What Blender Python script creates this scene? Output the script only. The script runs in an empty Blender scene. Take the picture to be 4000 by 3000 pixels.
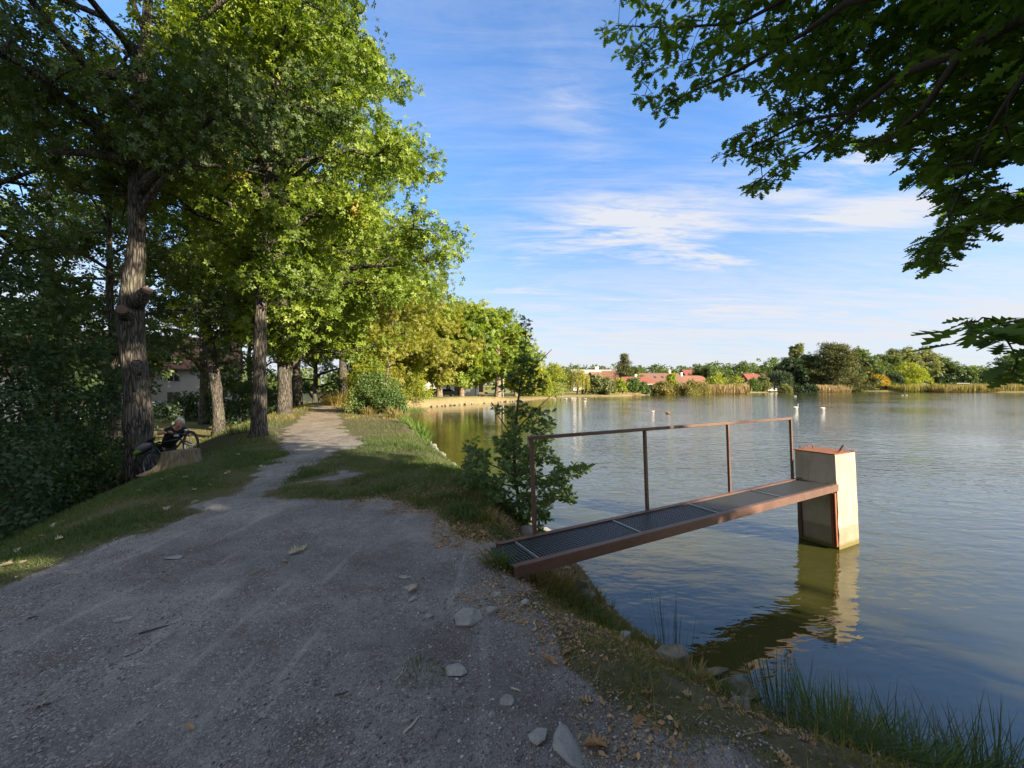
import bpy, bmesh, math, random
import numpy as np
from mathutils import Vector, Matrix

random.seed(7)
rng = np.random.default_rng(11)
R = math.radians
scene = bpy.context.scene

# ------------------------------------------------------------------ camera, sky, sun, exposure
CAM_Z = 2.6
F = 1535.0                      # focal length in pixels of the 4000 px wide photograph
HY = 1507.0                     # horizon row there
cam_d = bpy.data.cameras.new("camera")
cam = bpy.data.objects.new("camera", cam_d)
scene.collection.objects.link(cam)
cam.location = (0, 0, CAM_Z)
cam.rotation_euler = (R(90), 0, 0)
cam_d.sensor_width = 36.0
cam_d.lens = 36.0 * F / 4000.0
cam_d.shift_y = (HY - 1500.0) / 4000.0
cam_d.clip_start = 0.05
cam_d.clip_end = 6000
scene.camera = cam

SUN_DIR = Vector((0.86, -0.51, 0.0)).normalized()
SUN_EL = R(21)
SUN_VEC = Vector((SUN_DIR.x * math.cos(SUN_EL), SUN_DIR.y * math.cos(SUN_EL), math.sin(SUN_EL)))
sun_d = bpy.data.lights.new("sun", 'SUN')
sun_d.energy = 5.0
sun_d.angle = R(0.5)
sun_d.color = (1.0, 0.83, 0.60)
sun = bpy.data.objects.new("sun", sun_d)
sun.rotation_euler = SUN_VEC.to_track_quat('Z', 'Y').to_euler()
sun.location = (30, -20, 30)
scene.collection.objects.link(sun)

scene.view_settings.view_transform = 'Standard'
scene.view_settings.look = 'None'
scene.view_settings.gamma = 1.0
scene.view_settings.exposure = 1.6
scene.cycles.max_bounces = 7
scene.cycles.diffuse_bounces = 4
scene.cycles.glossy_bounces = 3
scene.cycles.transmission_bounces = 4
scene.cycles.transparent_max_bounces = 4
scene.cycles.caustics_reflective = False
scene.cycles.caustics_refractive = False
scene.cycles.sample_clamp_indirect = 4.0
scene.cycles.use_denoising = True


class NT:
    """small helper to write node trees"""
    def __init__(self, tree):
        self.t = tree
        self.n = tree.nodes
        self.l = tree.links

    def new(self, typ, **kw):
        nd = self.n.new(typ)
        for k, v in kw.items():
            setattr(nd, k, v)
        return nd

    def link(self, a, b):
        self.l.new(a, b)

    def setin(self, sock, v):
        if isinstance(v, bpy.types.NodeSocket):
            self.l.new(v, sock)
        elif v is not None:
            if sock.type == 'RGBA' and len(v) == 3:
                v = (*v, 1.0)
            sock.default_value = v

    def math(self, op, a, b=None, c=None, clamp=False):
        nd = self.new('ShaderNodeMath', operation=op, use_clamp=clamp)
        self.setin(nd.inputs[0], a)
        if b is not None:
            self.setin(nd.inputs[1], b)
        if c is not None:
            self.setin(nd.inputs[2], c)
        return nd.outputs[0]

    def vmath(self, op, a, b=None):
        nd = self.new('ShaderNodeVectorMath', operation=op)
        self.setin(nd.inputs[0], a)
        if b is not None:
            self.setin(nd.inputs[1], b)
        return nd.outputs[0]

    def mix(self, f, a, b, blend='MIX'):
        nd = self.new('ShaderNodeMix', data_type='RGBA', blend_type=blend)
        self.setin(nd.inputs[0], f)
        self.setin(nd.inputs[6], a)
        self.setin(nd.inputs[7], b)
        return nd.outputs[2]

    def noise(self, vec, scale, detail=4, rough=0.55, dist=0.0):
        nd = self.new('ShaderNodeTexNoise')
        if vec is not None:
            self.link(vec, nd.inputs['Vector'])
        nd.inputs['Scale'].default_value = scale
        nd.inputs['Detail'].default_value = detail
        nd.inputs['Roughness'].default_value = rough
        nd.inputs['Distortion'].default_value = dist
        return nd.outputs['Fac']

    def voro(self, vec, scale, feature='F1', out='Distance'):
        nd = self.new('ShaderNodeTexVoronoi', feature=feature)
        if vec is not None:
            self.link(vec, nd.inputs['Vector'])
        nd.inputs['Scale'].default_value = scale
        return nd.outputs[out]

    def ramp(self, f, stops):
        nd = self.new('ShaderNodeValToRGB')
        el = nd.color_ramp.elements
        while len(el) > 1:
            el.remove(el[-1])
        el[0].position = stops[0][0]
        el[0].color = (*stops[0][1], 1) if len(stops[0][1]) == 3 else stops[0][1]
        for p, c in stops[1:]:
            e = el.new(p)
            e.color = (*c, 1)
        self.setin(nd.inputs[0], f)
        return nd.outputs[0]

    def rng(self, v, a, b, c=0.0, d=1.0, smooth=False):
        nd = self.new('ShaderNodeMapRange', clamp=True)
        if smooth:
            nd.interpolation_type = 'SMOOTHSTEP'
        self.setin(nd.inputs[0], v)
        for i, x in enumerate((a, b, c, d)):
            nd.inputs[i + 1].default_value = x
        return nd.outputs[0]

    def mapping(self, vec, scale=(1, 1, 1), rot=(0, 0, 0), loc=(0, 0, 0)):
        nd = self.new('ShaderNodeMapping')
        self.link(vec, nd.inputs[0])
        nd.inputs['Scale'].default_value = scale
        nd.inputs['Rotation'].default_value = rot
        nd.inputs['Location'].default_value = loc
        return nd.outputs[0]

    def bump(self, h, strength=0.5, dist=0.02, normal=None):
        nd = self.new('ShaderNodeBump')
        nd.inputs['Strength'].default_value = strength
        nd.inputs['Distance'].default_value = dist
        self.link(h, nd.inputs['Height'])
        if normal is not None:
            self.link(normal, nd.inputs['Normal'])
        return nd.outputs[0]

    def attr(self, name, out='Fac'):
        nd = self.new('ShaderNodeAttribute', attribute_name=name)
        return nd.outputs[out]


# ---- sky: Nishita plus cirrus laid on the sky directions
world = bpy.data.worlds.new("World")
scene.world = world
world.use_nodes = True
w = NT(world.node_tree)
w.n.clear()
sky = w.new('ShaderNodeTexSky', sky_type='NISHITA')
sky.sun_disc = False
sky.sun_elevation = SUN_EL
sky.sun_rotation = math.atan2(SUN_DIR.x, SUN_DIR.y)
sky.altitude = 200
sky.air_density = 1.0
sky.dust_density = 0.6
sky.ozone_density = 2.2
geo = w.new('ShaderNodeTexCoord').outputs['Generated']
sep = w.new('ShaderNodeSeparateXYZ')
w.link(geo, sep.inputs[0])
dx, dy, dz = sep.outputs
zc = w.math('ADD', w.math('MAXIMUM', dz, 0.0), 0.10)
cu = w.math('DIVIDE', dx, zc)
cv = w.math('DIVIDE', dy, zc)
comb = w.new('ShaderNodeCombineXYZ')
w.link(cu, comb.inputs[0]); w.link(cv, comb.inputs[1])
plane = comb.outputs[0]
# wind-drawn wisps; rotated so that the streaks run up to the right
pm = w.mapping(plane, scale=(0.34, 1.15, 1.0), rot=(0, 0, R(-14)))
n1 = w.noise(pm, 1.7, 12, 0.66, 1.5)
pm2 = w.mapping(plane, scale=(0.5, 2.6, 1.0), rot=(0, 0, R(-26)), loc=(3.1, 1.7, 0))
n2 = w.noise(pm2, 3.4, 12, 0.72, 1.6)
wisp = w.math('ADD', w.math('MULTIPLY', n1, 0.62), w.math('MULTIPLY', n2, 0.38))
yy = w.math('MAXIMUM', dy, 0.02)
U = w.math('DIVIDE', dx, yy)
V = w.math('DIVIDE', dz, yy)


def blob(cx, cy, sx, sy, tilt=0.0):
    a = w.math('SUBTRACT', U, cx)
    b = w.math('SUBTRACT', w.math('SUBTRACT', V, cy), w.math('MULTIPLY', a, tilt))
    a = w.math('POWER', w.math('ABSOLUTE', w.math('DIVIDE', a, sx)), 2.0)
    b = w.math('POWER', w.math('ABSOLUTE', w.math('DIVIDE', b, sy)), 2.0)
    return w.math('EXPONENT', w.math('MULTIPLY', w.math('ADD', a, b), -1.0))


m = blob(0.32, 0.405, 0.30, 0.085, 0.06)
for args, amp in (((0.52, 0.33, 0.24, 0.045, -0.03), 0.9), ((0.95, 0.44, 0.34, 0.05, 0.12), 0.9),
                  ((0.45, 0.48, 0.26, 0.06, 0.25), 0.35), ((0.15, 0.70, 0.10, 0.14, -0.6), 0.28),
                  ((0.85, 0.55, 0.22, 0.05, 0.35), 0.8), ((0.05, 0.31, 0.2, 0.03, 0.0), 0.4),
                  ((0.3, 0.19, 0.9, 0.06, 0.03), 0.75), ((0.0, 0.24, 0.35, 0.03, -0.03), 0.7), ((1.2, 0.30, 0.4, 0.10, 0.08), 0.75)):
    m = w.math('MAXIMUM', m, w.math('MULTIPLY', blob(*args), amp))
cl = w.math('MULTIPLY', w.rng(wisp, 0.36, 0.68, 0, 1, True), w.math('ADD', w.math('MULTIPLY', m, 1.6), 0.24))
low = w.rng(dz, 0.02, 0.42, 1.0, 0.0, True)
lowc = w.math('MULTIPLY', w.math('POWER', low, 0.85), w.rng(wisp, 0.38, 0.56, 0.55, 1.15))
cl = w.math('MAXIMUM', cl, lowc)
back = w.math('MAXIMUM', w.rng(dy, 0.05, -0.35), w.rng(V, 1.10, 1.7))  # unseen cloud added behind and overhead to whiten the skylight
cl = w.math('MAXIMUM', cl, w.math('MULTIPLY', back, w.rng(wisp, 0.25, 0.55, 0.55, 0.95)))
cl = w.math('MULTIPLY', cl, w.rng(dz, -0.02, 0.02, 0.0, 1.0), clamp=True)
hs = w.new('ShaderNodeHueSaturation')
hs.inputs['Saturation'].default_value = 1.0
w.link(sky.outputs[0], hs.inputs['Color'])
skyc = w.mix(1.0, hs.outputs[0], w.mix(w.rng(dz, 0.05, 0.5), (0.56, 0.68, 0.86), (0.80, 1.12, 1.44)), 'MULTIPLY')
cloudc = w.mix(w.rng(dz, 0.0, 0.5), (3.05, 3.15, 3.38), (3.0, 3.12, 3.45))
fin = w.mix(cl, skyc, cloudc)
bg = w.new('ShaderNodeBackground')
bg.inputs['Strength'].default_value = 0.088
w.link(fin, bg.inputs['Color'])
wo = w.new('ShaderNodeOutputWorld')
w.link(bg.outputs[0], wo.inputs['Surface'])


# ------------------------------------------------------------------ object helpers
C = scene.collection


def P(px, py, D):
    """point at depth D seen at pixel (px, py) of the 4000 px photograph"""
    return Vector(((px - 2000) / F * D, D, CAM_Z - (py - HY) / F * D))


def tag(o, label=None, cat=None, group=None, kind=None):
    if label: o['label'] = label
    if cat: o['category'] = cat
    if group: o['group'] = group
    if kind: o['kind'] = kind
    return o


def thing(name, label, cat, loc=(0, 0, 0), rotz=0.0, group=None):
    o = bpy.data.objects.new(name, None)
    o.empty_display_size = 0.2
    C.objects.link(o)
    o.location = loc
    o.rotation_euler = (0, 0, rotz)
    return tag(o, label, cat, group)


def link(name, me, mat=None, parent=None, world_space=True):
    """mesh data given in world coordinates; parented without moving"""
    o = bpy.data.objects.new(name, me)
    if mat is not None:
        for mm in (mat if isinstance(mat, (list, tuple)) else [mat]):
            me.materials.append(mm)
    C.objects.link(o)
    if parent is not None:
        o.parent = parent
        if world_space:
            o.matrix_parent_inverse = world_of(parent).inverted()
    return o


def world_of(o):
    M = Matrix.LocRotScale(o.location, o.rotation_euler, o.scale)
    if o.parent is not None:
        return world_of(o.parent) @ o.matrix_parent_inverse @ M
    return M


def copy_tree(o, parent=None):
    c = o.copy()
    C.objects.link(c)
    if parent is not None:
        c.parent = parent
    for ch in o.children:
        copy_tree(ch, c)
    return c


def np_mesh(name, V, faces_flat, totals, attr=None, smooth=False, midx=None):
    me = bpy.data.meshes.new(name)
    V = np.asarray(V, dtype=np.float32)
    faces_flat = np.asarray(faces_flat, dtype=np.int32)
    totals = np.asarray(totals, dtype=np.int32)
    me.vertices.add(len(V))
    me.vertices.foreach_set("co", V.ravel())
    me.loops.add(len(faces_flat))
    me.loops.foreach_set("vertex_index", faces_flat)
    me.polygons.add(len(totals))
    starts = np.zeros(len(totals), dtype=np.int32)
    starts[1:] = np.cumsum(totals)[:-1]
    me.polygons.foreach_set("loop_start", starts)
    me.polygons.foreach_set("loop_total", totals)
    if smooth:
        me.polygons.foreach_set("use_smooth", np.ones(len(totals), dtype=bool))
    if midx is not None:
        me.polygons.foreach_set("material_index", np.asarray(midx, dtype=np.int32))
    if attr is not None:
        for k, v in attr.items():
            a = me.attributes.new(k, 'FLOAT', 'POINT')
            a.data.foreach_set("value", np.asarray(v, dtype=np.float32))
    me.update()
    me.validate()
    return me


class MB:
    """collects shapes into one mesh"""
    def __init__(self):
        self.v = []
        self.f = []

    def add(self, vs, fs):
        b = len(self.v)
        self.v += [tuple(p) for p in vs]
        self.f += [tuple(i + b for i in f) for f in fs]
        return self

    def box(self, c, s, rot=None):
        c = Vector(c)
        hx, hy, hz = s[0] / 2, s[1] / 2, s[2] / 2
        vs = [Vector((x, y, z)) for z in (-hz, hz) for y in (-hy, hy) for x in (-hx, hx)]
        if rot is not None:
            vs = [rot @ q for q in vs]
        vs = [q + c for q in vs]
        return self.add(vs, [(0, 2, 3, 1), (4, 5, 7, 6), (0, 1, 5, 4), (2, 6, 7, 3), (0, 4, 6, 2), (1, 3, 7, 5)])

    def bar(self, a, b, wd, ht, up=Vector((0, 0, 1))):
        a, b = Vector(a), Vector(b)
        d = (b - a)
        L = d.length
        d.normalize()
        s = d.cross(up)
        if s.length < 1e-4:
            s = d.cross(Vector((1, 0, 0)))
        s.normalize()
        u = s.cross(d).normalized()
        M = Matrix((d, s, u)).transposed()
        return self.box((a + b) / 2, (L, wd, ht), M)

    def tube(self, pts, rad, seg=8, cap=True):
        pts = [Vector(p) for p in pts]
        n = len(pts)
        if not hasattr(rad, '__len__'):
            rad = [rad] * n
        vs, fs = [], []
        prev = None
        for i, p in enumerate(pts):
            t = (pts[min(i + 1, n - 1)] - pts[max(i - 1, 0)])
            if t.length < 1e-9:
                t = Vector((0, 0, 1))
            t.normalize()
            if prev is None:
                prev = t.orthogonal().normalized()
            s = (prev - t * prev.dot(t))
            if s.length < 1e-6:
                s = t.orthogonal()
            s.normalize()
            prev = s
            u = t.cross(s)
            for k in range(seg):
                a = 2 * math.pi * k / seg
                vs.append(p + (s * math.cos(a) + u * math.sin(a)) * rad[i])
        for i in range(n - 1):
            for k in range(seg):
                k2 = (k + 1) % seg
                fs.append((i * seg + k, i * seg + k2, (i + 1) * seg + k2, (i + 1) * seg + k))
        if cap:
            fs.append(tuple(range(seg))[::-1])
            fs.append(tuple((n - 1) * seg + k for k in range(seg)))
        return self.add(vs, fs)

    def ellipsoid(self, c, r, seg=12, rings=8, rot=None):
        c = Vector(c)
        vs, fs = [], []
        for i in range(1, rings):
            th = math.pi * i / rings
            for k in range(seg):
                a = 2 * math.pi * k / seg
                q = Vector((r[0] * math.sin(th) * math.cos(a), r[1] * math.sin(th) * math.sin(a), r[2] * math.cos(th)))
                vs.append((rot @ q if rot is not None else q) + c)
        top = Vector((0, 0, r[2])); bot = Vector((0, 0, -r[2]))
        vs.append((rot @ top if rot is not None else top) + c)
        vs.append((rot @ bot if rot is not None else bot) + c)
        T, B = len(vs) - 2, len(vs) - 1
        for i in range(rings - 2):
            for k in range(seg):
                k2 = (k + 1) % seg
                fs.append((i * seg + k, (i + 1) * seg + k, (i + 1) * seg + k2, i * seg + k2))
        for k in range(seg):
            k2 = (k + 1) % seg
            fs.append((T, k, k2))
            fs.append((B, (rings - 2) * seg + k2, (rings - 2) * seg + k))
        return self.add(vs, fs)

    def build(self, name, mat, parent=None, smooth=False, bevel=0.0, world_space=True):
        me = bpy.data.meshes.new(name)
        me.from_pydata(self.v, [], self.f)
        me.update()
        if smooth:
            for p in me.polygons:
                p.use_smooth = True
        o = link(name, me, mat, parent, world_space)
        if bevel > 0:
            b = o.modifiers.new("bevel", 'BEVEL')
            b.width = bevel
            b.segments = 2
            b.limit_method = 'ANGLE'
        return o


# ------------------------------------------------------------------ materials
def new_mat(name):
    mt = bpy.data.materials.new(name)
    mt.use_nodes = True
    t = NT(mt.node_tree)
    t.n.clear()
    out = t.new('ShaderNodeOutputMaterial')
    return mt, t, out


def principled(t, out, color, rough=0.8, normal=None, metal=0.0, spec=0.5):
    b = t.new('ShaderNodeBsdfPrincipled')
    t.setin(b.inputs['Base Color'], color)
    t.setin(b.inputs['Roughness'], rough)
    b.inputs['Metallic'].default_value = metal
    b.inputs['Specular IOR Level'].default_value = spec
    if normal is not None:
        t.link(normal, b.inputs['Normal'])
    t.link(b.outputs[0], out.inputs['Surface'])
    return b


def simple(name, col, rough=0.7, var=0.12, scale=6.0, bump=0.15, metal=0.0, spec=0.4):
    mt, t, out = new_mat(name)
    co = t.new('ShaderNodeTexCoord').outputs['Object']
    n = t.noise(co, scale, 6, 0.6)
    f = t.math('ADD', t.math('MULTIPLY', t.math('SUBTRACT', n, 0.5), 2 * var), 1.0)
    mul = t.new('ShaderNodeVectorMath', operation='SCALE')
    mul.inputs[0].default_value = col
    t.link(f, mul.inputs['Scale'])
    nb = t.bump(t.noise(co, scale * 6, 4), bump, 0.01) if bump else None
    principled(t, out, mul.outputs[0], rough, nb, metal, spec)
    return mt


def leaf_mat(name, stops, trans=0.42, scale=0.35, gloss=0.03, patch=None, gain=1.5):
    """leaf colour from a per-leaf random value, drifting slowly through the crown"""
    mt, t, out = new_mat(name)
    stops = [(a, tuple(min(0.6, q * gain) for q in c_)) for a, c_ in stops]
    pos = t.new('ShaderNodeNewGeometry').outputs['Position']
    rn = t.attr('rnd')
    big = t.noise(pos, scale, 3, 0.6)
    f = t.math('ADD', t.math('MULTIPLY', rn, 0.55), t.math('MULTIPLY', t.rng(big, 0.32, 0.68), 0.45))
    col = t.ramp(f, stops)
    if patch is not None:
        pn = t.noise(pos, patch[0], 2, 0.5)
        col = t.mix(t.math('MULTIPLY', t.rng(pn, patch[1], patch[1] + 0.05), t.rng(rn, 0.25, 0.45)), col, patch[2])
    d = t.new('ShaderNodeBsdfDiffuse'); t.link(col, d.inputs[0])
    tr = t.new('ShaderNodeBsdfTranslucent')
    t.link(t.mix(1.0, col, (1.25, 1.35, 0.55), 'MULTIPLY'), tr.inputs[0])
    m1 = t.new('ShaderNodeMixShader'); m1.inputs[0].default_value = trans
    t.link(d.outputs[0], m1.inputs[1]); t.link(tr.outputs[0], m1.inputs[2])
    g = t.new('ShaderNodeBsdfGlossy'); g.inputs['Roughness'].default_value = 0.6
    g.inputs['Color'].default_value = (0.9, 0.95, 1.0, 1)
    m2 = t.new('ShaderNodeMixShader'); m2.inputs[0].default_value = gloss
    t.link(m1.outputs[0], m2.inputs[1]); t.link(g.outputs[0], m2.inputs[2])
    t.link(m2.outputs[0], out.inputs['Surface'])
    return mt


def bark_mat(name, dark, light, sx=9.0, sz=1.3, lichen=0.0):
    mt, t, out = new_mat(name)
    co = t.new('ShaderNodeTexCoord').outputs['Object']
    mp = t.mapping(co, scale=(sx, sx, sz))
    wn = t.new('ShaderNodeTexNoise'); t.link(mp, wn.inputs['Vector']); wn.inputs['Scale'].default_value = 1.1
    comb = t.vmath('ADD', mp, t.vmath('MULTIPLY', wn.outputs['Color'], (0.9, 0.9, 0.9)))
    v = t.voro(comb, 1.9, 'DISTANCE_TO_EDGE')
    n = t.noise(mp, 2.2, 7, 0.65, 0.6)
    h = t.math('ADD', t.rng(v, 0.0, 0.30), t.math('MULTIPLY', n, 0.7))
    col = t.mix(t.rng(h, 0.40, 1.10), dark, light)
    if lichen > 0:
        ln = t.noise(co, 2.3, 5, 0.6)
        col = t.mix(t.math('MULTIPLY', t.rng(ln, 0.52, 0.66), lichen), col, (0.19, 0.20, 0.14))
    principled(t, out, col, 0.92, t.bump(h, 0.9, 0.035), spec=0.2)
    return mt


M = {}
# leaf colours (albedo): except in the shaded oak copy, darkness comes from the light, not from here
M['oak'] = leaf_mat('oak_leaf', [(0.0, (0.038, 0.065, 0.012)), (0.35, (0.070, 0.105, 0.012)), (0.7, (0.115, 0.155, 0.014)), (1.0, (0.20, 0.20, 0.020))],
                    0.36, 0.28, patch=(0.55, 0.70, (0.30, 0.21, 0.02)), gain=2.1)
M['oak_shade'] = leaf_mat('shaded_oak_leaf', [(0.0, (0.045, 0.080, 0.026)), (0.5, (0.070, 0.115, 0.034)), (0.92, (0.115, 0.165, 0.038)), (1.0, (0.25, 0.22, 0.03))], 0.32, 0.3, patch=(0.5, 0.68, (0.30, 0.22, 0.03)), gain=1.05)  # darker, bluer oak copy: shade on the left trees put into leaf colour
M['oak_y'] = leaf_mat('yellowing_leaf', [(0.0, (0.09, 0.12, 0.018)), (0.4, (0.16, 0.17, 0.02)), (0.75, (0.20, 0.20, 0.03)), (1.0, (0.31, 0.20, 0.04))],
                      0.45, 0.45, gain=1.5)
M['lime'] = leaf_mat('bright_leaf', [(0.0, (0.10, 0.15, 0.016)), (0.5, (0.19, 0.22, 0.02)), (1.0, (0.33, 0.28, 0.03))], 0.45, 0.4, gain=1.45)
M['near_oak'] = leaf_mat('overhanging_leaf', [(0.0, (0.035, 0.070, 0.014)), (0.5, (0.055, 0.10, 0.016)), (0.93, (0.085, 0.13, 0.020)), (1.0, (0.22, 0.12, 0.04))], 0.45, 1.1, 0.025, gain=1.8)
M['sap_leaf'] = leaf_mat('sapling_leaf', [(0.0, (0.040, 0.070, 0.026)), (0.6, (0.065, 0.105, 0.034)), (1.0, (0.12, 0.16, 0.03))], 0.42, 1.5, 0.025, gain=1.6)
M['shrub'] = leaf_mat('shrub_leaf', [(0.0, (0.035, 0.065, 0.030)), (0.6, (0.055, 0.095, 0.038)), (0.95, (0.09, 0.14, 0.035)), (1.0, (0.30, 0.26, 0.04))], 0.35, 0.9, 0.025, gain=1.15)
M['bush'] = leaf_mat('bush_leaf', [(0.0, (0.045, 0.085, 0.02)), (0.6, (0.075, 0.12, 0.03)), (1.0, (0.15, 0.18, 0.03))], 0.4, 0.6)
M['far_green'] = leaf_mat('far_leaf', [(0.0, (0.045, 0.070, 0.022)), (0.6, (0.075, 0.105, 0.030)), (1.0, (0.13, 0.14, 0.04))], 0.35, 0.12, gain=1.6)
M['far_pale'] = leaf_mat('far_pale_leaf', [(0.0, (0.09, 0.11, 0.045)), (0.6, (0.14, 0.15, 0.06)), (1.0, (0.20, 0.18, 0.025))], 0.4, 0.15)
M['far_dark'] = leaf_mat('dark_leaf', [(0.0, (0.022, 0.040, 0.018)), (0.6, (0.035, 0.060, 0.024)), (1.0, (0.06, 0.09, 0.03))], 0.3, 0.3, gain=1.3)
M['willow'] = leaf_mat('willow_leaf', [(0.0, (0.15, 0.16, 0.03)), (0.6, (0.22, 0.21, 0.04)), (1.0, (0.30, 0.26, 0.025))], 0.45, 0.4)
M['olive'] = leaf_mat('olive_leaf', [(0.0, (0.10, 0.10, 0.03)), (0.6, (0.16, 0.14, 0.04)), (1.0, (0.24, 0.18, 0.025))], 0.4, 0.3)
M['orange'] = leaf_mat('orange_leaf', [(0.0, (0.18, 0.15, 0.03)), (0.6, (0.28, 0.18, 0.04)), (1.0, (0.36, 0.18, 0.025))], 0.4, 0.5)
M['pine'] = leaf_mat('pine_needle', [(0.0, (0.050, 0.065, 0.022)), (0.6, (0.085, 0.090, 0.030)), (1.0, (0.17, 0.13, 0.04))], 0.2, 0.35)
M['grass'] = leaf_mat('grass_blade', [(0.0, (0.050, 0.085, 0.022)), (0.55, (0.085, 0.13, 0.032)), (0.85, (0.15, 0.17, 0.05)), (1.0, (0.30, 0.24, 0.11))], 0.35, 1.3, 0.025, gain=1.0)
M['dry_grass'] = leaf_mat('dry_grass_blade', [(0.0, (0.10, 0.10, 0.035)), (0.5, (0.19, 0.15, 0.025)), (1.0, (0.36, 0.27, 0.15))], 0.3, 1.7, 0.04, gain=1.15)
M['rush'] = leaf_mat('rush_stem', [(0.0, (0.030, 0.060, 0.022)), (0.7, (0.060, 0.10, 0.026)), (1.0, (0.14, 0.16, 0.05))], 0.2, 2.0, 0.025, gain=1.1)
M['rush_bright'] = leaf_mat('green_rush_stem', [(0.0, (0.05, 0.10, 0.02)), (0.7, (0.09, 0.16, 0.03)), (1.0, (0.18, 0.22, 0.05))], 0.3, 2.0, 0.025, gain=1.3)
M['reed'] = leaf_mat('reed_straw', [(0.0, (0.24, 0.19, 0.09)), (0.5, (0.42, 0.31, 0.16)), (1.0, (0.55, 0.42, 0.25))], 0.2, 0.7, 0.03, gain=1.0)
M['dead_leaf'] = leaf_mat('dead_leaf', [(0.0, (0.16, 0.095, 0.05)), (0.5, (0.28, 0.18, 0.10)), (1.0, (0.46, 0.34, 0.21))], 0.15, 3.0, 0.025, gain=1.3)
M['pale_leaf'] = leaf_mat('pale_dead_leaf', [(0.0, (0.40, 0.36, 0.27)), (1.0, (0.52, 0.48, 0.38))], 0.1, 3.0, 0.025, gain=1.0)
M['bark'] = bark_mat('oak_bark', (0.024, 0.022, 0.020), (0.145, 0.130, 0.116), lichen=0.35)
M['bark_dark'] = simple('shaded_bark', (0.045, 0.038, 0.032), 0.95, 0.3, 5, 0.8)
M['bark_far'] = bark_mat('pale_bark', (0.10, 0.08, 0.06), (0.34, 0.27, 0.20), 6, 1.0)
M['bark_pine'] = bark_mat('pine_bark', (0.16, 0.08, 0.04), (0.42, 0.24, 0.13), 5, 1.2)
M['twig'] = simple('twig', (0.075, 0.06, 0.05), 0.9)
M['cutwood'] = simple('cut_wood', (0.13, 0.085, 0.065), 0.9, 0.35, 12)

# ------------------------------------------------------------------ the lie of the land
POND = [(0.75, 6.3), (1.01, 5.57), (1.13, 4.70), (1.42, 3.85), (2.12, 3.0), (3.3, 2.30), (6.0, 0.9), (10, -1.2), (18, -5.5), (30, -12), (60, -25),
        (120, -30), (200, 0), (215, 80), (192, 142), (182, 158), (169, 162), (160, 176), (154, 184), (135, 178), (112, 162), (92, 146), (66, 132),
        (52, 122), (40, 113), (30, 100), (24, 95), (12.4, 94), (7, 80), (0.5, 66), (-3.4, 60), (-6.6, 54.5), (-10.0, 48.5),
        (-11.4, 43.0), (-11.4, 39.5), (-10.4, 34.5), (-7.6, 27.0), (-5.7, 22.9), (-3.7, 17.4), (-2.2, 13.2), (-1.40, 10.7), (-0.6, 9.2), (0.1, 7.7)]
PATH_CL = [(-1.8, -40), (-1.8, 0), (-2.1, 3), (-2.9, 5.2), (-4.5, 8), (-6.5, 12), (-9.6, 18), (-12.8, 26), (-15.6, 33), (-18.2, 45), (-20.3, 62)]
GRAVEL = [(-4.2, -8), (-3.95, 3), (-3.9, 5), (-4.3, 6.6), (-5.4, 9.2), (-7.1, 12), (-8.5, 15), (-10.6, 20), (-13.6, 27), (-16.4, 33), (-19, 45), (-21, 62),
          (-19.6, 62), (-17.4, 45), (-14.8, 33), (-12, 27), (-9.0, 20), (-6.5, 15), (-5.0, 12.2), (-3.9, 10.7), (-4.25, 9.2), (-4.1, 7.7), (-3.65, 6),
          (-3.1, 5.5), (-1.6, 5.3), (-0.96, 4.9), (-0.25, 3.92), (-0.02, 3.34), (0.16, 2.91), (0.24, 2.4), (0.38, 2.04), (0.62, 1.77), (0.95, 1.35), (1.7, 0.4),
          (3, -1.2), (6, -4), (12, -8)]
ISLAND_BARE = [(-3.45, 6.6), (-2.9, 6.5), (-2.7, 7.2), (-3.2, 7.4)]


def seg_dist(px, py, ax, ay, bx, by):
    vx, vy = bx - ax, by - ay
    L2 = vx * vx + vy * vy
    t = np.clip(((px - ax) * vx + (py - ay) * vy) / L2, 0, 1)
    return np.hypot(px - ax - t * vx, py - ay - t * vy), t


def poly_sd(px, py, poly):
    """distance to a closed polygon, negative inside"""
    px = np.asarray(px, float); py = np.asarray(py, float)
    d = np.full(px.shape, 1e9)
    ins = np.zeros(px.shape, bool)
    n = len(poly)
    for i in range(n):
        ax, ay = poly[i]; bx, by = poly[(i + 1) % n]
        dd, _ = seg_dist(px, py, ax, ay, bx, by)
        d = np.minimum(d, dd)
        if ay != by:
            c = ((ay > py) != (by > py)) & (px < (bx - ax) * (py - ay) / (by - ay) + ax)
            ins ^= c
    return np.where(ins, -d, d)


def left_dist(px, py):
    """distance to the path line, positive on its landward (left) side"""
    px = np.asarray(px, float); py = np.asarray(py, float)
    best = np.full(px.shape, 1e9)
    sg = np.zeros(px.shape)
    for (ax, ay), (bx, by) in zip(PATH_CL[:-1], PATH_CL[1:]):
        d, _ = seg_dist(px, py, ax, ay, bx, by)
        s = (bx - ax) * (py - ay) - (by - ay) * (px - ax)
        m = d < best
        best = np.where(m, d, best)
        sg = np.where(m, np.sign(s), sg)
    return best * sg


_perm = rng.random((64, 64))


def vnoise(x, y, s):
    """smooth value noise, 0..1"""
    x = np.asarray(x, float) * s; y = np.asarray(y, float) * s
    xi = np.floor(x).astype(int); yi = np.floor(y).astype(int)
    fx = x - xi; fy = y - yi
    fx = fx * fx * (3 - 2 * fx); fy = fy * fy * (3 - 2 * fy)
    g = lambda a, b: _perm[a % 64, b % 64]
    return (g(xi, yi) * (1 - fx) + g(xi + 1, yi) * fx) * (1 - fy) + (g(xi, yi + 1) * (1 - fx) + g(xi + 1, yi + 1) * fx) * fy


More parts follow.
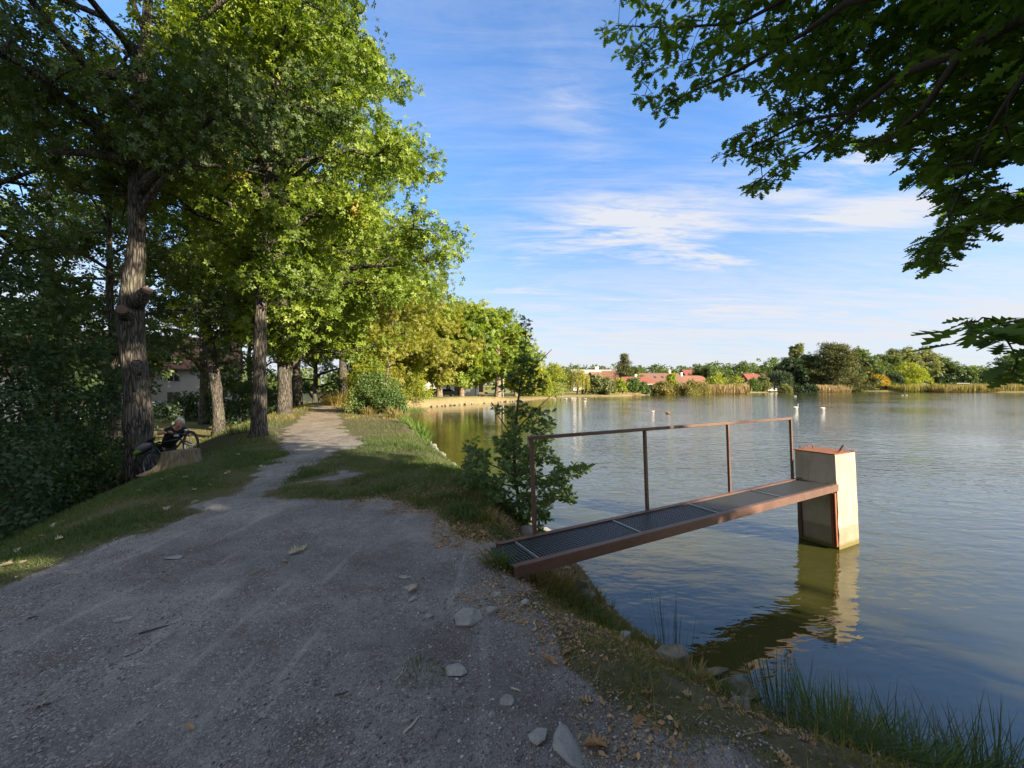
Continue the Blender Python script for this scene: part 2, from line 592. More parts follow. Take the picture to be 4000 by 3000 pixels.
def fbm(x, y, s, o=4):
    v = 0; a = 0.5; t = 0
    for k in range(o):
        v = v + a * vnoise(x + 17.3 * k, y - 9.1 * k, s * 2 ** k); t += a; a *= 0.5
    return v / t


def sstep(x, a, b):
    t = np.clip((x - a) / (b - a), 0, 1)
    return t * t * (3 - 2 * t)


def ground_z(px, py):
    px = np.asarray(px, float); py = np.asarray(py, float)
    sd = poly_sd(px, py, POND)
    ld = left_dist(px, py)
    dam = (1 - sstep(py, 58, 72)) * np.where(py > 20, 1 - sstep(px, -2, 8), 1.0)
    nearbank = (1 - sstep(py, 7.0, 10.0)) * sstep(px, -0.9, 0.3)
    slope = 1.25 + 0.2 * vnoise(px, py, 0.6) + 0.30 * nearbank
    wob = (fbm(px, py, 1.6) - 0.5)
    crest = 1.0
    damz = np.where(sd > 0, crest * sstep(sd, -1.25, slope) ** 1.0, 0)
    # water-side slope: fairly steep lower bank, rounded shoulder
    t = np.clip(sd / slope, 0, 1)
    damz = crest * (1 - (1 - t) ** (1.7 - 0.5 * nearbank))
    damz = damz + wob * (0.16 - 0.04 * nearbank) * np.exp(-((sd - 0.7) / 0.6) ** 2)
    lo = -0.35
    s = sstep(ld, 1.6, 5.4)
    damz = damz * (1 - s) + lo * s
    # small trodden ramp that comes up to the path behind the stump
    damz = damz - 0.42 * np.exp(-(((px + 9.3) / 1.3) ** 2 + ((py - 10.4) / 1.5) ** 2))
    farz = 0.42 * np.clip(sd / 1.6, 0, 1) + 0.012 * np.clip(sd, 0, 60) + 0.05 * (fbm(px, py, 0.3) - 0.5)
    left = (px < -20) & (py > 20)
    z = np.where(sd > 0, damz * dam + farz * (1 - dam), 0)
    z = np.where(sd <= 0, np.maximum(-1.6, sd * 0.8), z)
    z = z + np.where(sd > 0.2, (fbm(px, py, 2.7) - 0.5) * 0.035 + (fbm(px, py, 0.7) - 0.5) * 0.05, 0)
    # low hills far away
    r = np.hypot(px, py)
    z = z + sstep(r, 230, 700) * 3.0
    return z


def gz(x, y):
    return float(ground_z(np.array([x]), np.array([y]))[0])


def axis(lo, hi, fine_lo, fine_hi, step, grow):
    a = list(np.arange(fine_lo, fine_hi, step))
    s = step; x = a[-1]
    while x < hi:
        s *= grow; x += s; a.append(x)
    s = step; x = fine_lo; b = []
    while x > lo:
        s *= grow; x -= s; b.append(x)
    return np.array(b[::-1] + a)


xs = axis(-2500, 2500, -11, 4.5, 0.055, 1.035)
ys = axis(-400, 2600, 0.9, 13.5, 0.055, 1.022)
GX, GY = np.meshgrid(xs, ys)
gxf, gyf = GX.ravel(), GY.ravel()
gzf = ground_z(gxf, gyf)
nx, ny = len(xs), len(ys)
I = np.arange(nx * ny).reshape(ny, nx)
quads = np.stack([I[:-1, :-1], I[:-1, 1:], I[1:, 1:], I[1:, :-1]], -1).reshape(-1, 4)
sdG = poly_sd(gxf, gyf, GRAVEL)
sdG = np.minimum(sdG, 1e9)
bare = poly_sd(gxf, gyf, ISLAND_BARE)
edge = (fbm(gxf, gyf, 1.7) - 0.5) * 0.9 * np.clip(1.0 + 0.0 * gyf, 0, 1)
gravel = 1 - sstep(np.minimum(sdG, bare + 0.1) + edge, -0.12, 0.22)
sdP = poly_sd(gxf, gyf, POND)
bank = np.exp(-(np.maximum(sdP, 0) / 1.2) ** 2)
me = np_mesh("ground", np.stack([gxf, gyf, gzf], 1), quads.ravel(), np.full(len(quads), 4),
             {'gravel': gravel, 'bank': bank}, smooth=True)

mt, t, out = new_mat('ground_soil')
pos = t.new('ShaderNodeNewGeometry').outputs['Position']
gr = t.attr('gravel'); bk = t.attr('bank')
n_big = t.noise(pos, 0.9, 5, 0.6)
n_mid = t.noise(pos, 7, 6, 0.65)
n_fine = t.noise(pos, 60, 4, 0.7)
v_st = t.voro(pos, 110, 'F1', 'Color')
v_d = t.voro(pos, 110, 'F1', 'Distance')
v_st2 = t.voro(pos, 260, 'F1', 'Color')
sepv = t.new('ShaderNodeSeparateColor'); t.link(v_st, sepv.inputs[0])
sepw = t.new('ShaderNodeSeparateColor'); t.link(v_st2, sepw.inputs[0])
dust = t.mix(t.rng(n_big, 0.35, 0.65), (0.145, 0.145, 0.148), (0.320, 0.316, 0.315))
dust = t.mix(t.rng(n_mid, 0.38, 0.62), t.mix(0.45, dust, (0.085, 0.080, 0.075)), dust)
peb = t.mix(sepw.outputs[0], (0.085, 0.085, 0.088), (0.42, 0.415, 0.41))
gcol = t.mix(t.math('MULTIPLY', t.rng(sepw.outputs[1], 0.45, 0.8), t.rng(t.noise(pos, 1.3, 4, 0.6), 0.4, 0.62, 0.25, 0.8)), dust, peb)
peb2 = t.mix(sepv.outputs[0], (0.10, 0.10, 0.102), (0.48, 0.47, 0.46))
gcol = t.mix(t.math('MULTIPLY', t.rng(t.noise(pos, 2.3, 5, 0.65), 0.50, 0.66), 0.55), gcol, (0.10, 0.085, 0.07))
gcol = t.mix(t.math('MULTIPLY', t.rng(sepv.outputs[1], 0.62, 0.70), t.rng(n_mid, 0.65, 0.35, 0.2, 1.0)), gcol, peb2)
soil = t.mix(t.rng(n_mid, 0.3, 0.7), (0.080, 0.062, 0.048), (0.175, 0.140, 0.108))
green = t.mix(t.rng(t.noise(pos, 18, 5, 0.7), 0.3, 0.7), (0.055, 0.070, 0.022), (0.12, 0.14, 0.045))
turf = t.mix(t.math('MULTIPLY', t.rng(n_big, 0.30, 0.62), 0.8), soil, green)
# the strip along the water is drier and browner
turf = t.mix(t.math('MULTIPLY', bk, 0.8), turf, soil)
sepP = t.new('ShaderNodeSeparateXYZ'); t.link(pos, sepP.inputs[0])
far = t.rng(sepP.outputs[1], 16, 34)
farsoil = t.mix(t.rng(t.noise(pos, 1.4, 5, 0.65), 0.3, 0.7), (0.19, 0.145, 0.085), (0.30, 0.235, 0.145))
fargrass = t.mix(t.rng(t.noise(pos, 0.25, 5, 0.6), 0.35, 0.65), (0.13, 0.15, 0.045), (0.26, 0.23, 0.10))
turf = t.mix(far, turf, t.mix(t.math('MULTIPLY', bk, 0.9), fargrass, farsoil))
gcol = t.mix(t.rng(sepP.outputs[1], 9, 20), gcol, t.mix(t.rng(n_mid, 0.3, 0.7), (0.24, 0.19, 0.14), (0.34, 0.28, 0.21)))
gm = t.math('ADD', gr, t.math('MULTIPLY', t.math('SUBTRACT', t.noise(pos, 26, 5, 0.7), 0.5), 0.9), clamp=True)
gm = t.math('MULTIPLY', t.rng(gm, 0.35, 0.6), t.rng(gr, 0.02, 0.25))
streak = t.noise(t.mapping(pos, scale=(2.2, 0.22, 1), rot=(0, 0, R(-14))), 2.0, 4, 0.6)
gcol = t.mix(t.math('MULTIPLY', t.rng(streak, 0.56, 0.66), t.rng(n_mid, 0.7, 0.35, 0.3, 0.75)), gcol, (0.39, 0.385, 0.38))
gcol = t.mix(t.math('MULTIPLY', t.rng(t.noise(pos, 0.75, 6, 0.7), 0.50, 0.64), 0.5), gcol, (0.100, 0.095, 0.092))
col = t.mix(gm, turf, gcol)
h = t.math('ADD', t.math('MULTIPLY', n_fine, 0.5), t.math('MULTIPLY', t.math('SUBTRACT', 1.0, v_d), 0.5))
h = t.math('ADD', h, t.math('MULTIPLY', t.noise(pos, 14, 4, 0.6), 1.6))
principled(t, out, col, 0.95, t.bump(h, 1.0, 0.016), spec=0.15)
M['ground'] = mt
tag(link('ground', me, mt), kind='structure')

# ---- pond
def offset_poly(poly, d):
    res = []
    n = len(poly)
    area = sum(poly[i][0] * poly[(i + 1) % n][1] - poly[(i + 1) % n][0] * poly[i][1] for i in range(n))
    s = 1 if area > 0 else -1
    for i in range(n):
        p0 = Vector(poly[i - 1]); p1 = Vector(poly[i]); p2 = Vector(poly[(i + 1) % n])
        e1 = (p1 - p0).normalized(); e2 = (p2 - p1).normalized()
        nn = (Vector((e1.y, -e1.x)) + Vector((e2.y, -e2.x))).normalized() * s
        res.append(p1 + nn * d)
    return res


wp = offset_poly(POND, 0.35)
bm = bmesh.new()
vs = [bm.verts.new((p.x, p.y, 0.0)) for p in wp]
f = bm.faces.new(vs)
bmesh.ops.triangulate(bm, faces=[f])
bmesh.ops.recalc_face_normals(bm, faces=bm.faces)
if bm.faces[:][0].normal.z < 0:
    bmesh.ops.reverse_faces(bm, faces=bm.faces[:])
me = bpy.data.meshes.new("pond_water"); bm.to_mesh(me); bm.free()
mt, t, out = new_mat('pond_water')
pos = t.new('ShaderNodeNewGeometry').outputs['Position']
sepP = t.new('ShaderNodeSeparateXYZ'); t.link(pos, sepP.inputs[0])
X_, Y_ = sepP.outputs[0], sepP.outputs[1]
# ruffled open water, calm in the sheltered inlet on the left
calm = t.math('SUBTRACT', X_, t.math('MULTIPLY', Y_, 0.075))
ruf = t.rng(calm, -4.0, 3.0, 0.22, 1.0, True)
wa = t.noise(t.mapping(pos, scale=(1.0, 2.1, 1), rot=(0, 0, R(24))), 1.25, 2, 0.5, 0.4)
wb = t.noise(t.mapping(pos, scale=(1.2, 2.6, 1), rot=(0, 0, R(-16))), 3.1, 2, 0.5, 0.5)
wc = t.noise(t.mapping(pos, scale=(1.0, 2.0, 1), rot=(0, 0, R(8))), 9.0, 2, 0.5)
gust = t.rng(t.noise(t.mapping(pos, scale=(1, 1.6, 1)), 0.055, 3, 0.55), 0.35, 0.62, 0.35, 1.15)
near = t.rng(Y_, 4, 16, 0.45, 1.0)
h = t.math('ADD', t.math('MULTIPLY', wa, 2.2), t.math('MULTIPLY', wb, 0.85))
h = t.math('ADD', h, t.math('MULTIPLY', t.math('MULTIPLY', wc, 0.22), near))
h = t.math('MULTIPLY', h, t.math('MULTIPLY', t.math('MULTIPLY', ruf, gust), t.math('MULTIPLY', t.rng(Y_, 18, 90, 1.1, 0.6), t.rng(Y_, 3, 13, 0.20, 1.0))))
nb = t.bump(h, 1.0, 0.022)
wrough = t.math('ADD', 0.02, t.math('MULTIPLY', t.rng(Y_, 15, 80, 0.0, 0.06), t.rng(calm, -4.0, 5.0, 0.25, 1.0)))
b = principled(t, out, (0.048, 0.050, 0.014), wrough, nb, spec=0.5)
b.inputs['IOR'].default_value = 1.68
M['water'] = mt
tag(link('pond_water', me, mt), kind='structure')


# ------------------------------------------------------------------ leaves and trees
def oak_outline():
    return [(0.0, 0.012), (0.12, 0.035), (0.20, 0.125), (0.26, 0.05), (0.36, 0.25), (0.42, 0.075), (0.57, 0.35), (0.62, 0.10), (0.78, 0.29), (0.82, 0.10), (0.93, 0.14), (1.0, 0.0)]


def tmpl_oak(fold=0.10):
    o = oak_outline()
    V = [(-0.12, 0, 0), (1.0, 0, -0.05)]
    fL, fR = [0], [0]
    for x, y in o[:-1]:
        V.append((x, y, fold * y * 1.2 - 0.06 * x * x)); fL.append(len(V) - 1)
    fL.append(1)
    for x, y in o[:-1]:
        V.append((x, -y, fold * y * 1.2 - 0.06 * x * x)); fR.append(len(V) - 1)
    fR.append(1)
    return np.array(V), [tuple(fL[::-1]), tuple(fR)]


def tmpl_curl():
    """dry leaf, curled up at the edges"""
    V, Fc = tmpl_oak(0.45)
    V[:, 1] *= 1.25
    V[:, 2] = V[:, 2] + 0.25 * (V[:, 0] - 0.5) ** 2 + 0.25 * np.abs(V[:, 1])
    return V, Fc


def tmpl_diamond(w=0.30, fold=0.06):
    return np.array([(0, 0, 0), (0.45, w, fold), (1, 0, 0), (0.5, -w, fold)]), [(0, 3, 2, 1)]


def tmpl_leaf6():
    return np.array([(0, 0, 0), (0.3, 0.22, .05), (0.7, 0.26, .04), (1, 0, -0.04), (0.7, -0.26, .04), (0.3, -0.22, .05)]), [(0, 5, 4, 3, 2, 1)]


def tmpl_spray():
    """three small leaves on one stalk, for foliage seen from farther away"""
    V = []; Fc = []
    for a, L in ((0.0, 1.0), (0.9, 0.8), (-0.9, 0.8)):
        c, s = math.cos(a), math.sin(a)
        b = len(V)
        for x, y, z in ((0, 0, 0), (0.5, 0.24, 0.06), (1, 0, -0.03), (0.55, -0.24, 0.06)):
            V.append(((x * c - y * s) * L, (x * s + y * c) * L, z + 0.05 * a))
        Fc.append((b, b + 3, b + 2, b + 1))
    return np.array(V), Fc


def tmpl_rosette(w=0.27):
    """the leaves at one twig end, spread like a star and cupped upward"""
    V = []; Fc = []
    for k, (a, L, el) in enumerate(((0.0, 1.0, 0.15), (1.15, 0.9, -0.1), (-1.2, 0.95, 0.05), (2.35, 0.8, 0.25), (-2.4, 0.85, -0.15), (0.55, 0.7, 0.7))):
        c, s = math.cos(a), math.sin(a)
        b = len(V)
        for x, y, z in ((0.06, 0, 0), (0.50, w, 0.05), (1, 0, -0.06), (0.55, -w, 0.05)):
            X_, Z_ = x * math.cos(el) - z * math.sin(el), x * math.sin(el) + z * math.cos(el)
            V.append(((X_ * c - y * s) * L, (X_ * s + y * c) * L, Z_ * L))
        Fc.append((b, b + 3, b + 2, b + 1))
    return np.array(V), Fc


def frames(d, up):
    """rotation frames: x axis along d, z axis near up"""
    d = d / np.maximum(np.linalg.norm(d, axis=1, keepdims=True), 1e-9)
    y = np.cross(up, d)
    y /= np.maximum(np.linalg.norm(y, axis=1, keepdims=True), 1e-9)
    z = np.cross(d, y)
    return np.stack([d, y, z], 2)


def scatter(tmpl, pos, Rm, size, rnd, name='crown'):
    V, Fc = tmpl
    n, k = len(pos), len(V)
    W = np.einsum('nij,kj->nki', Rm, V) * size[:, None, None] + pos[:, None, :]
    flat = np.concatenate([np.array(f) for f in Fc])
    tot = np.array([len(f) for f in Fc])
    FF = (flat[None, :] + (np.arange(n) * k)[:, None]).ravel()
    TT = np.tile(tot, n)
    return np_mesh(name, W.reshape(-1, 3), FF, TT, {'rnd': np.repeat(rnd, k)})


def rand_dirs(n, g=rng):
    v = g.normal(size=(n, 3))
    return v / np.linalg.norm(v, axis=1, keepdims=True)


def leaves_around(centres, radii, per, g, size, flat=0.7, updir=0.6, outward=None):
    """leaf positions, frames and sizes clustered round clump centres"""
    n = len(centres) * per
    c = np.repeat(centres, per, 0)
    r = np.repeat(radii, per)
    o = rand_dirs(n, g) * (g.random(n) ** 0.45)[:, None]
    o[:, 2] *= flat
    pos = c + o * r[:, None]
    d = rand_dirs(n, g) + o * 0.9
    d[:, 2] -= 0.25
    up = rand_dirs(n, g) * 0.45 + o * 0.9 + np.array([0, 0, updir])
    Rm = frames(d, up)
    sz = size * (0.7 + 0.6 * g.random(n))
    rnd = np.clip(np.repeat(g.random(len(centres)), per) * 0.55 + g.random(n) * 0.45, 0, 1)
    return pos, Rm, sz, rnd


def bez(a, b, c, n):
    t = np.linspace(0, 1, n)[:, None]
    return (1 - t) ** 2 * a + 2 * t * (1 - t) * b + t ** 2 * c


def tree(name, label, cat, x, y, h, r, crown_r, crown_lo, group=None, leaf='oak', size=0.16, n_limb=24, per=30, sub=6, seed=1,
         guide=None, z0=None, wide_at=0.35, clump=0.85, tm='ros', bark='bark', off=(0, 0), top_pow=0.55, seg=10, extra=None, keep=None, core=True, rline=None, trunk_part='trunk', top_taper=0.12):
    """trunk with limbs and twigs in one mesh, the leaves in another"""
    g = np.random.default_rng(seed)
    if z0 is None:
        z0 = gz(x, y)
    root = thing(name, label, cat, (x, y, z0 - 0.05), 0, group)
    mb = MB()
    if guide is None:
        k = 9
        pts = [Vector((x, y, z0 - 0.3))]
        lean = g.normal(size=2) * 0.02 * h
        for i in range(1, k + 1):
            f_ = i / k
            pts.append(Vector((x + lean[0] * f_ + g.normal() * 0.012 * h * f_, y + lean[1] * f_ + g.normal() * 0.012 * h * f_, z0 + f_ * h * 0.9)))
        rad = [r * 1.45] + [r * (1 - 0.85 * (i / k) ** 1.1) for i in range(1, k + 1)]
        rad[1] = r * 1.0
        pts.insert(1, Vector((x, y, z0 + r * 1.1))); rad.insert(1, r * 1.12)
    else:
        pts, rad = guide
        pts = [Vector(p) for p in pts]
        rad = list(rad)
    # smooth the trunk and roughen it slightly
    P0 = np.array([tuple(p) for p in pts]); R0 = np.array(rad)
    s0 = np.concatenate([[0], np.cumsum(np.linalg.norm(np.diff(P0, axis=0), axis=1))])
    ss = np.linspace(0, s0[-1], max(12, int(s0[-1] / 0.5)))
    TP = np.stack([np.interp(ss, s0, P0[:, j]) for j in range(3)], 1)
    for _ in range(2):
        TP[1:-1] = TP[1:-1] * 0.5 + (TP[:-2] + TP[2:]) * 0.25
    TR = np.interp(ss, s0, R0) * (1 + 0.05 * g.normal(size=len(ss)))
    mb.tube(TP, TR, seg=max(seg, 14 if r > 0.3 else seg))
    cx, cy = x + off[0], y + off[1]
    zc0, zc1 = z0 + crown_lo, z0 + h
    H = zc1 - zc0
    clumps = []; cr = []
    for i in range(n_limb):
        f_ = (i + g.random() * 0.8) / n_limb
        zs = zc0 + (f_ ** 0.9) * H * 0.85 - 0.08 * H
        j = int(np.argmin(np.abs(TP[:, 2] - zs)))
        a = TP[j]
        az = i * 2.39996 + g.normal() * 0.3
        zt = zc0 + np.clip(f_ + g.normal() * 0.08, 0.0, 1.0) * H
        q = (zt - zc0) / H
        # crown profile
        prof = (q / wide_at) ** 0.5 if q < wide_at else ((1 - q) / (1 - wide_at)) ** top_pow
        prof = max(0.18, prof)
        rr = crown_r * prof * (0.70 + 0.35 * g.random())
        b = np.array([cx + math.cos(az) * rr, cy + math.sin(az) * rr, zt])
        L = np.linalg.norm(b - a)
        mid = (a + b) / 2 + np.array([0, 0, 0.12 * L]) + g.normal(size=3) * 0.06 * L
        pl = bez(a, mid, b, 7)
        pl[1:-1] += g.normal(size=(5, 3)) * 0.025 * L
        r0 = min(TR[j] * 0.62, 0.10 + 0.020 * L) if r > 0.15 else TR[j] * 0.5
        mb.tube(pl, np.linspace(r0, 0.012 + 0.003 * crown_r, 7), seg=6, cap=False)
        for s_ in range(sub):
            ft = 0.35 + 0.65 * (s_ + g.random()) / sub
            st = np.array([np.interp(ft, np.linspace(0, 1, 7), pl[:, jj]) for jj in range(3)])
            dr = (pl[-1] - pl[0]) / (L + 1e-6) * 0.6 + rand_dirs(1, g)[0]
            dr[2] = dr[2] * 0.55 + 0.10
            ln = crown_r * (0.16 + 0.22 * g.random()) * (1.15 - 0.4 * ft)
            e = st + dr * ln
            m_ = (st + e) / 2 + g.normal(size=3) * 0.08 * ln
            mb.tube(bez(st, m_, e, 4), np.linspace(r0 * 0.30 + 0.006, 0.008, 4), seg=4, cap=False)
            clumps.append(e); cr.append(clump * (0.65 + 0.6 * g.random()))
            if g.random() < 0.6:
                clumps.append(m_ + g.normal(size=3) * 0.2); cr.append(clump * (0.5 + 0.4 * g.random()))
        clumps.append(b); cr.append(clump * (1.1 + 0.4 * g.random()))
        clumps.append(b + (b - a) / L * clump * 0.4 + g.normal(size=3) * 0.3 * clump); cr.append(clump * (0.8 + 0.4 * g.random()))
    if extra is not None:
        for (ex, ey, ez, er) in extra:
            clumps.append(np.array([ex, ey, ez])); cr.append(er)
    if rline:
        rline(mb)
    mb.build(trunk_part, M[bark], root, smooth=True)
    cl = np.array(clumps); crr = np.array(cr)
    if tm == 'ros':
        per = max(4, int(per * 0.42))
    pos_, Rm, sz, rnd = leaves_around(cl, crr, per, g, size)
    if keep is not None:
        mk = keep(pos_)
        pos_, Rm, sz, rnd = pos_[mk], Rm[mk], sz[mk], rnd[mk]
    T_ = {'diamond': tmpl_diamond(), 'oak': tmpl_oak(), 'leaf6': tmpl_leaf6(), 'ros': tmpl_rosette(), 'spray': tmpl_spray()}[tm]
    link('crown', scatter(T_, pos_, Rm, sz, rnd), M[leaf], root)
    return root


def shrub(name, label, cat, x, y, rx, ry, h, leaf='shrub', size=0.13, n_clump=90, per=30, seed=1, group=None, tm='diamond', bark='twig', z0=None,
          base=0.0, clump=0.45, shape=1.0, n_stem=7, tilt=(0, 0)):
    """many-stemmed bush leafy down to the ground"""
    g = np.random.default_rng(seed)
    z0 = gz(x, y) if z0 is None else z0
    root = thing(name, label, cat, (x, y, z0), 0, group)
    mb = MB()
    u = rand_dirs(n_clump, g)
    zq = g.random(n_clump) ** 0.75
    hor = np.sqrt(1 - zq ** 2.2)
    nrm = np.maximum(np.hypot(u[:, 0], u[:, 1]), 1e-6)
    u = np.stack([u[:, 0] / nrm * hor, u[:, 1] / nrm * hor, zq], 1)
    rr = g.random(n_clump) ** 0.28
    cl = np.empty((n_clump, 3))
    q = np.clip(base + (1 - base) * u[:, 2] * rr, 0.03, 1)
    lump = 1 + 0.22 * np.sin(3 * np.arctan2(u[:, 1], u[:, 0]) + seed) + 0.12 * np.sin(7 * np.arctan2(u[:, 1], u[:, 0]) + 2 * seed)
    cl[:, 0] = x + u[:, 0] * rr * rx * lump + tilt[0] * q
    cl[:, 1] = y + u[:, 1] * rr * ry * lump + tilt[1] * q
    cl[:, 2] = z0 + q * h
    cr = clump * (0.6 + 0.7 * g.random(n_clump))
    for i in range(n_stem):
        e = cl[g.integers(n_clump)]
        a = np.array([x + g.normal() * 0.12, y + g.normal() * 0.12, z0 - 0.1])
        mid = (a + e) / 2 + np.array([0, 0, 0.15 * h])
        mb.tube(bez(a, mid, e, 6), np.linspace(0.02 + 0.008 * h, 0.008, 6), seg=5, cap=False)
    mb.build('stem', M[bark], root, smooth=True)
    pos_, Rm, sz, rnd = leaves_around(cl, cr, per, g, size)
    mk = pos_[:, 2] > z0 + 0.02
    T_ = {'diamond': tmpl_diamond(), 'oak': tmpl_oak(), 'leaf6': tmpl_leaf6(), 'ros': tmpl_rosette(), 'spray': tmpl_spray(), 'thin': tmpl_diamond(0.14)}[tm]
    link('crown', scatter(T_, pos_[mk], Rm[mk], sz[mk], rnd[mk]), M[leaf], root)
    return root


SPOTS = []  # sun patches; crown leaves on the rays to them are cut away


def sun_gaps(q, r=0.42):
    """openings cut in a crown to let sun through: false for leaves standing between the sun and a few lit patches"""
    ok = np.ones(len(q), bool)
    s = np.array(SUN_VEC)
    for (c, k) in SPOTS:
        v = q - np.array(c)
        along = v @ s
        d = np.linalg.norm(v - along[:, None] * s, axis=1)
        ok &= ~((d < r * k) & (along > 0.5))
    return ok


def willow(name, label, x, y, rx, h, leaf='willow', seed=3, group=None, n_strand=150, size=0.3, r=0.25, low=0.05):
    g = np.random.default_rng(seed)
    z0 = gz(x, y)
    root = thing(name, label, 'willow tree', (x, y, z0), 0, group)
    mb = MB()
    mb.tube([(x, y, z0 - 0.2), (x + 0.1, y, z0 + h * 0.3), (x, y, z0 + h * 0.6)], [r * 1.3, r, r * 0.6], seg=8)
    pos = []; dirs = []; rnds = []
    for i in range(n_strand):
        a = g.random() * 2 * math.pi
        q = g.random() ** 0.55
        sx, sy = x + math.cos(a) * rx * q, y + math.sin(a) * rx * q
        zt = z0 + h * (0.62 + 0.38 * math.sqrt(max(0, 1 - q * q)) * (0.75 + 0.25 * g.random()))
        if i < 26:
            mb.tube(bez(np.array([x, y, z0 + h * 0.45]), np.array([(x + sx) / 2, (y + sy) / 2, zt]), np.array([sx, sy, zt]), 5), np.linspace(r * 0.35, 0.02, 5), seg=5, cap=False)
        zb = z0 + h * (low + 0.28 * g.random() ** 1.5 + (0.35 * (1 - q)))
        n = max(3, int((zt - zb) / (size * 0.45)))
        ts = np.linspace(0, 1, n)
        rn = g.random()
        for t_ in ts:
            for _ in range(2):
                pos.append((sx + g.normal() * 0.11 + math.cos(a) * 0.3 * t_, sy + g.normal() * 0.11 + math.sin(a) * 0.3 * t_, zt + (zb - zt) * t_ + g.normal() * 0.05))
                dirs.append((g.normal() * 0.35, g.normal() * 0.35, -1.0))
                rnds.append(min(1, max(0, rn * 0.7 + g.random() * 0.3)))
    mb.build('trunk', M['bark_far'], root, smooth=True)
    pos = np.array(pos); dirs = np.array(dirs)
    Rm = frames(dirs, rand_dirs(len(pos), g))
    link('crown', scatter(tmpl_diamond(0.17), pos, Rm, size * (0.8 + 0.5 * g.random(len(pos))), np.array(rnds)), M[leaf], root)
    return root


def pine(name, label, x, y, rx, h, leaf='pine', seed=3, group=None, size=0.5, lo=0.15, n=26, r=0.3, per=40, cone=0.75, stems=((0, 0),)):
    g = np.random.default_rng(seed)
    z0 = gz(x, y)
    root = thing(name, label, 'pine tree', (x, y, z0), 0, group)
    mb = MB()
    cl = []; cr = []
    for (ox, lean) in stems:
        mb.tube([(x + ox, y, z0 - 0.3), (x + ox + lean * 0.4, y, z0 + h * 0.35), (x + ox + lean, y, z0 + h * 0.93)], [r * 1.2, r * 0.85, r * 0.15], seg=8)
        for i in range(n):
            f_ = lo + (1 - lo) * (i + g.random()) / n
            z_ = z0 + h * f_
            a = i * 2.4 + g.normal() * 0.4
            prof = (1 - f_) ** cone / (1 - lo) ** cone
            prof = max(0.16, prof) * (0.65 + 0.45 * g.random())
            ln = rx * prof
            bx = x + ox + lean * f_
            e = np.array([bx + math.cos(a) * ln, y + math.sin(a) * ln, z_ + 0.10 * ln])
            mb.tube([(bx, y, z_ - 0.05 * ln), tuple(e)], [r * 0.3 * (1 - f_) + 0.03, 0.02], seg=5, cap=False)
            for k in range(4):
                ft = 0.35 + 0.65 * k / 3
                cl.append(np.array([bx, y, z_]) * (1 - ft) + e * ft + g.normal(size=3) * np.array([0.3, 0.3, 0.12]) * rx * 0.25)
                cr.append(rx * (0.16 + 0.09 * g.random()))
    mb.build('trunk', M['bark_pine'], root, smooth=True)
    pos_, Rm, sz, rnd = leaves_around(np.array(cl), np.array(cr), per, g, size, flat=0.42, updir=0.9)
    link('crown', scatter(tmpl_diamond(0.16), pos_, Rm, sz, rnd), M[leaf], root)
    return root

# ------------------------------------------------------------------ the dam's row of oaks
def gp(*a):
    """guide polyline from pixels at one depth"""
    return a


D1 = 9.9
SPOTS += [((-4.4, 3.45, 0.95), 1.05), ((-5.0, 3.6, 0.85), 1.0), ((-3.9, 5.15, 1.0), 0.7), (tuple(P(530, 1090, 9.6)), 0.7), (tuple(P(1270, 1640, 20)), 1.0), ((-7.7, 8.2, 0.8), 0.55)]
g1 = [(548, 1900), (545, 1853), (541, 1700), (537, 1504), (520, 1380), (503, 1250), (515, 1150), (535, 1000), (538, 800), (540, 650), (548, 400), (561, 244), (575, 80), (590, -200), (600, -500)]
r1 = [q / 1.52 for q in [0.56, 0.47, 0.425, 0.40, 0.405, 0.42, 0.34, 0.285, 0.265, 0.25, 0.22, 0.18, 0.15, 0.10, 0.04]]
pts1 = [P(a, b, D1) for a, b in g1]


def stubs(mb):
    # sawn-off limbs and a ragged scar on the trunk
    a = P(500, 1235, D1 - 0.1); b = P(476, 1208, D1 - 0.52)
    mb.tube([a, (a + b) / 2, b], [0.20, 0.16, 0.12], seg=14)
    a = P(520, 1200, D1); b = P(575, 1135, D1 - 0.25)
    mb.tube([a, (a + b) / 2, b], [0.20, 0.165, 0.12], seg=12)
    a = P(505, 1090, D1); b = P(478, 1060, D1 + 0.05)
    mb.tube([a, b], [0.14, 0.07], seg=10)
    a = P(535, 1420, D1 - 0.25); b = P(545, 1462, D1 - 0.50)
    mb.tube([a, (a + b) / 2, b], [0.12, 0.12, 0.05], seg=8)
    # first big limb to the right and one to the left
    mb.tube([P(540, 760, D1), P(585, 700, D1 - 0.2), P(640, 655, D1 - 0.5), P(720, 640, D1 - 0.8), P(860, 650, D1 - 1.0)], [0.17, 0.13, 0.10, 0.07, 0.03], seg=8)
    mb.tube([P(536, 640, D1), P(470, 620, D1 - 0.5), P(360, 600, D1 - 1.0), P(200, 590, D1 - 1.3)], [0.18, 0.13, 0.09, 0.05], seg=8)
    mb.tube([P(545, 330, D1), P(480, 290, D1 - 0.5), P(380, 300, D1 - 0.9), P(260, 240, D1 - 1.1)], [0.15, 0.10, 0.07, 0.03], seg=8)


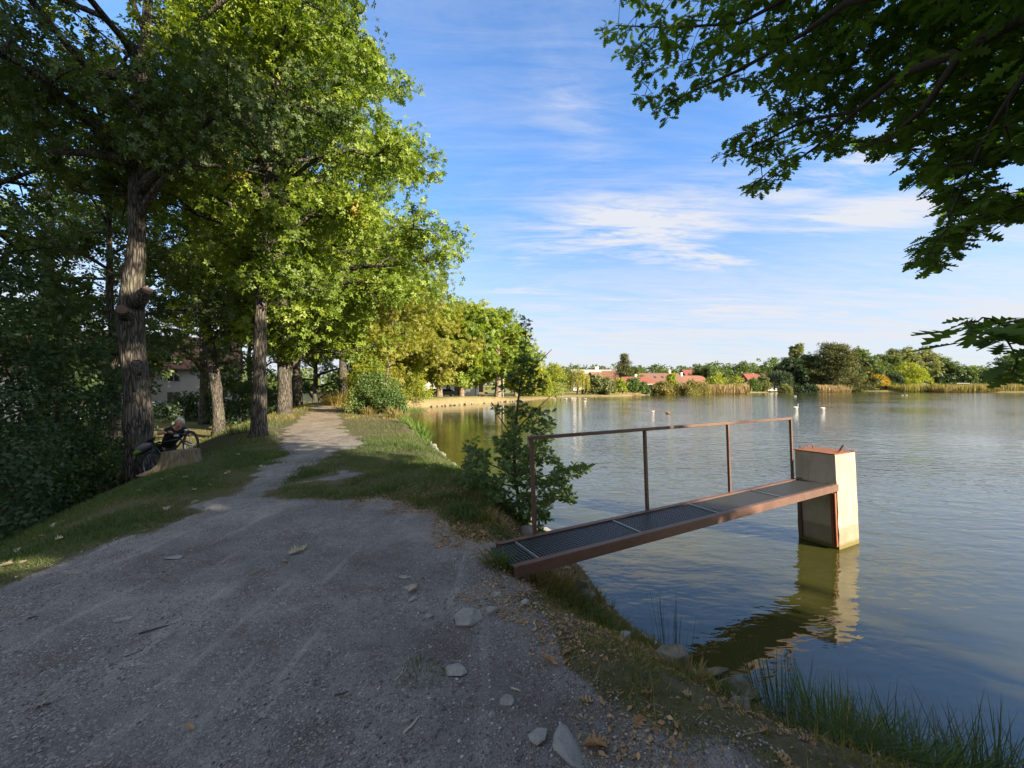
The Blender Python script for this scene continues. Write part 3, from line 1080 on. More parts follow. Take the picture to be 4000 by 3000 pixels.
OAKS = "old oaks standing along the dam path"
g_ = np.random.default_rng(5)
ex1 = []
for (a, b, D) in [(640, 560, 9.2), (720, 620, 9.0), (790, 650, 8.9), (860, 660, 8.9), (640, 660, 9.0), (560, 560, 9.0), (560, 660, 9.2), (600, 500, 9), (450, 560, 8.9), (380, 640, 8.8), (300, 560, 8.7),
                  (200, 620, 8.6), (120, 540, 8.4), (250, 700, 8.8), (700, 480, 9.2), (780, 420, 9.4), (880, 560, 9.5), (60, 480, 8.3), (330, 460, 8.6), (40, 640, 8.3), (640, 300, 9.0), (560, 470, 8.8), (700, 700, 9.1), (820, 560, 9.3)]:
    q = P(a, b - 110, D); ex1.append((q.x, q.y, q.z, 0.75))
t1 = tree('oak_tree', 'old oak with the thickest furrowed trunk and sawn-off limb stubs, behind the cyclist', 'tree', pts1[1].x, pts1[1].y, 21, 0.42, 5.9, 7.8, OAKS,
          size=0.115, n_limb=38, per=108, sub=7, seed=21, guide=(pts1, r1), z0=gz(pts1[1].x, pts1[1].y), clump=0.8, extra=ex1, rline=stubs, wide_at=0.3, leaf='oak_shade')
# bare wood on the sawn faces
disc = MB()
a = P(500, 1235, D1 - 0.1); b = P(476, 1208, D1 - 0.52); d = (b - a).normalized()
disc.tube([b, b + d * 0.012], 0.108, seg=14)
disc.build('sawn_end', M['cutwood'], t1)
disc = MB()
a = P(520, 1200, D1); b = P(575, 1135, D1 - 0.25); d = (b - a).normalized()
disc.tube([b, b + d * 0.012], 0.11, seg=12)
disc.build('sawn_end', M['cutwood'], t1)

D2 = 12.6
g2 = [(1010, 1745), (1010, 1704), (1013, 1600), (1015, 1500), (1016, 1350), (1017, 1220), (1026, 1050), (1037, 854), (1045, 700), (1060, 480), (1075, 250), (1090, 50)]
r2 = [0.35, 0.255, 0.21, 0.20, 0.18, 0.175, 0.17, 0.16, 0.14, 0.10, 0.07, 0.04]
p2 = [P(a, b, D2) for a, b in g2]


def forks2(mb):
    mb.tube([P(1037, 900, D2), P(1010, 800, D2), P(960, 720, D2), P(880, 690, D2 - .5)], [0.10, 0.07, 0.05, 0.02], seg=7)
    mb.tube([P(1037, 880, D2), P(1090, 800, D2), P(1160, 740, D2 - .3), P(1260, 700, D2 - .6)], [0.10, 0.07, 0.045, 0.02], seg=7)
    mb.tube([P(1015, 1480, D2), P(985, 1475, D2 - .2), P(930, 1470, D2 - .4)], [0.03, 0.02, 0.01], seg=4)


tree('oak_tree', 'slimmer oak leaning over the left edge of the path, its roots in the bare bank', 'tree', p2[1].x, p2[1].y, 15.5, 0.28, 4.2, 5.2, OAKS, size=0.135, n_limb=36, per=104,
     sub=6, seed=32, guide=(p2, r2), clump=0.75, rline=forks2, off=(0.2, 0.4))

D3 = 22.0
g3 = [(857, 1700), (857, 1667), (850, 1560), (835, 1450), (812, 1300), (782, 1165), (765, 1050), (760, 962), (735, 850), (723, 794), (715, 600), (705, 350)]
r3 = [q * 0.8 for q in [0.50, 0.38, 0.34, 0.33, 0.30, 0.30, 0.27, 0.26, 0.24, 0.22, 0.16, 0.05]]
p3 = [P(a, b, D3) for a, b in g3]
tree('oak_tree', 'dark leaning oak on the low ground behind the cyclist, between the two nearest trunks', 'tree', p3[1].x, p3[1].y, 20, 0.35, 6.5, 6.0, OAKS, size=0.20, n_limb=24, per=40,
     sub=6, seed=43, guide=(p3, r3), clump=0.95, leaf='oak_shade')

# trunk px x, base px y, depth, radius, height, crown radius, crown_lo, label
ROW = [(1111, 22.0, 0.34, 25.0, 9.3, 3.7, 'massive oak with a sun-flecked trunk beside the path, its crown the tallest against the sky', 54, dict(n_limb=68, per=100, sub=7, size=0.20, wide_at=0.36, top_pow=0.75, clump=0.92, off=(0.6, 1.0))),
       (1163, 33.6, 0.36, 19.0, 7.0, 5.0, 'oak with a sunlit trunk on the left of the sunny stretch of path', 65, dict(n_limb=34, per=44, size=0.26, clump=1.25)),
       (1230, 41.0, 0.24, 16.0, 5.5, 5.0, 'slender shaded oak farther down on the left of the path', 76, dict(n_limb=26, per=40, size=0.27, clump=1.2)),
       (1339, 36.6, 0.40, 18.5, 9.0, 5.2, 'broad oak with a brightly lit trunk on the water side of the path', 87, dict(n_limb=54, per=52, sub=7, size=0.26, wide_at=0.38, top_pow=0.7, clump=1.2, off=(1.2, 0.5))),
       (1465, 43.0, 0.35, 14.0, 8.0, 2.6, 'oak with orange-tinged leaves overhanging the water behind the shore bushes', 98, dict(n_limb=44, per=50, sub=7, size=0.28, leaf='oak_y', wide_at=0.4, clump=1.1, off=(1.6, 0)))]
for (px, D, r, h, cr_, lo, lab, sd_, kw) in ROW:
    X = (px - 2000) / F * D
    tree('oak_tree', lab, 'tree', X, D, h, r, cr_, lo, OAKS, seed=sd_, **kw)

# trees deeper in on the low ground, left
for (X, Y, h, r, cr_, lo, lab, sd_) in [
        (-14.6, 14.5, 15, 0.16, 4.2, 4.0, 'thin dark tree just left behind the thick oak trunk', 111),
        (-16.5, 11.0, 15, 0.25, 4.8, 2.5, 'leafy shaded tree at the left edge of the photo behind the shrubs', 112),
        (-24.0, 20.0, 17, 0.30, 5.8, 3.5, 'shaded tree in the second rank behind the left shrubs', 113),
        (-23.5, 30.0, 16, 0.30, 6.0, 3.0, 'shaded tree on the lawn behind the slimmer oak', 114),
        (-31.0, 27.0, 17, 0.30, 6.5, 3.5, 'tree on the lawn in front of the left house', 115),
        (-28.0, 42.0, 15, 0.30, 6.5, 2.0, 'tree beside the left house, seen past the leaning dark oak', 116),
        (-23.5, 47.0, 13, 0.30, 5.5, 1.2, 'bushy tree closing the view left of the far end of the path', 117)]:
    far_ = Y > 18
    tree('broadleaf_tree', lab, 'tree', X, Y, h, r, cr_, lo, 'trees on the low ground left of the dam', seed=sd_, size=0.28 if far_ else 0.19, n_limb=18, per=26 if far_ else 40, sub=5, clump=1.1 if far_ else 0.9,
         leaf='oak_shade', wide_at=0.4)

# the overhanging oak the camera stands under, and the next two of its row behind the camera
def in_view(q, m=0.05):
    Y = q[:, 1]
    u = q[:, 0] / np.maximum(Y, 1e-3); v = (q[:, 2] - CAM_Z) / np.maximum(Y, 1e-3)
    return (Y > 0.1) & (np.abs(u) < 1.32 + m) & (v < 1.0 + m) & (v > -1.0 - m)


TX, TY = 5.0, -1.3
oz = gz(TX, TY)
M1 = [(1280, 60), (1300, 5), (1300, -160), (2420, -160), (2420, 480), (2212, 485), (2150, 495), (2110, 520), (2060, 560), (2012, 600), (1970, 575), (1958, 545), (1985, 505), (2030, 470), (2010, 435),
      (1975, 395), (1955, 355), (1920, 340), (1885, 345), (1850, 330), (1800, 345), (1770, 325), (1745, 320), (1735, 350), (1700, 390), (1660, 430), (1618, 438), (1590, 405), (1598, 375),
      (1550, 350), (1538, 322), (1556, 288), (1600, 262), (1650, 225), (1640, 205), (1545, 200), (1520, 240), (1470, 300), (1410, 290), (1390, 240), (1362, 210), (1352, 165), (1330, 130), (1290, 95)]
M2 = [(1990, 768), (2005, 745), (2065, 742), (2075, 700), (2125, 668), (2160, 680), (2300, 670), (2330, 790), (2190, 825), (2150, 805), (2100, 790), (2040, 775)]
g = np.random.default_rng(77)


def sample_mask(poly, n, inset, fdepth):
    xs_ = [p[0] for p in poly]; ys_ = [p[1] for p in poly]
    x = g.uniform(min(xs_), max(xs_), n * 6); y = g.uniform(min(ys_), max(ys_), n * 6)
    sdm = poly_sd(x, y, poly)
    dens = 0.24 + 0.76 * np.clip((x - 1400) / 450, 0, 1)
    hole = fbm(x, y, 1 / 90.0, 3)
    ok = (sdm < -inset) & (g.random(n * 6) < dens) & (hole > 0.37 - 0.07 * np.clip((x - 1500) / 400, -1, 1))
    x, y = x[ok][:n], y[ok][:n]
    D = fdepth(x, y) + g.normal(size=len(x)) * 0.35
    return np.stack([(x - 1106) / 849 * D, D, CAM_Z - (y - 833.4) / 849 * D], 1)


r1_ = sample_mask(M1, 2300, 13, lambda x, y: 4.9 - 1.9 * np.clip((x - 1300) / 900, 0, 1.2) + 0.9 * g.random(len(x)))
r2_ = sample_mask(M2, 19, 10, lambda x, y: 2.25 - 0.25 * (x - 2000) / 200)
ros = np.concatenate([r1_, r2_])
limbs = []


def dl(pts, r0, r1):
    pp = [np.array([(a - 1106) / 849 * D, D, CAM_Z - (b - 833.4) / 849 * D]) for a, b, D in pts]
    limbs.append((pp, np.linspace(r0, r1, len(pp))))
    return pp


crotch = np.array([TX - 0.1, TY + 0.2, oz + 4.2])
dl([(2420, -60, 2.2), (2212, 35, 2.5), (2080, 110, 2.8), (1950, 160, 3.1), (1850, 240, 3.5), (1760, 320, 3.9), (1650, 395, 4.2)], 0.05, 0.005)
dl([(2100, -120, 2.8), (1940, -20, 3.0), (1830, 5, 3.3), (1740, 70, 3.8), (1600, 150, 4.3), (1480, 205, 4.7), (1410, 240, 4.9)], 0.042, 0.005)
dl([(2420, 60, 2.2), (2212, 165, 2.4), (2150, 260, 2.7), (2090, 380, 3.0), (2040, 500, 3.2)], 0.026, 0.004)
dl([(2500, 660, 1.75), (2212, 705, 1.95), (2120, 718, 2.1), (2050, 745, 2.2)], 0.008, 0.002)
dl([(1900, -150, 3.6), (1750, -30, 4.0), (1600, 50, 4.5), (1450, 60, 4.8), (1330, 55, 5.1)], 0.03, 0.005)
dl([(1850, 240, 3.5), (1740, 260, 3.9), (1640, 310, 4.2), (1570, 335, 4.4)], 0.02, 0.005)
dl([(2080, 110, 2.8), (2000, 230, 3.0), (1920, 300, 3.3), (1850, 320, 3.5)], 0.03, 0.005)
# every limb starts at the trunk
for k in (0, 1, 2, 3, 4):
    pp, rr = limbs[k]
    a = np.array(pp[0]); start = crotch + np.array([0, 0, (0.0, 1.6, -0.3, -1.6, 2.4)[k]])
    r0 = rr[0] * 1.35
    br = bez(start, (start + a) / 2 + np.array([0.3, 0.0, 0.45 if k != 3 else -0.1]), a, 5)
    limbs[k] = ([*br[:-1], *pp], np.concatenate([np.linspace(max(r0 * 1.5, 0.03), r0, 4), rr]))


def oak_limbs(mb):
    nodes = []
    for pp, rr in limbs:
        mb.tube(pp, rr, seg=9, cap=False)
        pp = np.array(pp)
        tt = np.linspace(0, len(pp) - 1, len(pp) * 5)
        nodes.append(np.stack([np.interp(tt, range(len(pp)), pp[:, j]) for j in range(3)], 1))
    N = np.concatenate(nodes)
    depth = np.zeros(len(N))
    # each rosette hangs on a twig from the nearest branch point or twig already there
    d0 = np.min(np.linalg.norm(ros[:, None] - N[None], axis=2), axis=1)
    for i in np.argsort(d0):
        dd = np.linalg.norm(N - ros[i], axis=1)
        j = int(np.argmin(dd + depth * 0.05))
        if dd[j] > 1.6:
            pass
        a, b = N[j], ros[i]
        L = np.linalg.norm(b - a)
        mid = (a + b) / 2 + g.normal(size=3) * 0.08 * L + np.array([0, 0, 0.08 * L])
        pl = bez(a, mid, b, 4)
        mb.tube(pl, np.linspace(0.0045 + 0.004 * min(L, 1), 0.0025, 4), seg=4, cap=False)
        N = np.concatenate([N, pl[1:]])
        depth = np.concatenate([depth, np.full(3, depth[j] + 1)])


shade_cl = []
for k in range(150):
    x_ = g.uniform(5.2, 11.0); y_ = g.uniform(-3.0, 5.45 - (x_ - 3.5) * 0.593 - 1.55)
    shade_cl.append((x_, y_, g.uniform(2.9, 7.5), 0.75))
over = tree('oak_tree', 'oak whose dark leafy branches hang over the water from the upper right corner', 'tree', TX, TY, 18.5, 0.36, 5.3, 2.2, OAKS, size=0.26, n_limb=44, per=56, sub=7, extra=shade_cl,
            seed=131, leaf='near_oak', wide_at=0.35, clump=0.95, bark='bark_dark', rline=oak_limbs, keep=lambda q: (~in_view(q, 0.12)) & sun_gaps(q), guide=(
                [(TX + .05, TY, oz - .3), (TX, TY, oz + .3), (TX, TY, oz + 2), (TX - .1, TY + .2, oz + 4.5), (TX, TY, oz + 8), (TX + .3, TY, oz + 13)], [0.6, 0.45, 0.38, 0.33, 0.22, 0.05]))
# lobed leaves of the part in view
per = 7
c = np.repeat(ros, per, 0)
n = len(c)
az = g.random(n) * 2 * math.pi
drp = -0.75 + 0.75 * g.random(n)
d = np.stack([np.cos(az), np.sin(az), drp], 1)
up = rand_dirs(n, g) * 0.55 + np.array([0, 0, 1.0])
sz = 0.118 * (0.65 + 0.6 * g.random(n))
c = c + rand_dirs(n, g) * 0.025 + d * 0.012
rn = np.clip(np.repeat(g.random(len(ros)), per) * 0.5 + g.random(n) * 0.5, 0, 1)
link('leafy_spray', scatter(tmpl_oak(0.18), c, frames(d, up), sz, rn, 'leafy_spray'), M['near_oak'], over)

for (X, Y, h, cr_, lab, sd_) in [(12.8, -8.4, 19.5, 6.2, 'oak on the bank to the right behind the viewer, outside the photo', 141), (22.0, -14.8, 20, 6.4, 'farthest oak of the row behind the viewer, outside the photo', 142),
                                 (2.2, -8.5, 16, 4.5, 'oak on the dam straight behind the viewer, outside the photo', 143)]:
    tree('oak_tree', lab, 'tree', X, Y, h, 0.33, cr_, 1.6, OAKS, size=0.36, n_limb=36, per=34, sub=6, seed=sd_, leaf='oak', clump=1.3, keep=sun_gaps)

# ------------------------------------------------------------------ shrubs at the left, bushes by the shore
shrub('shrub', 'dense dark green shrub at the left edge, lowest of the thicket beside the grass', 'shrub', -10.1, 6.9, 1.7, 1.9, 3.1, n_clump=170, per=75, size=0.085, seed=3, clump=0.42, tm='leaf6', group='thicket left of the grass slope')
shrub('shrub', 'tall dark shrub filling the space left of the thick oak trunk', 'shrub', -12.1, 10.3, 2.1, 2.1, 5.2, n_clump=190, per=62, size=0.105, seed=4, clump=0.5, tm='leaf6', group='thicket left of the grass slope')
shrub('tall_shrub', 'treelike blue-green shrub with slack foliage high at the left edge', 'shrub', -12.6, 7.6, 2.3, 2.2, 7.6, n_clump=240, per=60, size=0.115, seed=5, base=0.25, clump=0.55, tm='leaf6', group='thicket left of the grass slope')
shrub('shrub', 'low shrub with yellow-tipped leaves at the foot of the thick oak trunk', 'shrub', -10.9, 9.9, 0.95, 0.9, 1.9, n_clump=60, per=55, size=0.09, seed=6, clump=0.32, tm='leaf6', leaf='bush', group='thicket left of the grass slope')
shrub('shrub', 'dark shrub on the low ground behind the left thicket', 'shrub', -17.5, 16.5, 2.6, 2.4, 4.4, n_clump=120, per=45, size=0.16, seed=7, clump=0.6)
shrub('shrub', 'rounded dark garden shrub on the lawn behind the cyclist', 'shrub', -27.0, 34.0, 2.6, 2.4, 2.6, n_clump=90, per=40, size=0.22, seed=8, clump=0.6)
shrub('shrub', 'low dark hedge shrub between the cyclist and the slimmer oak', 'shrub', -21.5, 34.5, 2.8, 2.0, 2.4, n_clump=90, per=40, size=0.22, seed=9, clump=0.6)
shrub('shrub', 'dark undergrowth shrub left of the path beyond the sun-flecked oak', 'shrub', -19.8, 30.5, 2.4, 2.8, 3.0, n_clump=110, per=42, size=0.2, seed=10, clump=0.6)
shrub('shrub', 'green undergrowth shrub at the far end of the path', 'shrub', -20.2, 51.0, 2.6, 2.4, 3.6, n_clump=90, per=40, size=0.26, seed=12, clump=0.7, leaf='bush')
shrub('shrub', 'dense shrub right of the slender oak at the end of the path', 'shrub', -17.6, 42.5, 1.6, 1.6, 2.6, n_clump=80, per=40, size=0.2, seed=13, clump=0.6, leaf='bush')
shrub('bush', 'dark green bush on the shore beside the dry grass tuft, right of the path', 'bush', -8.25, 23.6, 1.45, 1.3, 2.5, n_clump=120, per=75, size=0.115, seed=14, clump=0.42, tm='leaf6', leaf='bush')
shrub('bush', 'low bush nearer the water beside the dark green bush', 'bush', -7.0, 22.6, 0.9, 0.9, 1.35, n_clump=50, per=60, size=0.1, seed=15, clump=0.32, tm='leaf6', leaf='bush')
shrub('bush', 'sunlit green bush with rounded top behind the dark shore bush', 'bush', -12.0, 33.0, 2.0, 1.8, 4.6, n_clump=120, per=55, size=0.16, seed=16, clump=0.6, leaf='lime')
shrub('bush', 'yellow-green bush hanging over the far corner of the inlet', 'bush', -11.9, 45.5, 2.7, 1.8, 4.9, n_clump=150, per=60, size=0.2, seed=17, clump=0.7, leaf='lime')
shrub('bush', 'greenish bush between the sunlit bush and the hanging yellow one', 'bush', -13.1, 40.0, 2.2, 2.0, 4.4, n_clump=120, per=50, size=0.19, seed=18, clump=0.65, leaf='oak_y')
tree('young_tree', 'young leaning tree with a thin pale trunk and orange-yellow leaves on the shore', 'tree', -8.4, 25.6, 8.6, 0.09, 3.0, 3.4, None, leaf='oak_y', size=0.15, n_limb=22, per=44, sub=4, seed=151, clump=0.65, bark='bark_far',
     guide=([P(1497, 1600, 25.6), P(1500, 1570, 25.6), P(1510, 1480, 25.6), P(1520, 1380, 25.6), P(1530, 1300, 25.6), P(1540, 1200, 25.6)], [0.11, 0.10, 0.09, 0.07, 0.05, 0.02]), off=(0.3, 0.3), wide_at=0.45)

# ------------------------------------------------------------------ oaks round the far corner of the pond
FAR_ROW = "oaks on the grassy shore across the inlet"
for (px, D, r, h, cr_, lo, leaf, lab, sd_) in [
        (1716, 58.0, 0.42, 13.5, 6.5, 2.6, 'oak_y', 'oak with a shadow-mottled trunk and orange leaves in front of the parked cars', 201),
        (1803, 61.0, 0.36, 14.0, 6.0, 2.4, 'oak', 'oak with a pale sunlit trunk in front of the white house across the inlet', 202),
        (1879, 70.0, 0.42, 15.0, 6.5, 2.6, 'lime', 'forked oak with a bench at its foot, right of the white house', 203),
        (1944, 68.0, 0.55, 14.0, 6.5, 4.4, 'oak', 'stout oak with a flared sunlit trunk on the bare shore', 204),
        (2015, 78.0, 0.40, 13.0, 5.5, 2.0, 'lime', 'yellow-green tree behind the sapling, last of the row across the inlet', 205),
        (1640, 66.0, 0.40, 14.5, 7.0, 2.5, 'oak_y', 'yellowing oak behind the hanging shore bush', 206)]:
    tree('oak_tree', lab, 'tree', (px - 2000) / F * D, D, h, r, cr_, lo, FAR_ROW, leaf=leaf, size=0.40, n_limb=30, per=36, sub=6, seed=sd_, clump=1.25, bark='bark_far', wide_at=0.4)
for (px, D, rx, h, leaf, lab, sd_) in [(2170, 88, 2.9, 7.8, 'lime', 'full green tree with a yellowing top left of the weeping willow', 211), (2120, 84, 1.9, 6.0, 'lime', 'pale yellow tree at the water behind the sapling', 212),
                                       (2075, 82, 2.2, 4.2, 'oak_y', 'low tawny shrub on the shore behind the sapling', 213)]:
    shrub('shore_tree', lab, 'tree', (px - 2000) / F * D, D, rx, rx, h, leaf=leaf, size=0.34, n_clump=110, per=34, seed=sd_, clump=0.85)

# ------------------------------------------------------------------ across the pond
def X4(px, D):
    return (px - 2000) / F * D


willow('willow_tree', 'yellow-green weeping willow hanging to the water across the pond', X4(2256, 98), 98, 2.9, 6.6, seed=31)
willow('willow_tree', 'dark weeping willow at the water right of the white-walled red-roofed house', X4(3045, 158), 158, 4.6, 9.6, seed=32, leaf='far_dark', n_strand=190, size=0.5, r=0.35)
willow('willow_tree', 'slack yellowish willow right of the olive shrubs', X4(2735, 118), 118, 3.0, 5.8, seed=33, n_strand=110, size=0.4, leaf='olive')
for (px, D, rx, h, leaf, lab, sd_) in [
        (2325, 99, 2.7, 4.9, 'far_pale', 'grey-green willow shrub next to the weeping willow', 301),
        (2368, 99, 2.3, 4.1, 'far_pale', 'grey-green shrub tapering to the lawn', 302),
        (2420, 106, 1.7, 4.0, 'lime', 'small round yellow-green tree on the lawn before the low building', 303),
        (2472, 109, 2.4, 4.6, 'bush', 'green tree before the hipped red roof', 304),
        (2515, 112, 1.4, 3.2, 'far_green', 'small dark tree beside the white pergola', 305),
        (2590, 114, 3.4, 4.9, 'olive', 'left one of the big olive-brown shrubs in the water margin', 306),
        (2665, 115, 3.9, 5.0, 'olive', 'middle one of the big olive-brown shrubs in the water margin', 307),
        (2700, 116, 2.9, 5.6, 'olive', 'tall olive shrub before the white gable', 308),
        (2625, 121, 1.6, 6.6, 'lime', 'narrow green tree rising before the long brown roof', 309),
        (2945, 150, 2.0, 5.2, 'bush', 'light green bush by the parked silver car', 310),
        (2980, 153, 2.4, 6.6, 'far_pale', 'pale shrub before the long red roof', 311),
        (3065, 152, 2.3, 4.6, 'far_pale', 'pale round shrub at the foot of the dark willow', 312),
        (3110, 156, 3.6, 4.2, 'far_dark', 'dark undergrowth between willow and pine', 313),
        (3160, 158, 3.4, 5.0, 'far_dark', 'dark undergrowth at the left foot of the big pine', 314),
        (3480, 186, 6.0, 8.5, 'far_dark', 'dark shrub left of the big yellow tree', 315),
        (3555, 188, 8.2, 13.0, 'lime', 'big round yellow-green tree at the right of the far shore', 316)]:
    shrub('shore_shrub', lab, 'shrub', X4(px, D), D, rx, rx * 0.8, h, leaf=leaf, size=0.30 + 0.001 * D + 0.02 * rx, n_clump=int(80 + 8 * rx), per=48, seed=sd_, clump=0.42 + 0.13 * rx, base=0.05)
shrub('shore_tree', 'broad yellow-green maple with a golden right side above the reeds', 'tree', X4(2800, 130), 130, 4.6, 3.6, 8.6, leaf='lime', size=0.5, n_clump=120, per=40, seed=321, clump=1.1)
shrub('shore_tree', 'golden maple joined to the right of the broad yellow-green one', 'tree', X4(2868, 130), 130, 4.3, 3.6, 7.4, leaf='oak_y', size=0.5, n_clump=110, per=40, seed=322, clump=1.1)

pine('pine_tree', 'tall dark pine standing behind the small houses left of the long roof', X4(2436, 128), 128, 4.3, 12.3, seed=41, size=0.55, n=30, per=50, r=0.22)
pine('pine_tree', 'great spreading pine with orange trunks above the reeds, the largest tree of the far shore', X4(3285, 168), 168, 11.5, 21.5, seed=42, size=0.85, n=44, per=70, r=0.42, lo=0.10, cone=0.55, stems=((0, -0.5), (-2.0, -2.4)))
for (px, D, h, cr_, lo, leaf, lab, sd_) in [
        (3110, 178, 20.5, 4.6, 4, 'far_pale', 'tall thin birch rising behind the dark willow', 331),
        (3085, 170, 13.5, 6.0, 2, 'far_dark', 'dark tree behind the weeping dark willow', 332),
        (3170, 176, 15.5, 7.5, 2, 'far_green', 'green tree between the birch and the great pine', 333),
        (3220, 180, 15.5, 7.0, 2, 'far_dark', 'dark tree on the left flank of the great pine', 334),
        (3345, 182, 17.5, 8.5, 1, 'far_green', 'green tree on the right flank of the great pine', 335),
        (3405, 200, 15.0, 7.5, 2, 'far_green', 'green tree behind the pollard willow', 336),
        (3460, 215, 17.5, 8.0, 3, 'far_green', 'airy tree right behind the pollard willow', 337),
        (3520, 225, 22.5, 9.5, 5, 'far_pale', 'highest loose-crowned tree of the right far shore', 338),
        (3600, 232, 22.5, 9.0, 5, 'far_pale', 'loose pale tree behind the big yellow tree', 339),
        (3670, 240, 18.0, 9.0, 3, 'far_green', 'tree over the left end of the meadow', 340),
        (3960, 190, 15.5, 8.0, 1.5, 'far_green', 'tree at the right edge of the photo above the reeds', 341),
        (4060, 200, 15.0, 8.0, 2, 'far_green', 'tree just beyond the right edge of the photo', 342),
        (2470, 132, 7.6, 3.6, 1, 'far_green', 'green tree leaning on the tall dark pine', 343),
        (2750, 150, 9.5, 5.0, 1, 'far_green', 'green tree over the right orange roof', 344),
        (2040, 95, 8.5, 4.5, 1, 'far_green', 'green tree behind the yellow tree at the inlet corner', 345)]:
    tree('far_tree', lab, 'tree', X4(px, D), D, h, 0.32, cr_, lo, None, leaf=leaf, size=0.62 + cr_ * 0.02, n_limb=24, per=34, sub=5, seed=sd_, clump=0.24 * cr_, bark='bark_far', wide_at=0.45, seg=6)
# pollard willow: a stubby leaning trunk and a brush of orange shoots
g = np.random.default_rng(9)
px_, D_ = 3392, 184
x0, y0 = X4(px_, D_), D_
z0 = gz(x0, y0)
rt = thing('willow_tree', 'pollard willow with a stubby leaning trunk and a brush of orange shoots', 'willow tree', (x0, y0, z0))
mb = MB()
mb.tube([(x0, y0, z0 - .2), (x0 + .6, y0, z0 + 1.4), (x0 + 1.6, y0, z0 + 2.8)], [0.7, 0.5, 0.55], seg=8)
mb.tube([(x0 - .6, y0, z0 - .2), (x0 - .9, y0, z0 + 1.2), (x0 - 0.8, y0, z0 + 2.4)], [0.45, 0.4, 0.35], seg=8)
mb.build('trunk', M['bark_far'], rt, smooth=True)
n = 5200
a = rand_dirs(n, g); a[:, 2] = np.abs(a[:, 2]) * 1.2 - 0.15
L = g.random(n) ** 0.5 * 5.6
pos_ = np.array([x0 + 1.6, y0, z0 + 2.8]) + a * L[:, None] * np.array([1.15, 1, 0.85])
link('crown', scatter(tmpl_diamond(0.13), pos_, frames(a + rand_dirs(n, g) * .3, rand_dirs(n, g)), 1.0 + 0.5 * g.random(n), g.random(n)), M['orange'], rt)

# wooded rise behind the houses
g = np.random.default_rng(19)
pos_ = []; sizes = []; rn = []
for i in range(190):
    D = g.uniform(235, 300)
    px = 1950 + (i / 190) * 2300 + g.normal() * 12
    X = X4(px, D)
    prof = np.interp(px, [1900, 2200, 2350, 2500, 2620, 2700, 2800, 2900, 3050, 3200, 3500, 3650, 3700, 4000], [70, 80, 84, 84, 72, 76, 86, 94, 105, 100, 92, 85, 74, 78])
    top = prof / F * D * (0.86 + 0.22 * g.random()) + CAM_Z
    rx = 5 + 3 * g.random()
    k = 560
    c_ = rand_dirs(26, g) * (g.random(26) ** 0.4)[:, None] * np.array([rx, rx, top * 0.40])
    c_[:, 2] += top * 0.60
    o = np.repeat(c_, k // 26, 0) + rand_dirs(26 * (k // 26), g) * 1.5 * (g.random(26 * (k // 26)) ** .4)[:, None]
    o += np.array([X, D, 0])
    pos_.append(o); sizes.append(0.9 + 0.5 * g.random(len(o))); rn.append(np.clip(g.random() * .5 + g.random(len(o)) * .5, 0, 1))
pos_ = np.concatenate(pos_)
Rm = frames(rand_dirs(len(pos_), g), rand_dirs(len(pos_), g) + np.array([0, 0, .6]))
tag(link('far_wood', scatter(tmpl_diamond(0.4), pos_, Rm, np.concatenate(sizes), np.concatenate(rn)), M['far_green']),
    'wooded rise closing the view behind the houses across the pond', 'woodland', kind='stuff')
# trees behind everything at the left
pos_ = []; rn = []
for i in range(46):
    D = g.uniform(85, 130); px = g.uniform(-900, 1950); X = X4(px, D)
    top = g.uniform(5, 9.5)
    c_ = rand_dirs(26, g) * (g.random(26) ** 0.4)[:, None] * np.array([6, 5, top * 0.42]); c_[:, 2] += top * 0.52
    o = np.repeat(c_, 22, 0) + rand_dirs(26 * 22, g) * 1.4
    pos_.append(o + np.array([X, D, 0])); rn.append(np.clip(g.random() * .5 + g.random(len(o)) * .5, 0, 1))
pos_ = np.concatenate(pos_)
Rm = frames(rand_dirs(len(pos_), g), rand_dirs(len(pos_), g) + np.array([0, 0, .6]))
tag(link('far_wood', scatter(tmpl_diamond(0.4), pos_, Rm, 0.8 + 0.5 * g.random(len(pos_)), np.concatenate(rn)), M['far_green']),
    'mass of trees far behind the oak row on the left', 'woodland', kind='stuff')

# dark hedge behind the meadow
hx0, hx1, hd = X4(3640, 235), X4(4150, 235), 235
n = 12000
xx = g.uniform(hx0, hx1, n); hh = 7.5 + 2.5 * vnoise(xx, xx * 0, 0.12)
pos_ = np.stack([xx, hd + g.normal(size=n) * 1.6, gz(hx0, hd) + g.random(n) * hh], 1)
tag(link('hedge', scatter(tmpl_diamond(0.4), pos_, frames(rand_dirs(n, g), rand_dirs(n, g)), 1.0 + 0.5 * g.random(n), g.random(n)), M['far_dark']), 'long dark hedge behind the meadow with the football goal', 'hedge')


# ---- reeds: straw-coloured stands in the margin
def reeds(label, px0, px1, D, h, n, mat='reed', dd=2.0, seed=1, name='reed_bed'):
    g = np.random.default_rng(seed)
    xx = g.uniform(X4(px0, D), X4(px1, D), n)
    yy = D + g.uniform(-dd, dd, n)
    hh = h * (0.55 + 0.55 * g.random(n)) * (0.8 + 0.4 * vnoise(xx, yy, 0.5))
    d = rand_dirs(n, g) * 0.16 + np.array([0, 0, 1.0])
    pos = np.stack([xx, yy, np.full(n, -0.1)], 1)
    tag(link(name, scatter(tmpl_diamond(0.035), pos, frames(d, rand_dirs(n, g)), hh, g.random(n)), M[mat]), label, 'reeds', kind='stuff')


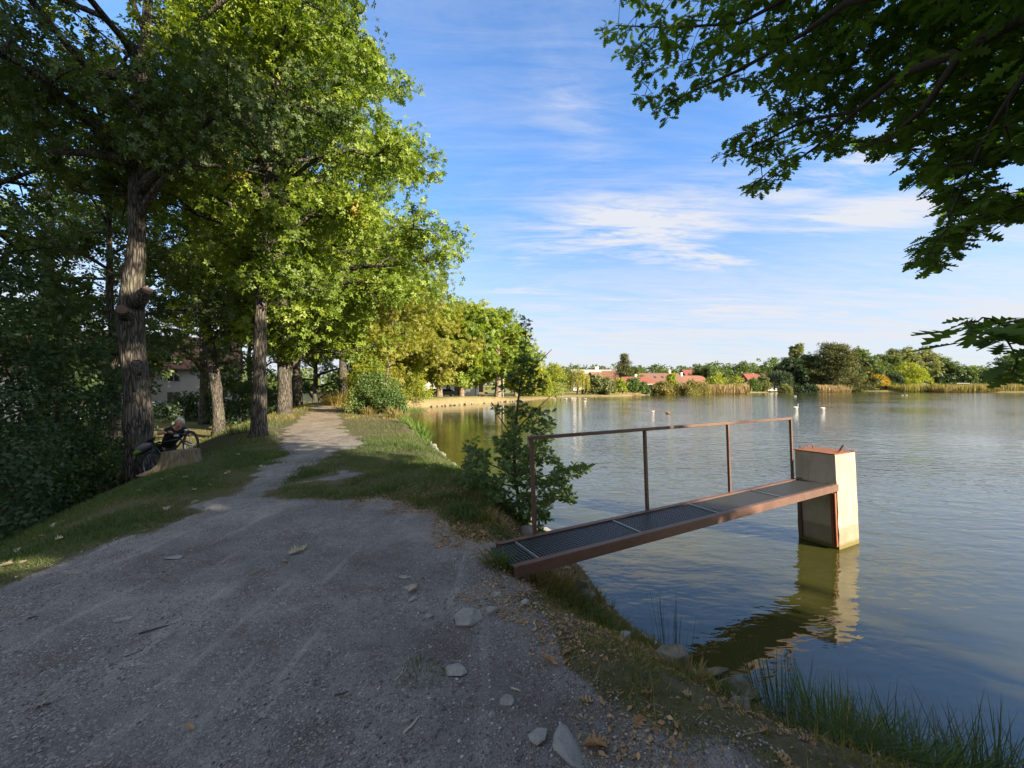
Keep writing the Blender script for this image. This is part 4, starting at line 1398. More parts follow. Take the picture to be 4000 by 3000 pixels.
reeds('straw-coloured reeds under the broad yellow-green maple', 2755, 2918, 127, 3.0, 3000, seed=51)
reeds('straw-coloured reeds below the great pine', 3185, 3308, 158, 2.9, 2600, seed=52)
reeds('tawny reeds and brush along the right end of the far shore', 3640, 4080, 158, 3.2, 5200, mat='dry_grass', dd=5, seed=53)
reeds('olive brush in the margin along the right far shore', 3500, 3960, 163, 3.6, 3200, mat='olive', dd=4, seed=54)
reeds('pale reed stubble before the hipped red roof', 2380, 2500, 104, 1.0, 700, seed=55)

# ------------------------------------------------------------------ houses
def tile_mat(name, c1, c2):
    mt, t, out = new_mat(name)
    co = t.new('ShaderNodeTexCoord').outputs['Object']
    n = t.noise(co, 1.3, 5, 0.7)
    wv = t.new('ShaderNodeTexWave', wave_type='BANDS', bands_direction='Z')
    t.link(co, wv.inputs[0]); wv.inputs['Scale'].default_value = 2.6
    br = t.voro(co, 3.5, 'F1', 'Color')
    sp = t.new('ShaderNodeSeparateColor'); t.link(br, sp.inputs[0])
    f = t.math('ADD', t.math('MULTIPLY', n, 0.6), t.math('MULTIPLY', sp.outputs[0], 0.4))
    principled(t, out, t.mix(f, c1, c2), 0.85, t.bump(wv.outputs['Fac'], 0.5, 0.04), spec=0.2)
    return mt


M['tile_orange'] = tile_mat('orange_tiles', (0.20, 0.10, 0.07), (0.28, 0.14, 0.10))
M['tile_red'] = tile_mat('red_tiles', (0.20, 0.07, 0.055), (0.29, 0.11, 0.085))
M['tile_brown'] = tile_mat('brown_red_tiles', (0.16, 0.09, 0.068), (0.23, 0.13, 0.10))
M['roof_grey'] = tile_mat('grey_sheet_roof', (0.30, 0.30, 0.31), (0.45, 0.45, 0.46))
M['plaster'] = simple('white_plaster', (0.74, 0.72, 0.68), 0.9, 0.05, 1.0, 0.05)
M['plaster_grey'] = simple('pale_grey_plaster', (0.50, 0.52, 0.52), 0.9, 0.06, 1.0, 0.05)
M['frame'] = simple('white_frame', (0.7, 0.7, 0.68), 0.5, 0.03)
M['glass'] = simple('window_glass', (0.03, 0.035, 0.04), 0.08, 0.0, 1, 0, spec=0.8)
M['wood_dark'] = simple('dark_wood', (0.07, 0.045, 0.03), 0.8)
M['black'] = simple('black_rubber', (0.02, 0.02, 0.02), 0.7)


def house(label, cx, cy, w, d, wall_h, roof_h, rot=0.0, roof='tile_red', wall='plaster', hip=0.0, chim=((0.2, 0.2),), wins=(), lights=(), z0=None, over=0.4, gable_win=0, name='house', door=None):
    """w along the ridge; rot turns it; wins (u, v, width, height) on the face to the viewer"""
    z = (gz(cx, cy) if z0 is None else z0) - 0.15
    rt = thing(name, label, 'house', (cx, cy, z), rot)
    hw, hd = w / 2, d / 2
    mb = MB()
    vs = [(-hw, -hd, 0), (hw, -hd, 0), (hw, hd, 0), (-hw, hd, 0), (-hw, -hd, wall_h), (hw, -hd, wall_h), (hw, hd, wall_h), (-hw, hd, wall_h)]
    fs = [(0, 1, 5, 4), (1, 2, 6, 5), (2, 3, 7, 6), (3, 0, 4, 7)]
    if hip == 0:
        vs += [(-hw, 0, wall_h + roof_h * 0.97), (hw, 0, wall_h + roof_h * 0.97)]
        fs += [(4, 7, 8), (5, 9, 6)]
    mb.add(vs, fs)
    mb.build('wall', M[wall], rt, world_space=False)
    rb = MB()
    o = over; th = 0.16
    e = wall_h - roof_h * o / hd
    rx = hw + o - hip
    top = wall_h + roof_h + 0.05
    A = [(-hw - o, -hd - o, e), (hw + o, -hd - o, e), (hw + o, hd + o, e), (-hw - o, hd + o, e), (-rx, 0, top), (rx, 0, top)]
    up = [(p[0], p[1], p[2] + th) for p in A]
    rb.add(up + A, [(0, 1, 5, 4), (2, 3, 4, 5), (1, 2, 5), (3, 0, 4), (6, 10, 11, 7), (8, 11, 10, 9), (7, 11, 8), (9, 10, 6), (0, 6, 7, 1), (1, 7, 8, 2), (2, 8, 9, 3), (3, 9, 6, 0)])
    ro = rb.build('roof', M[roof], rt, world_space=False)
    for (u, v) in chim:
        m2 = MB()
        zz = wall_h + roof_h * (1 - abs(v))
        m2.box((u * w, v * hd, zz + 0.35), (0.65, 0.65, 1.9))
        m2.box((u * w, v * hd, zz + 1.34), (0.8, 0.8, 0.12))
        m2.build('chimney', M['plaster'], ro, world_space=False)
    for (u, v, ww, wh) in lights:
        m2 = MB()
        y_ = -hd * (1 - v); zz = e + (top - e) * ((y_ + hd + o) / (hd + o)) + th
        sl = math.atan2(top - e, hd + o)
        m2.box((u * w, y_, zz + 0.03), (ww, wh, 0.08), Matrix.Rotation(sl, 3, 'X'))
        m2.build('skylight', M['glass'], ro, world_space=False)
    for (u, v, ww, wh) in wins:
        m2 = MB(); X = u * w; Z = v
        y_ = -hd - 0.03
        for sx in (-1, 1):
            m2.box((X + sx * ww / 2, y_, Z), (0.09, 0.08, wh + 0.09))
        for sz_ in (-1, 1):
            m2.box((X, y_ - .002, Z + sz_ * wh / 2), (ww - 0.09, 0.08, 0.09))
        m2.box((X, y_ - .004, Z), (0.06, 0.07, wh - 0.09))
        wo_ = m2.build('window', M['frame'], rt, world_space=False)
        MB().box((X, -hd - 0.012, Z), (ww - 0.08, 0.03, wh - 0.08)).build('pane', M['glass'], wo_, world_space=False)
    for s in ((1, -1) if gable_win else ()):
        for k in range(gable_win):
            m2 = MB(); yy_ = (k - (gable_win - 1) / 2) * 1.6
            m2.box((s * (hw + 0.02), yy_, wall_h + roof_h * 0.30), (0.06, 0.9, 1.2))
            m2.build('window', M['glass'], rt, world_space=False)
    if door:
        m2 = MB(); m2.box((door[0] * w, -hd - 0.03, 1.05), (1.0, 0.06, 2.1))
        m2.build('door', M['wood_dark'], rt, world_space=False)
    # gutter and downpipe
    m2 = MB()
    m2.tube([(-hw - o, -hd - o - 0.05, e - 0.02), (hw + o, -hd - o - 0.05, e - 0.02)], 0.07, seg=6)
    m2.tube([(hw - 0.1, -hd - 0.08, 0.1), (hw - 0.1, -hd - 0.08, e - 0.05), (hw - 0.1, -hd - o - .02, e)], 0.045, seg=6)
    m2.build('gutter', M['wood_dark'], rt, world_space=False)
    return rt


house('long house with a brown-red tiled roof, three skylights and a white gable', X4(2568, 134), 134, 14.5, 8, 3.2, 3.1, 0.12, 'tile_brown', chim=((0.30, 0.0),), lights=((-0.12, 0.55, .7, 1.0), (0.06, 0.55, .7, 1.0), (0.33, 0.55, .7, 1.0)), gable_win=2, wins=((-.3, 2.0, 1.2, 1.2), (0, 2.0, 1.2, 1.2), (.3, 2.0, 1.2, 1.2)))
house('low building with a hipped crimson roof and white veranda posts by the shore', X4(2478, 120), 120, 12.5, 6, 2.9, 1.9, 0.05, 'tile_red', hip=2.8, chim=((0.05, 0.2),), wins=((-.3, 1.6, 1.4, 1.3), (0.1, 1.6, 1.4, 1.3)), door=(0.3,))
ver = thing('veranda', 'white-posted open veranda at the right end of the crimson-roofed building', 'veranda', (X4(2548, 116), 116, gz(X4(2548, 116), 116)))
for sx in (-1.6, 0, 1.6):
    MB().box((sx, -1.2, 1.2), (0.22, 0.22, 2.7)).build('post', M['frame'], ver, world_space=False)
mbv = MB(); mbv.box((0, 0, 2.62), (4.4, 3.2, 0.16)); mbv.build('roof', M['frame'], ver, world_space=False)
mbv = MB(); mbv.box((0, 1.4, 1.25), (4.0, 0.15, 2.5)); mbv.build('wall', M['plaster'], ver, world_space=False)
house('small house with a brown roof and white gable behind the grey-green shrubs', X4(2325, 125), 125, 3.6, 6, 3.7, 2.6, 0.5, 'tile_brown', chim=(), gable_win=1)
house('grey flat-looking roofed house behind the weeping willow', X4(2320, 150), 150, 17, 8, 6.4, 1.5, 0.0, 'roof_grey', chim=((0.05, 0.0), (0.08, 0.0)), wins=((-.3, 5, 1.3, 1.2), (.3, 5, 1.3, 1.2)))
house('house with a bright orange-red roof left of the tall dark pine', X4(2382, 128), 128, 4.4, 6, 2.6, 4.2, -0.1, 'tile_orange', chim=())
house('house with an orange-brown roof between the white gable and the golden trees', X4(2700, 146), 146, 8.5, 7, 3.2, 2.6, 0.1, 'tile_orange', chim=((-0.45, 0.0),))
house('house with a red roof and white chimney above the olive shrubs', X4(2722, 165), 165, 12, 8, 6.0, 2.6, 0.0, 'tile_red', chim=((0.08, 0.0),))
house('long white-walled house with a red roof and a tall white chimney', X4(2962, 172), 172, 13.0, 8, 4.0, 3.3, 0.05, 'tile_red', chim=((-0.12, 0.3),), wins=((-.3, 2.2, 1.3, 1.3), (0.1, 2.2, 1.3, 1.3)))
house('white house with dark roof edge and downpipe behind the oaks across the inlet', X4(1795, 84), 84, 7.6, 6, 3.5, 1.7, 0.0, 'wood_dark', 'plaster', chim=(), wins=((0.12, 1.9, 0.8, 1.7), (-.25, 1.9, 0.9, 1.4)), door=(-0.02,))
house('red-roofed house with a grey gable behind the parked dark cars', X4(1690, 100), 100, 9, 8, 3.8, 3.4, 0.2, 'tile_orange', 'plaster_grey', chim=((0.2, 0.0),), wins=((0.1, 2, 1, 1.2), (-.3, 2, 1, 1.2)))
house('large white house with an orange roof glimpsed between the left trunks', -39.5, 47, 11, 9, 5.2, 3.6, 0.55, 'tile_orange', chim=((0.2, 0.0),), wins=((-.3, 1.8, 1.2, 1.4), (.0, 1.8, 1.2, 1.4), (.3, 1.8, 1.2, 1.4), (-.3, 4.2, 1.1, 1.2), (0, 4.2, 1.1, 1.2), (.3, 4.2, 1.1, 1.2)), door=(0.15,), z0=-0.4)
house('red-roofed house glimpsed behind the left thicket', -43.0, 36, 14, 9, 4.4, 3.8, 0.65, 'tile_orange', chim=((0.1, 0.0),), wins=((-.3, 1.8, 1.2, 1.4), (.3, 1.8, 1.2, 1.4)), z0=-0.4)

# garden wall in front of the left houses
mb = MB(); mb.bar((-47, 33, 0.15), (-27, 43.5, 0.15), 0.25, 1.3); mb.bar((-47, 33, 0.84), (-27, 43.5, 0.84), 0.35, 0.08)
tag(mb.build('garden_wall', M['plaster']), 'low white garden wall along the lawn behind the thick oak', 'wall')
fn = thing('picket_fence', 'short row of pale fence pickets on the lawn behind the cyclist', 'fence', (-21.6, 31.0, gz(-21.6, 31.0)))
for k in range(5):
    MB().box((k * 0.24, 0, 0.62), (0.09, 0.04, 1.25)).build('picket', M['reedwood'] if 'reedwood' in M else M['frame'], fn, world_space=False)
MB().box((0.48, 0.045, 0.8), (1.2, 0.04, 0.07)).build('rail', M['frame'], fn, world_space=False)

# ------------------------------------------------------------------ cars
def car(label, x, y, rot, paint, group='cars parked by the houses', L=4.3):
    rt = thing('car', label, 'car', (x, y, gz(x, y)), rot, group)
    prof = [(-L / 2, 0.35), (-L / 2 + .02, 0.75), (-L / 2 + 0.15, 0.95), (-1.35, 1.05), (-0.75, 1.42), (0.85, 1.45), (1.55, 1.05), (L / 2 - 0.1, 0.95), (L / 2, 0.65), (L / 2 - .03, 0.33)]
    mb = MB()
    n = len(prof)
    vs = []
    for s, k in ((-0.86, 1), (0.86, 1)):
        for (px_, pz) in prof:
            t_ = 0.16 if pz > 1.2 else 0.0
            vs.append((px_, s - (t_ if s > 0 else -t_), pz))
    fs = [tuple(range(n))[::-1], tuple(range(n, 2 * n))] + [(i, (i + 1) % n, n + (i + 1) % n, n + i) for i in range(n)]
    mb.add(vs, fs)
    body = mb.build('body', M[paint], rt, bevel=0.05, world_space=False)
    for s in (-1, 1):
        m2 = MB()
        m2.add([(-1.2, s * 0.88, 1.06), (1.35, s * 0.88, 1.06), (0.8, s * 0.745, 1.38), (-0.72, s * 0.745, 1.36)], [(0, 1, 2, 3) if s < 0 else (3, 2, 1, 0)])
        m2.build('side_window', M['glass'], rt, world_space=False)
        for xx in (-1.3, 1.35):
            w_ = MB(); w_.tube([(xx, s * 0.70, 0.32), (xx, s * 0.89, 0.32)], 0.32, seg=16)
            wh = w_.build('wheel', M['black'], rt, world_space=False)
            w_ = MB(); w_.tube([(xx, s * 0.89, 0.32), (xx, s * 0.905, 0.32)], 0.19, seg=12)
            w_.build('rim', M['steel'], wh, world_space=False)
        m2 = MB(); m2.box((-L / 2 + .02, s * 0.62, 0.72), (0.08, 0.3, 0.14)); m2.build('headlight', M['frame'], rt, world_space=False)
        m2 = MB(); m2.box((L / 2 - .04, s * 0.66, 0.80), (0.08, 0.26, 0.16)); m2.build('tail_light', M['red'], rt, world_space=False)
    m2 = MB(); m2.add([(-1.36, -0.72, 1.07), (-1.36, 0.72, 1.07), (-0.78, 0.64, 1.41), (-0.78, -0.64, 1.41)], [(3, 2, 1, 0)])
    for v in range(len(m2.v)):
        m2.v[v] = (m2.v[v][0] - 0.03, m2.v[v][1], m2.v[v][2] + 0.01)
    m2.build('windscreen', M['glass'], rt, world_space=False)
    return rt


M['steel'] = simple('galvanised_steel', (0.45, 0.46, 0.47), 0.4, 0.08, 8, 0.05, metal=0.7)
M['red'] = simple('red_plastic', (0.5, 0.03, 0.02), 0.4)
M['paint_dark'] = simple('dark_blue_paint', (0.015, 0.02, 0.035), 0.25, 0.02, 2, 0, spec=0.6)
M['paint_black'] = simple('black_paint', (0.012, 0.012, 0.014), 0.25, 0.02, 2, 0, spec=0.6)
M['paint_silver'] = simple('silver_paint', (0.45, 0.46, 0.48), 0.3, 0.02, 2, 0, metal=0.5)
car('black car half hidden by the hanging yellow bush', X4(1694, 74), 74, 0.2, 'paint_black')
car('dark blue car parked beside the shadow-mottled oak trunk', X4(1737, 72), 72, 0.35, 'paint_dark')
car('silver car parked on the lawn left of the light green bush', X4(2925, 153), 153, 0.1, 'paint_silver', None)
car('silver-grey car by the low white wall left of the thick oak trunk', -34.5, 37.0, 0.5, 'paint_silver', None)

# bench, lamp post, white van-like kiosk, pole, goal
bx, by = X4(1888, 68.6), 68.6
bn = thing('bench', 'small wooden bench at the foot of the forked oak', 'bench', (bx, by, gz(bx, by)))
MB().box((0, 0, 0.45), (1.5, 0.4, 0.06)).build('seat', M['bark_far'], bn, world_space=False)
MB().box((0, 0.22, 0.75), (1.5, 0.05, 0.35)).build('backrest', M['bark_far'], bn, world_space=False)
for s in (-0.6, 0.6):
    MB().box((s, 0, 0.2), (0.08, 0.38, 0.44)).build('leg', M['bark_far'], bn, world_space=False)
lx, ly = X4(1966, 74), 74
lp = thing('lamp_post', 'thin pale lamp post right of the stout oak on the bare shore', 'lamp post', (lx, ly, gz(lx, ly)))
mb = MB(); mb.tube([(0, 0, 0), (0, 0, 3.0)], 0.06, seg=8); mb.build('pole', M['steel'], lp, world_space=False)
mb = MB(); mb.tube([(0, 0, 2.95), (0, 0, 3.05), (0, 0, 3.3)], [0.1, 0.2, 0.12], seg=10); mb.build('lamp_head', M['frame'], lp, world_space=False)
lx, ly = X4(2391, 124), 124
mb = MB(); mb.tube([(lx, ly, 0), (lx, ly, 8.2)], [0.13, 0.10], seg=8)
mb.tube([(lx - 0.7, ly, 7.9), (lx + 0.7, ly, 7.9)], 0.05, seg=6)
tag(mb.build('utility_pole', M['bark_far']), 'tall pale utility pole before the orange-red roof', 'pole')
mb = MB()
gxx, gyy = X4(3763, 228), 228
g0 = gz(gxx, gyy)
for s in (-3.6, 3.6):
    mb.tube([(gxx + s, gyy, g0), (gxx + s, gyy, g0 + 2.44)], 0.12, seg=6)
mb.tube([(gxx - 3.6, gyy, g0 + 2.44), (gxx + 3.6, gyy, g0 + 2.44)], 0.12, seg=6)
tag(mb.build('football_goal', M['frame']), 'white football goal on the meadow across the pond', 'goal')
mb = MB()
for a_, b_ in ((0, 1),):
    pA = Vector((lx, ly, 7.9)); pB = Vector((X4(3010, 168), 168, 12.5))
    pts = [pA.lerp(pB, k / 10) - Vector((0, 0, 0.9 * 4 * (k / 10) * (1 - k / 10))) for k in range(11)]
    mb.tube(pts, 0.03, seg=4)
tag(mb.build('power_line', M['black']), 'thin cable strung from the utility pole past the golden trees', 'cable')
# red canoe-like buoy at the right shore
bx = X4(3657, 157)
mb = MB(); mb.ellipsoid((bx, 157, 0.35), (0.75, 0.5, 0.42), 12, 8); mb.ellipsoid((bx + 0.1, 157, 0.75), (0.25, 0.2, 0.2), 10, 6)
tag(mb.build('buoy', M['red'], smooth=True), 'red buoy lying at the water edge right of the big yellow tree', 'buoy')

# ------------------------------------------------------------------ footbridge to the outlet shaft
mt, t, out = new_mat('brown_paint')
co = t.new('ShaderNodeTexCoord').outputs['Object']
n = t.noise(co, 3.2, 7, 0.65)
n2_ = t.noise(t.mapping(co, scale=(1, 1, 3)), 11, 5, 0.7)
col = t.mix(t.rng(n, 0.35, 0.65), (0.100, 0.057, 0.045), (0.150, 0.083, 0.064))
col = t.mix(t.math('MULTIPLY', t.rng(n2_, 0.57, 0.68), 0.85), col, (0.06, 0.035, 0.025))
principled(t, out, col, 0.55, t.bump(n2_, 0.25, 0.004), spec=0.4)
M['brown'] = mt
mt, t, out = new_mat('rusty_checker_plate')
co = t.new('ShaderNodeTexCoord').outputs['Object']
n = t.noise(co, 7, 6, 0.7)
ck = t.new('ShaderNodeTexBrick'); t.link(t.mapping(co, rot=(0, 0, R(45))), ck.inputs[0]); ck.inputs['Scale'].default_value = 22; ck.inputs['Mortar Size'].default_value = 0.03
principled(t, out, t.mix(t.rng(n, 0.3, 0.7), (0.20, 0.075, 0.04), (0.34, 0.14, 0.08)), 0.8, t.bump(ck.outputs['Fac'], 0.8, 0.004), spec=0.3)
M['rust'] = mt
mt, t, out = new_mat('weathered_concrete')
co = t.new('ShaderNodeNewGeometry').outputs['Position']
spz = t.new('ShaderNodeSeparateXYZ'); t.link(co, spz.inputs[0])
n = t.noise(co, 2.6, 7, 0.65); pt = t.voro(co, 60, 'F1', 'Distance'); fine = t.noise(co, 130, 3, 0.7)
streak = t.noise(t.mapping(co, scale=(7, 7, 0.9)), 2.0, 5, 0.6)
col = t.mix(t.rng(n, 0.3, 0.7), (0.36, 0.32, 0.26), (0.50, 0.45, 0.37))
col = t.mix(t.math('MULTIPLY', t.rng(streak, 0.50, 0.70), 0.35), col, (0.16, 0.15, 0.12))
zz = t.math('ADD', spz.outputs[2], t.math('MULTIPLY', t.math('SUBTRACT', t.noise(co, 9, 4), 0.5), 0.05))
col = t.mix(t.math('MULTIPLY', t.rng(zz, 0.36, 0.32), 0.55), col, (0.20, 0.17, 0.12))
col = t.mix(t.math('MULTIPLY', t.rng(zz, 0.10, 0.05), 0.85), col, (0.16, 0.14, 0.04))
col = t.mix(t.math('MULTIPLY', t.rng(pt, 0.10, 0.05), t.rng(fine, 0.55, 0.6)), col, (0.07, 0.06, 0.05))
col = t.mix(t.math('MULTIPLY', t.rng(t.noise(co, 5, 5, 0.7), 0.6, 0.7), 0.3), col, (0.20, 0.19, 0.10))
principled(t, out, col, 0.9, t.bump(t.math('ADD', fine, t.math('MULTIPLY', pt, 2.0)), 0.5, 0.004), spec=0.2)
M['concrete'] = mt
mt, t, out = new_mat('dark_grating')
principled(t, out, (0.10, 0.11, 0.115), 0.45, None, 0.5)
M['grating'] = mt
mt, t, out = new_mat('zinc_bar')
principled(t, out, (0.40, 0.42, 0.43), 0.4, None, 0.6)
M['zinc'] = mt

A0 = Vector((-0.23, 3.84, 0)); DV = Vector((0.8757, 0.4829, 0)); NV = Vector((0.4829, -0.8757, 0))
WID = 0.55; TOP = 1.055; LEAN = 0.035


def W(u, v, z):
    """point on the bridge: u along it from the bank, v across it towards the viewer; everything upright leans slightly"""
    p = A0 + DV * u + NV * v
    return Vector((p.x - LEAN * (z - TOP), p.y, z))


br = thing('footbridge', 'narrow steel footbridge with brown beams and one handrail from the bank to the concrete shaft', 'footbridge', W(0, WID / 2, 1.0))
UL = 5.80
for v in (0.0, WID):
    mb = MB()
    s = 1 if v > 0 else -1
    mb.bar(W(-0.02 if v else 0.08, v, TOP - 0.052), W(UL, v, TOP - 0.052), 0.010, 0.104)                                    # web
    mb.bar(W(-0.02 if v else 0.08, v - s * 0.031, TOP - 0.005), W(UL, v - s * 0.031, TOP - 0.005), 0.052, 0.010)        # flanges turned inward
    mb.bar(W(-0.02, v - s * 0.031, TOP - 0.1005), W(UL, v - s * 0.031, TOP - 0.1005), 0.052, 0.010)
    mb.build('beam', M['brown'], br, bevel=0.003)
JO = [-0.02, 0.27, 1.56, 2.88, 4.30, 5.74]
for a, b in zip(JO[:-1], JO[1:]):
    mb = MB()
    zt = TOP - 0.028
    n = max(4, int((b - a - 0.03) / 0.036))
    for k in range(n + 1):
        u = a + 0.015 + (b - a - 0.03) * k / n
        mb.bar(W(u, 0.062, zt), W(u, WID - 0.062, zt), 0.0075, 0.024)
    m_ = 12
    for k in range(m_ + 1):
        v = 0.064 + (WID - 0.128) * k / m_
        mb.bar(W(a + 0.012, v, zt - 0.001), W(b - 0.012, v, zt - 0.001), 0.0075, 0.026)
    mb.build('grating', M['grating'], br)
for u in JO[1:-1]:
    mb = MB(); mb.bar(W(u, 0.060, TOP - 0.022), W(u, WID - 0.060, TOP - 0.022), 0.010, 0.034)
    mb.build('joint_bar', M['zinc'], br)
RZ = 2.055
for u in (0.54, 2.20, 3.90, 5.62):
    mb = MB(); mb.bar(W(u, -0.012, TOP - 0.10), W(u, -0.012, RZ - 0.021), 0.036, 0.036, up=DV)
    mb.build('post', M['brown'], br, bevel=0.003)
for u in (0.54, 2.20, 3.90, 5.62):
    mb = MB(); mb.bar(W(u - 0.055, -0.012, TOP - 0.035), W(u + 0.055, -0.012, TOP - 0.035), 0.008, 0.06)
    for q in (-0.038, 0.038):
        mb.tube([W(u + q, -0.004, TOP - 0.035), W(u + q, -0.026, TOP - 0.035)], 0.007, seg=6)
    mb.build('base_plate', M['brown'], br)
mb = MB(); mb.bar(W(0.50, -0.012, RZ), W(5.655, -0.012, RZ), 0.038, 0.038)
mb.build('handrail', M['brown'], br, bevel=0.004)
mb = MB()
for u in (0.10,):
    mb.bar(W(u, 0.02, TOP - 0.13), W(u, WID - 0.02, TOP - 0.13), 0.05, 0.05)
mb.build('crossbeam', M['brown'], br)

# concrete shaft
Nc = Vector((5.14, 6.22, 0)); Lc = Vector((4.86, 6.73, 0)); Rc = Vector((5.70, 6.50, 0))
e1 = (Lc - Nc); e2 = (Rc - Nc)


def S(a, b, z):
    p = Nc + e1 * a + e2 * b
    return Vector((p.x - 0.045 * (z - 1.0), p.y, z))


sh = thing('outlet_shaft', 'concrete outlet shaft with a rusty plate on top, standing in the pond behind the footbridge', 'concrete shaft', S(.5, .5, 0))
mb = MB()
ZT = 1.50
nz = 14
vs = []; fs = []
gq = np.random.default_rng(3)
for i in range(nz + 1):
    z = -1.0 + (ZT + 1.0) * i / nz
    k = 0.0035
    for (a, b) in ((0, 0), (0, 1), (1, 1), (1, 0)):
        p = S(a, b, z); vs.append(p + Vector((gq.normal() * k, gq.normal() * k, 0)))
for i in range(nz):
    for k in range(4):
        k2 = (k + 1) % 4
        fs.append((i * 4 + k, i * 4 + k2, (i + 1) * 4 + k2, (i + 1) * 4 + k))
fs.append((nz * 4, nz * 4 + 1, nz * 4 + 2, nz * 4 + 3)); fs.append((3, 2, 1, 0))
mb.add(vs, fs)
mb.build('shaft', M['concrete'], sh, bevel=0.006)
mb = MB()
lid = [S(0.0, -0.03, ZT + 0.006), S(0.0, 0.92, ZT + 0.016), S(1.03, 0.92, ZT + 0.012), S(1.03, -0.03, ZT + 0.006)]
mb.add(lid + [p + Vector((0, 0, 0.012)) for p in lid], [(0, 3, 2, 1), (4, 5, 6, 7), (0, 1, 5, 4), (1, 2, 6, 5), (2, 3, 7, 6), (3, 0, 4, 7)])
ld_ = mb.build('lid', M['rust'], sh)
zl = ZT + 0.024
mb = MB(); mb.tube([S(.92, .30, zl - .01), S(.92, .30, zl + 0.055), S(.80, .42, zl + 0.075), S(.76, .46, zl + 0.055), S(.76, .46, zl - .01)], 0.007, seg=6); mb.build('handle', M['rust'], ld_)
mb = MB(); mb.tube([S(.97, .18, zl - .01), S(.97, .18, zl + .035), S(.93, .20, zl + .04), S(.92, .22, zl - .01)], 0.006, seg=6); mb.build('hasp', M['rust'], ld_)
mb = MB(); mb.bar(S(.12, .45, zl), S(.10, .62, zl + 0.10), 0.035, 0.006); mb.bar(S(.12, .38, zl + .004), S(.12, .52, zl + .004), 0.05, 0.006); mb.build('hinge_flap', M['rust'], ld_)
mb = MB(); mb.bar(S(-.02, .80, zl + .006), S(-.02, .97, zl + 0.016), 0.05, 0.006); mb.build('hinge_flap', M['rust'], ld_)
# steel guide channels on the face below the bridge
no = e2.normalized() * -1
for a, wd in ((0.10, 0.035), (0.035, 0.02), (0.90, 0.05)):
    mb = MB()
    p0 = S(a, 0, 0.05) + no * 0.02; p1 = S(a, 0, 0.90) + no * 0.02
    mb.bar(p0, p1, wd, 0.05, up=no)
    mb.build('guide_channel', M['rust' if wd < .05 else 'brown'], sh)
mb = MB()
a_, b_ = S(0.14, 0, 0.03) + no * 0.012, S(0.86, 0, 0.03) + no * 0.012
c_, d_ = S(0.86, 0, 0.86) + no * 0.012, S(0.14, 0, 0.86) + no * 0.012
mb.add([a_, b_, c_, d_] + [p - no * 0.008 for p in (a_, b_, c_, d_)], [(0, 1, 2, 3), (7, 6, 5, 4), (0, 4, 5, 1), (1, 5, 6, 2), (2, 6, 7, 3), (3, 7, 4, 0)])
mb.build('gate_board', M['concrete'], sh)

# ------------------------------------------------------------------ oak sapling beside the bridge
g = np.random.default_rng(61)
SPOLY = [(1131, 686), (1144, 686), (1146, 765), (1188, 800), (1200, 830), (1165, 850), (1132, 852), (1150, 884), (1196, 880), (1192, 940), (1182, 965), (1215, 1003), (1276, 1000), (1272, 1032), (1215, 1034), (1238, 1052), (1250, 1080), (1208, 1094),
         (1190, 1080), (1186, 1150), (1120, 1145), (1080, 1115), (1030, 1092), (996, 1062), (984, 1030), (1000, 1006), (1000, 958), (1040, 940), (1062, 942), (1090, 930), (1094, 902), (1054, 886), (1058, 868), (1100, 880), (1114, 862), (1062, 832), (1086, 800), (1118, 775)]
n = 9000
x = g.uniform(980, 1280, n); y = g.uniform(680, 1150, n)
sdm = poly_sd(x, y, SPOLY)
dens = 0.30 + 0.70 * np.clip((y - 860) / 130, 0, 1)
hole = fbm(x, y, 1 / 38.0, 3)
ok = (sdm < -3.5) & (g.random(n) < dens) & (hole > 0.36)
x, y = x[ok][:860], y[ok][:860]
wdt = 0.10 + 0.42 * np.clip((y - 820) / 160, 0, 1)
D = 6.05 + g.normal(size=len(x)) * wdt
sr = np.stack([(x - 1106) / 849 * D, D, CAM_Z - (y - 833.4) / 849 * D], 1)
spire = np.array([tuple(P(2046 + 10 * (1420 - py_) / 175 + g.normal() * 6, py_, 6.05)) for py_ in np.arange(1248, 1440, 15)])
sr = np.concatenate([sr, spire])
sr[:, 2] = np.maximum(sr[:, 2], np.maximum(ground_z(sr[:, 0], sr[:, 1]), 0.0) + 0.08)
sp_base = P(2042, 2000, 6.05)
zb = gz(sp_base.x, sp_base.y)
sap = thing('oak_sapling', 'oak sapling with a thin spire top growing from the bank beside the footbridge', 'sapling', (sp_base.x, sp_base.y, zb))
mb = MB()
stem = [Vector((sp_base.x, sp_base.y, zb - 0.1)), P(2012, 1850, 6.05), P(2008, 1760, 6.05), P(2014, 1680, 6.05), P(2020, 1600, 6.05), P(2030, 1518, 6.05), P(2046, 1420, 6.05), P(2052, 1330, 6.05), P(2056, 1246, 6.05)]
mb.tube(stem, [0.028, 0.024, 0.022, 0.020, 0.018, 0.015, 0.009, 0.006, 0.003], seg=8)
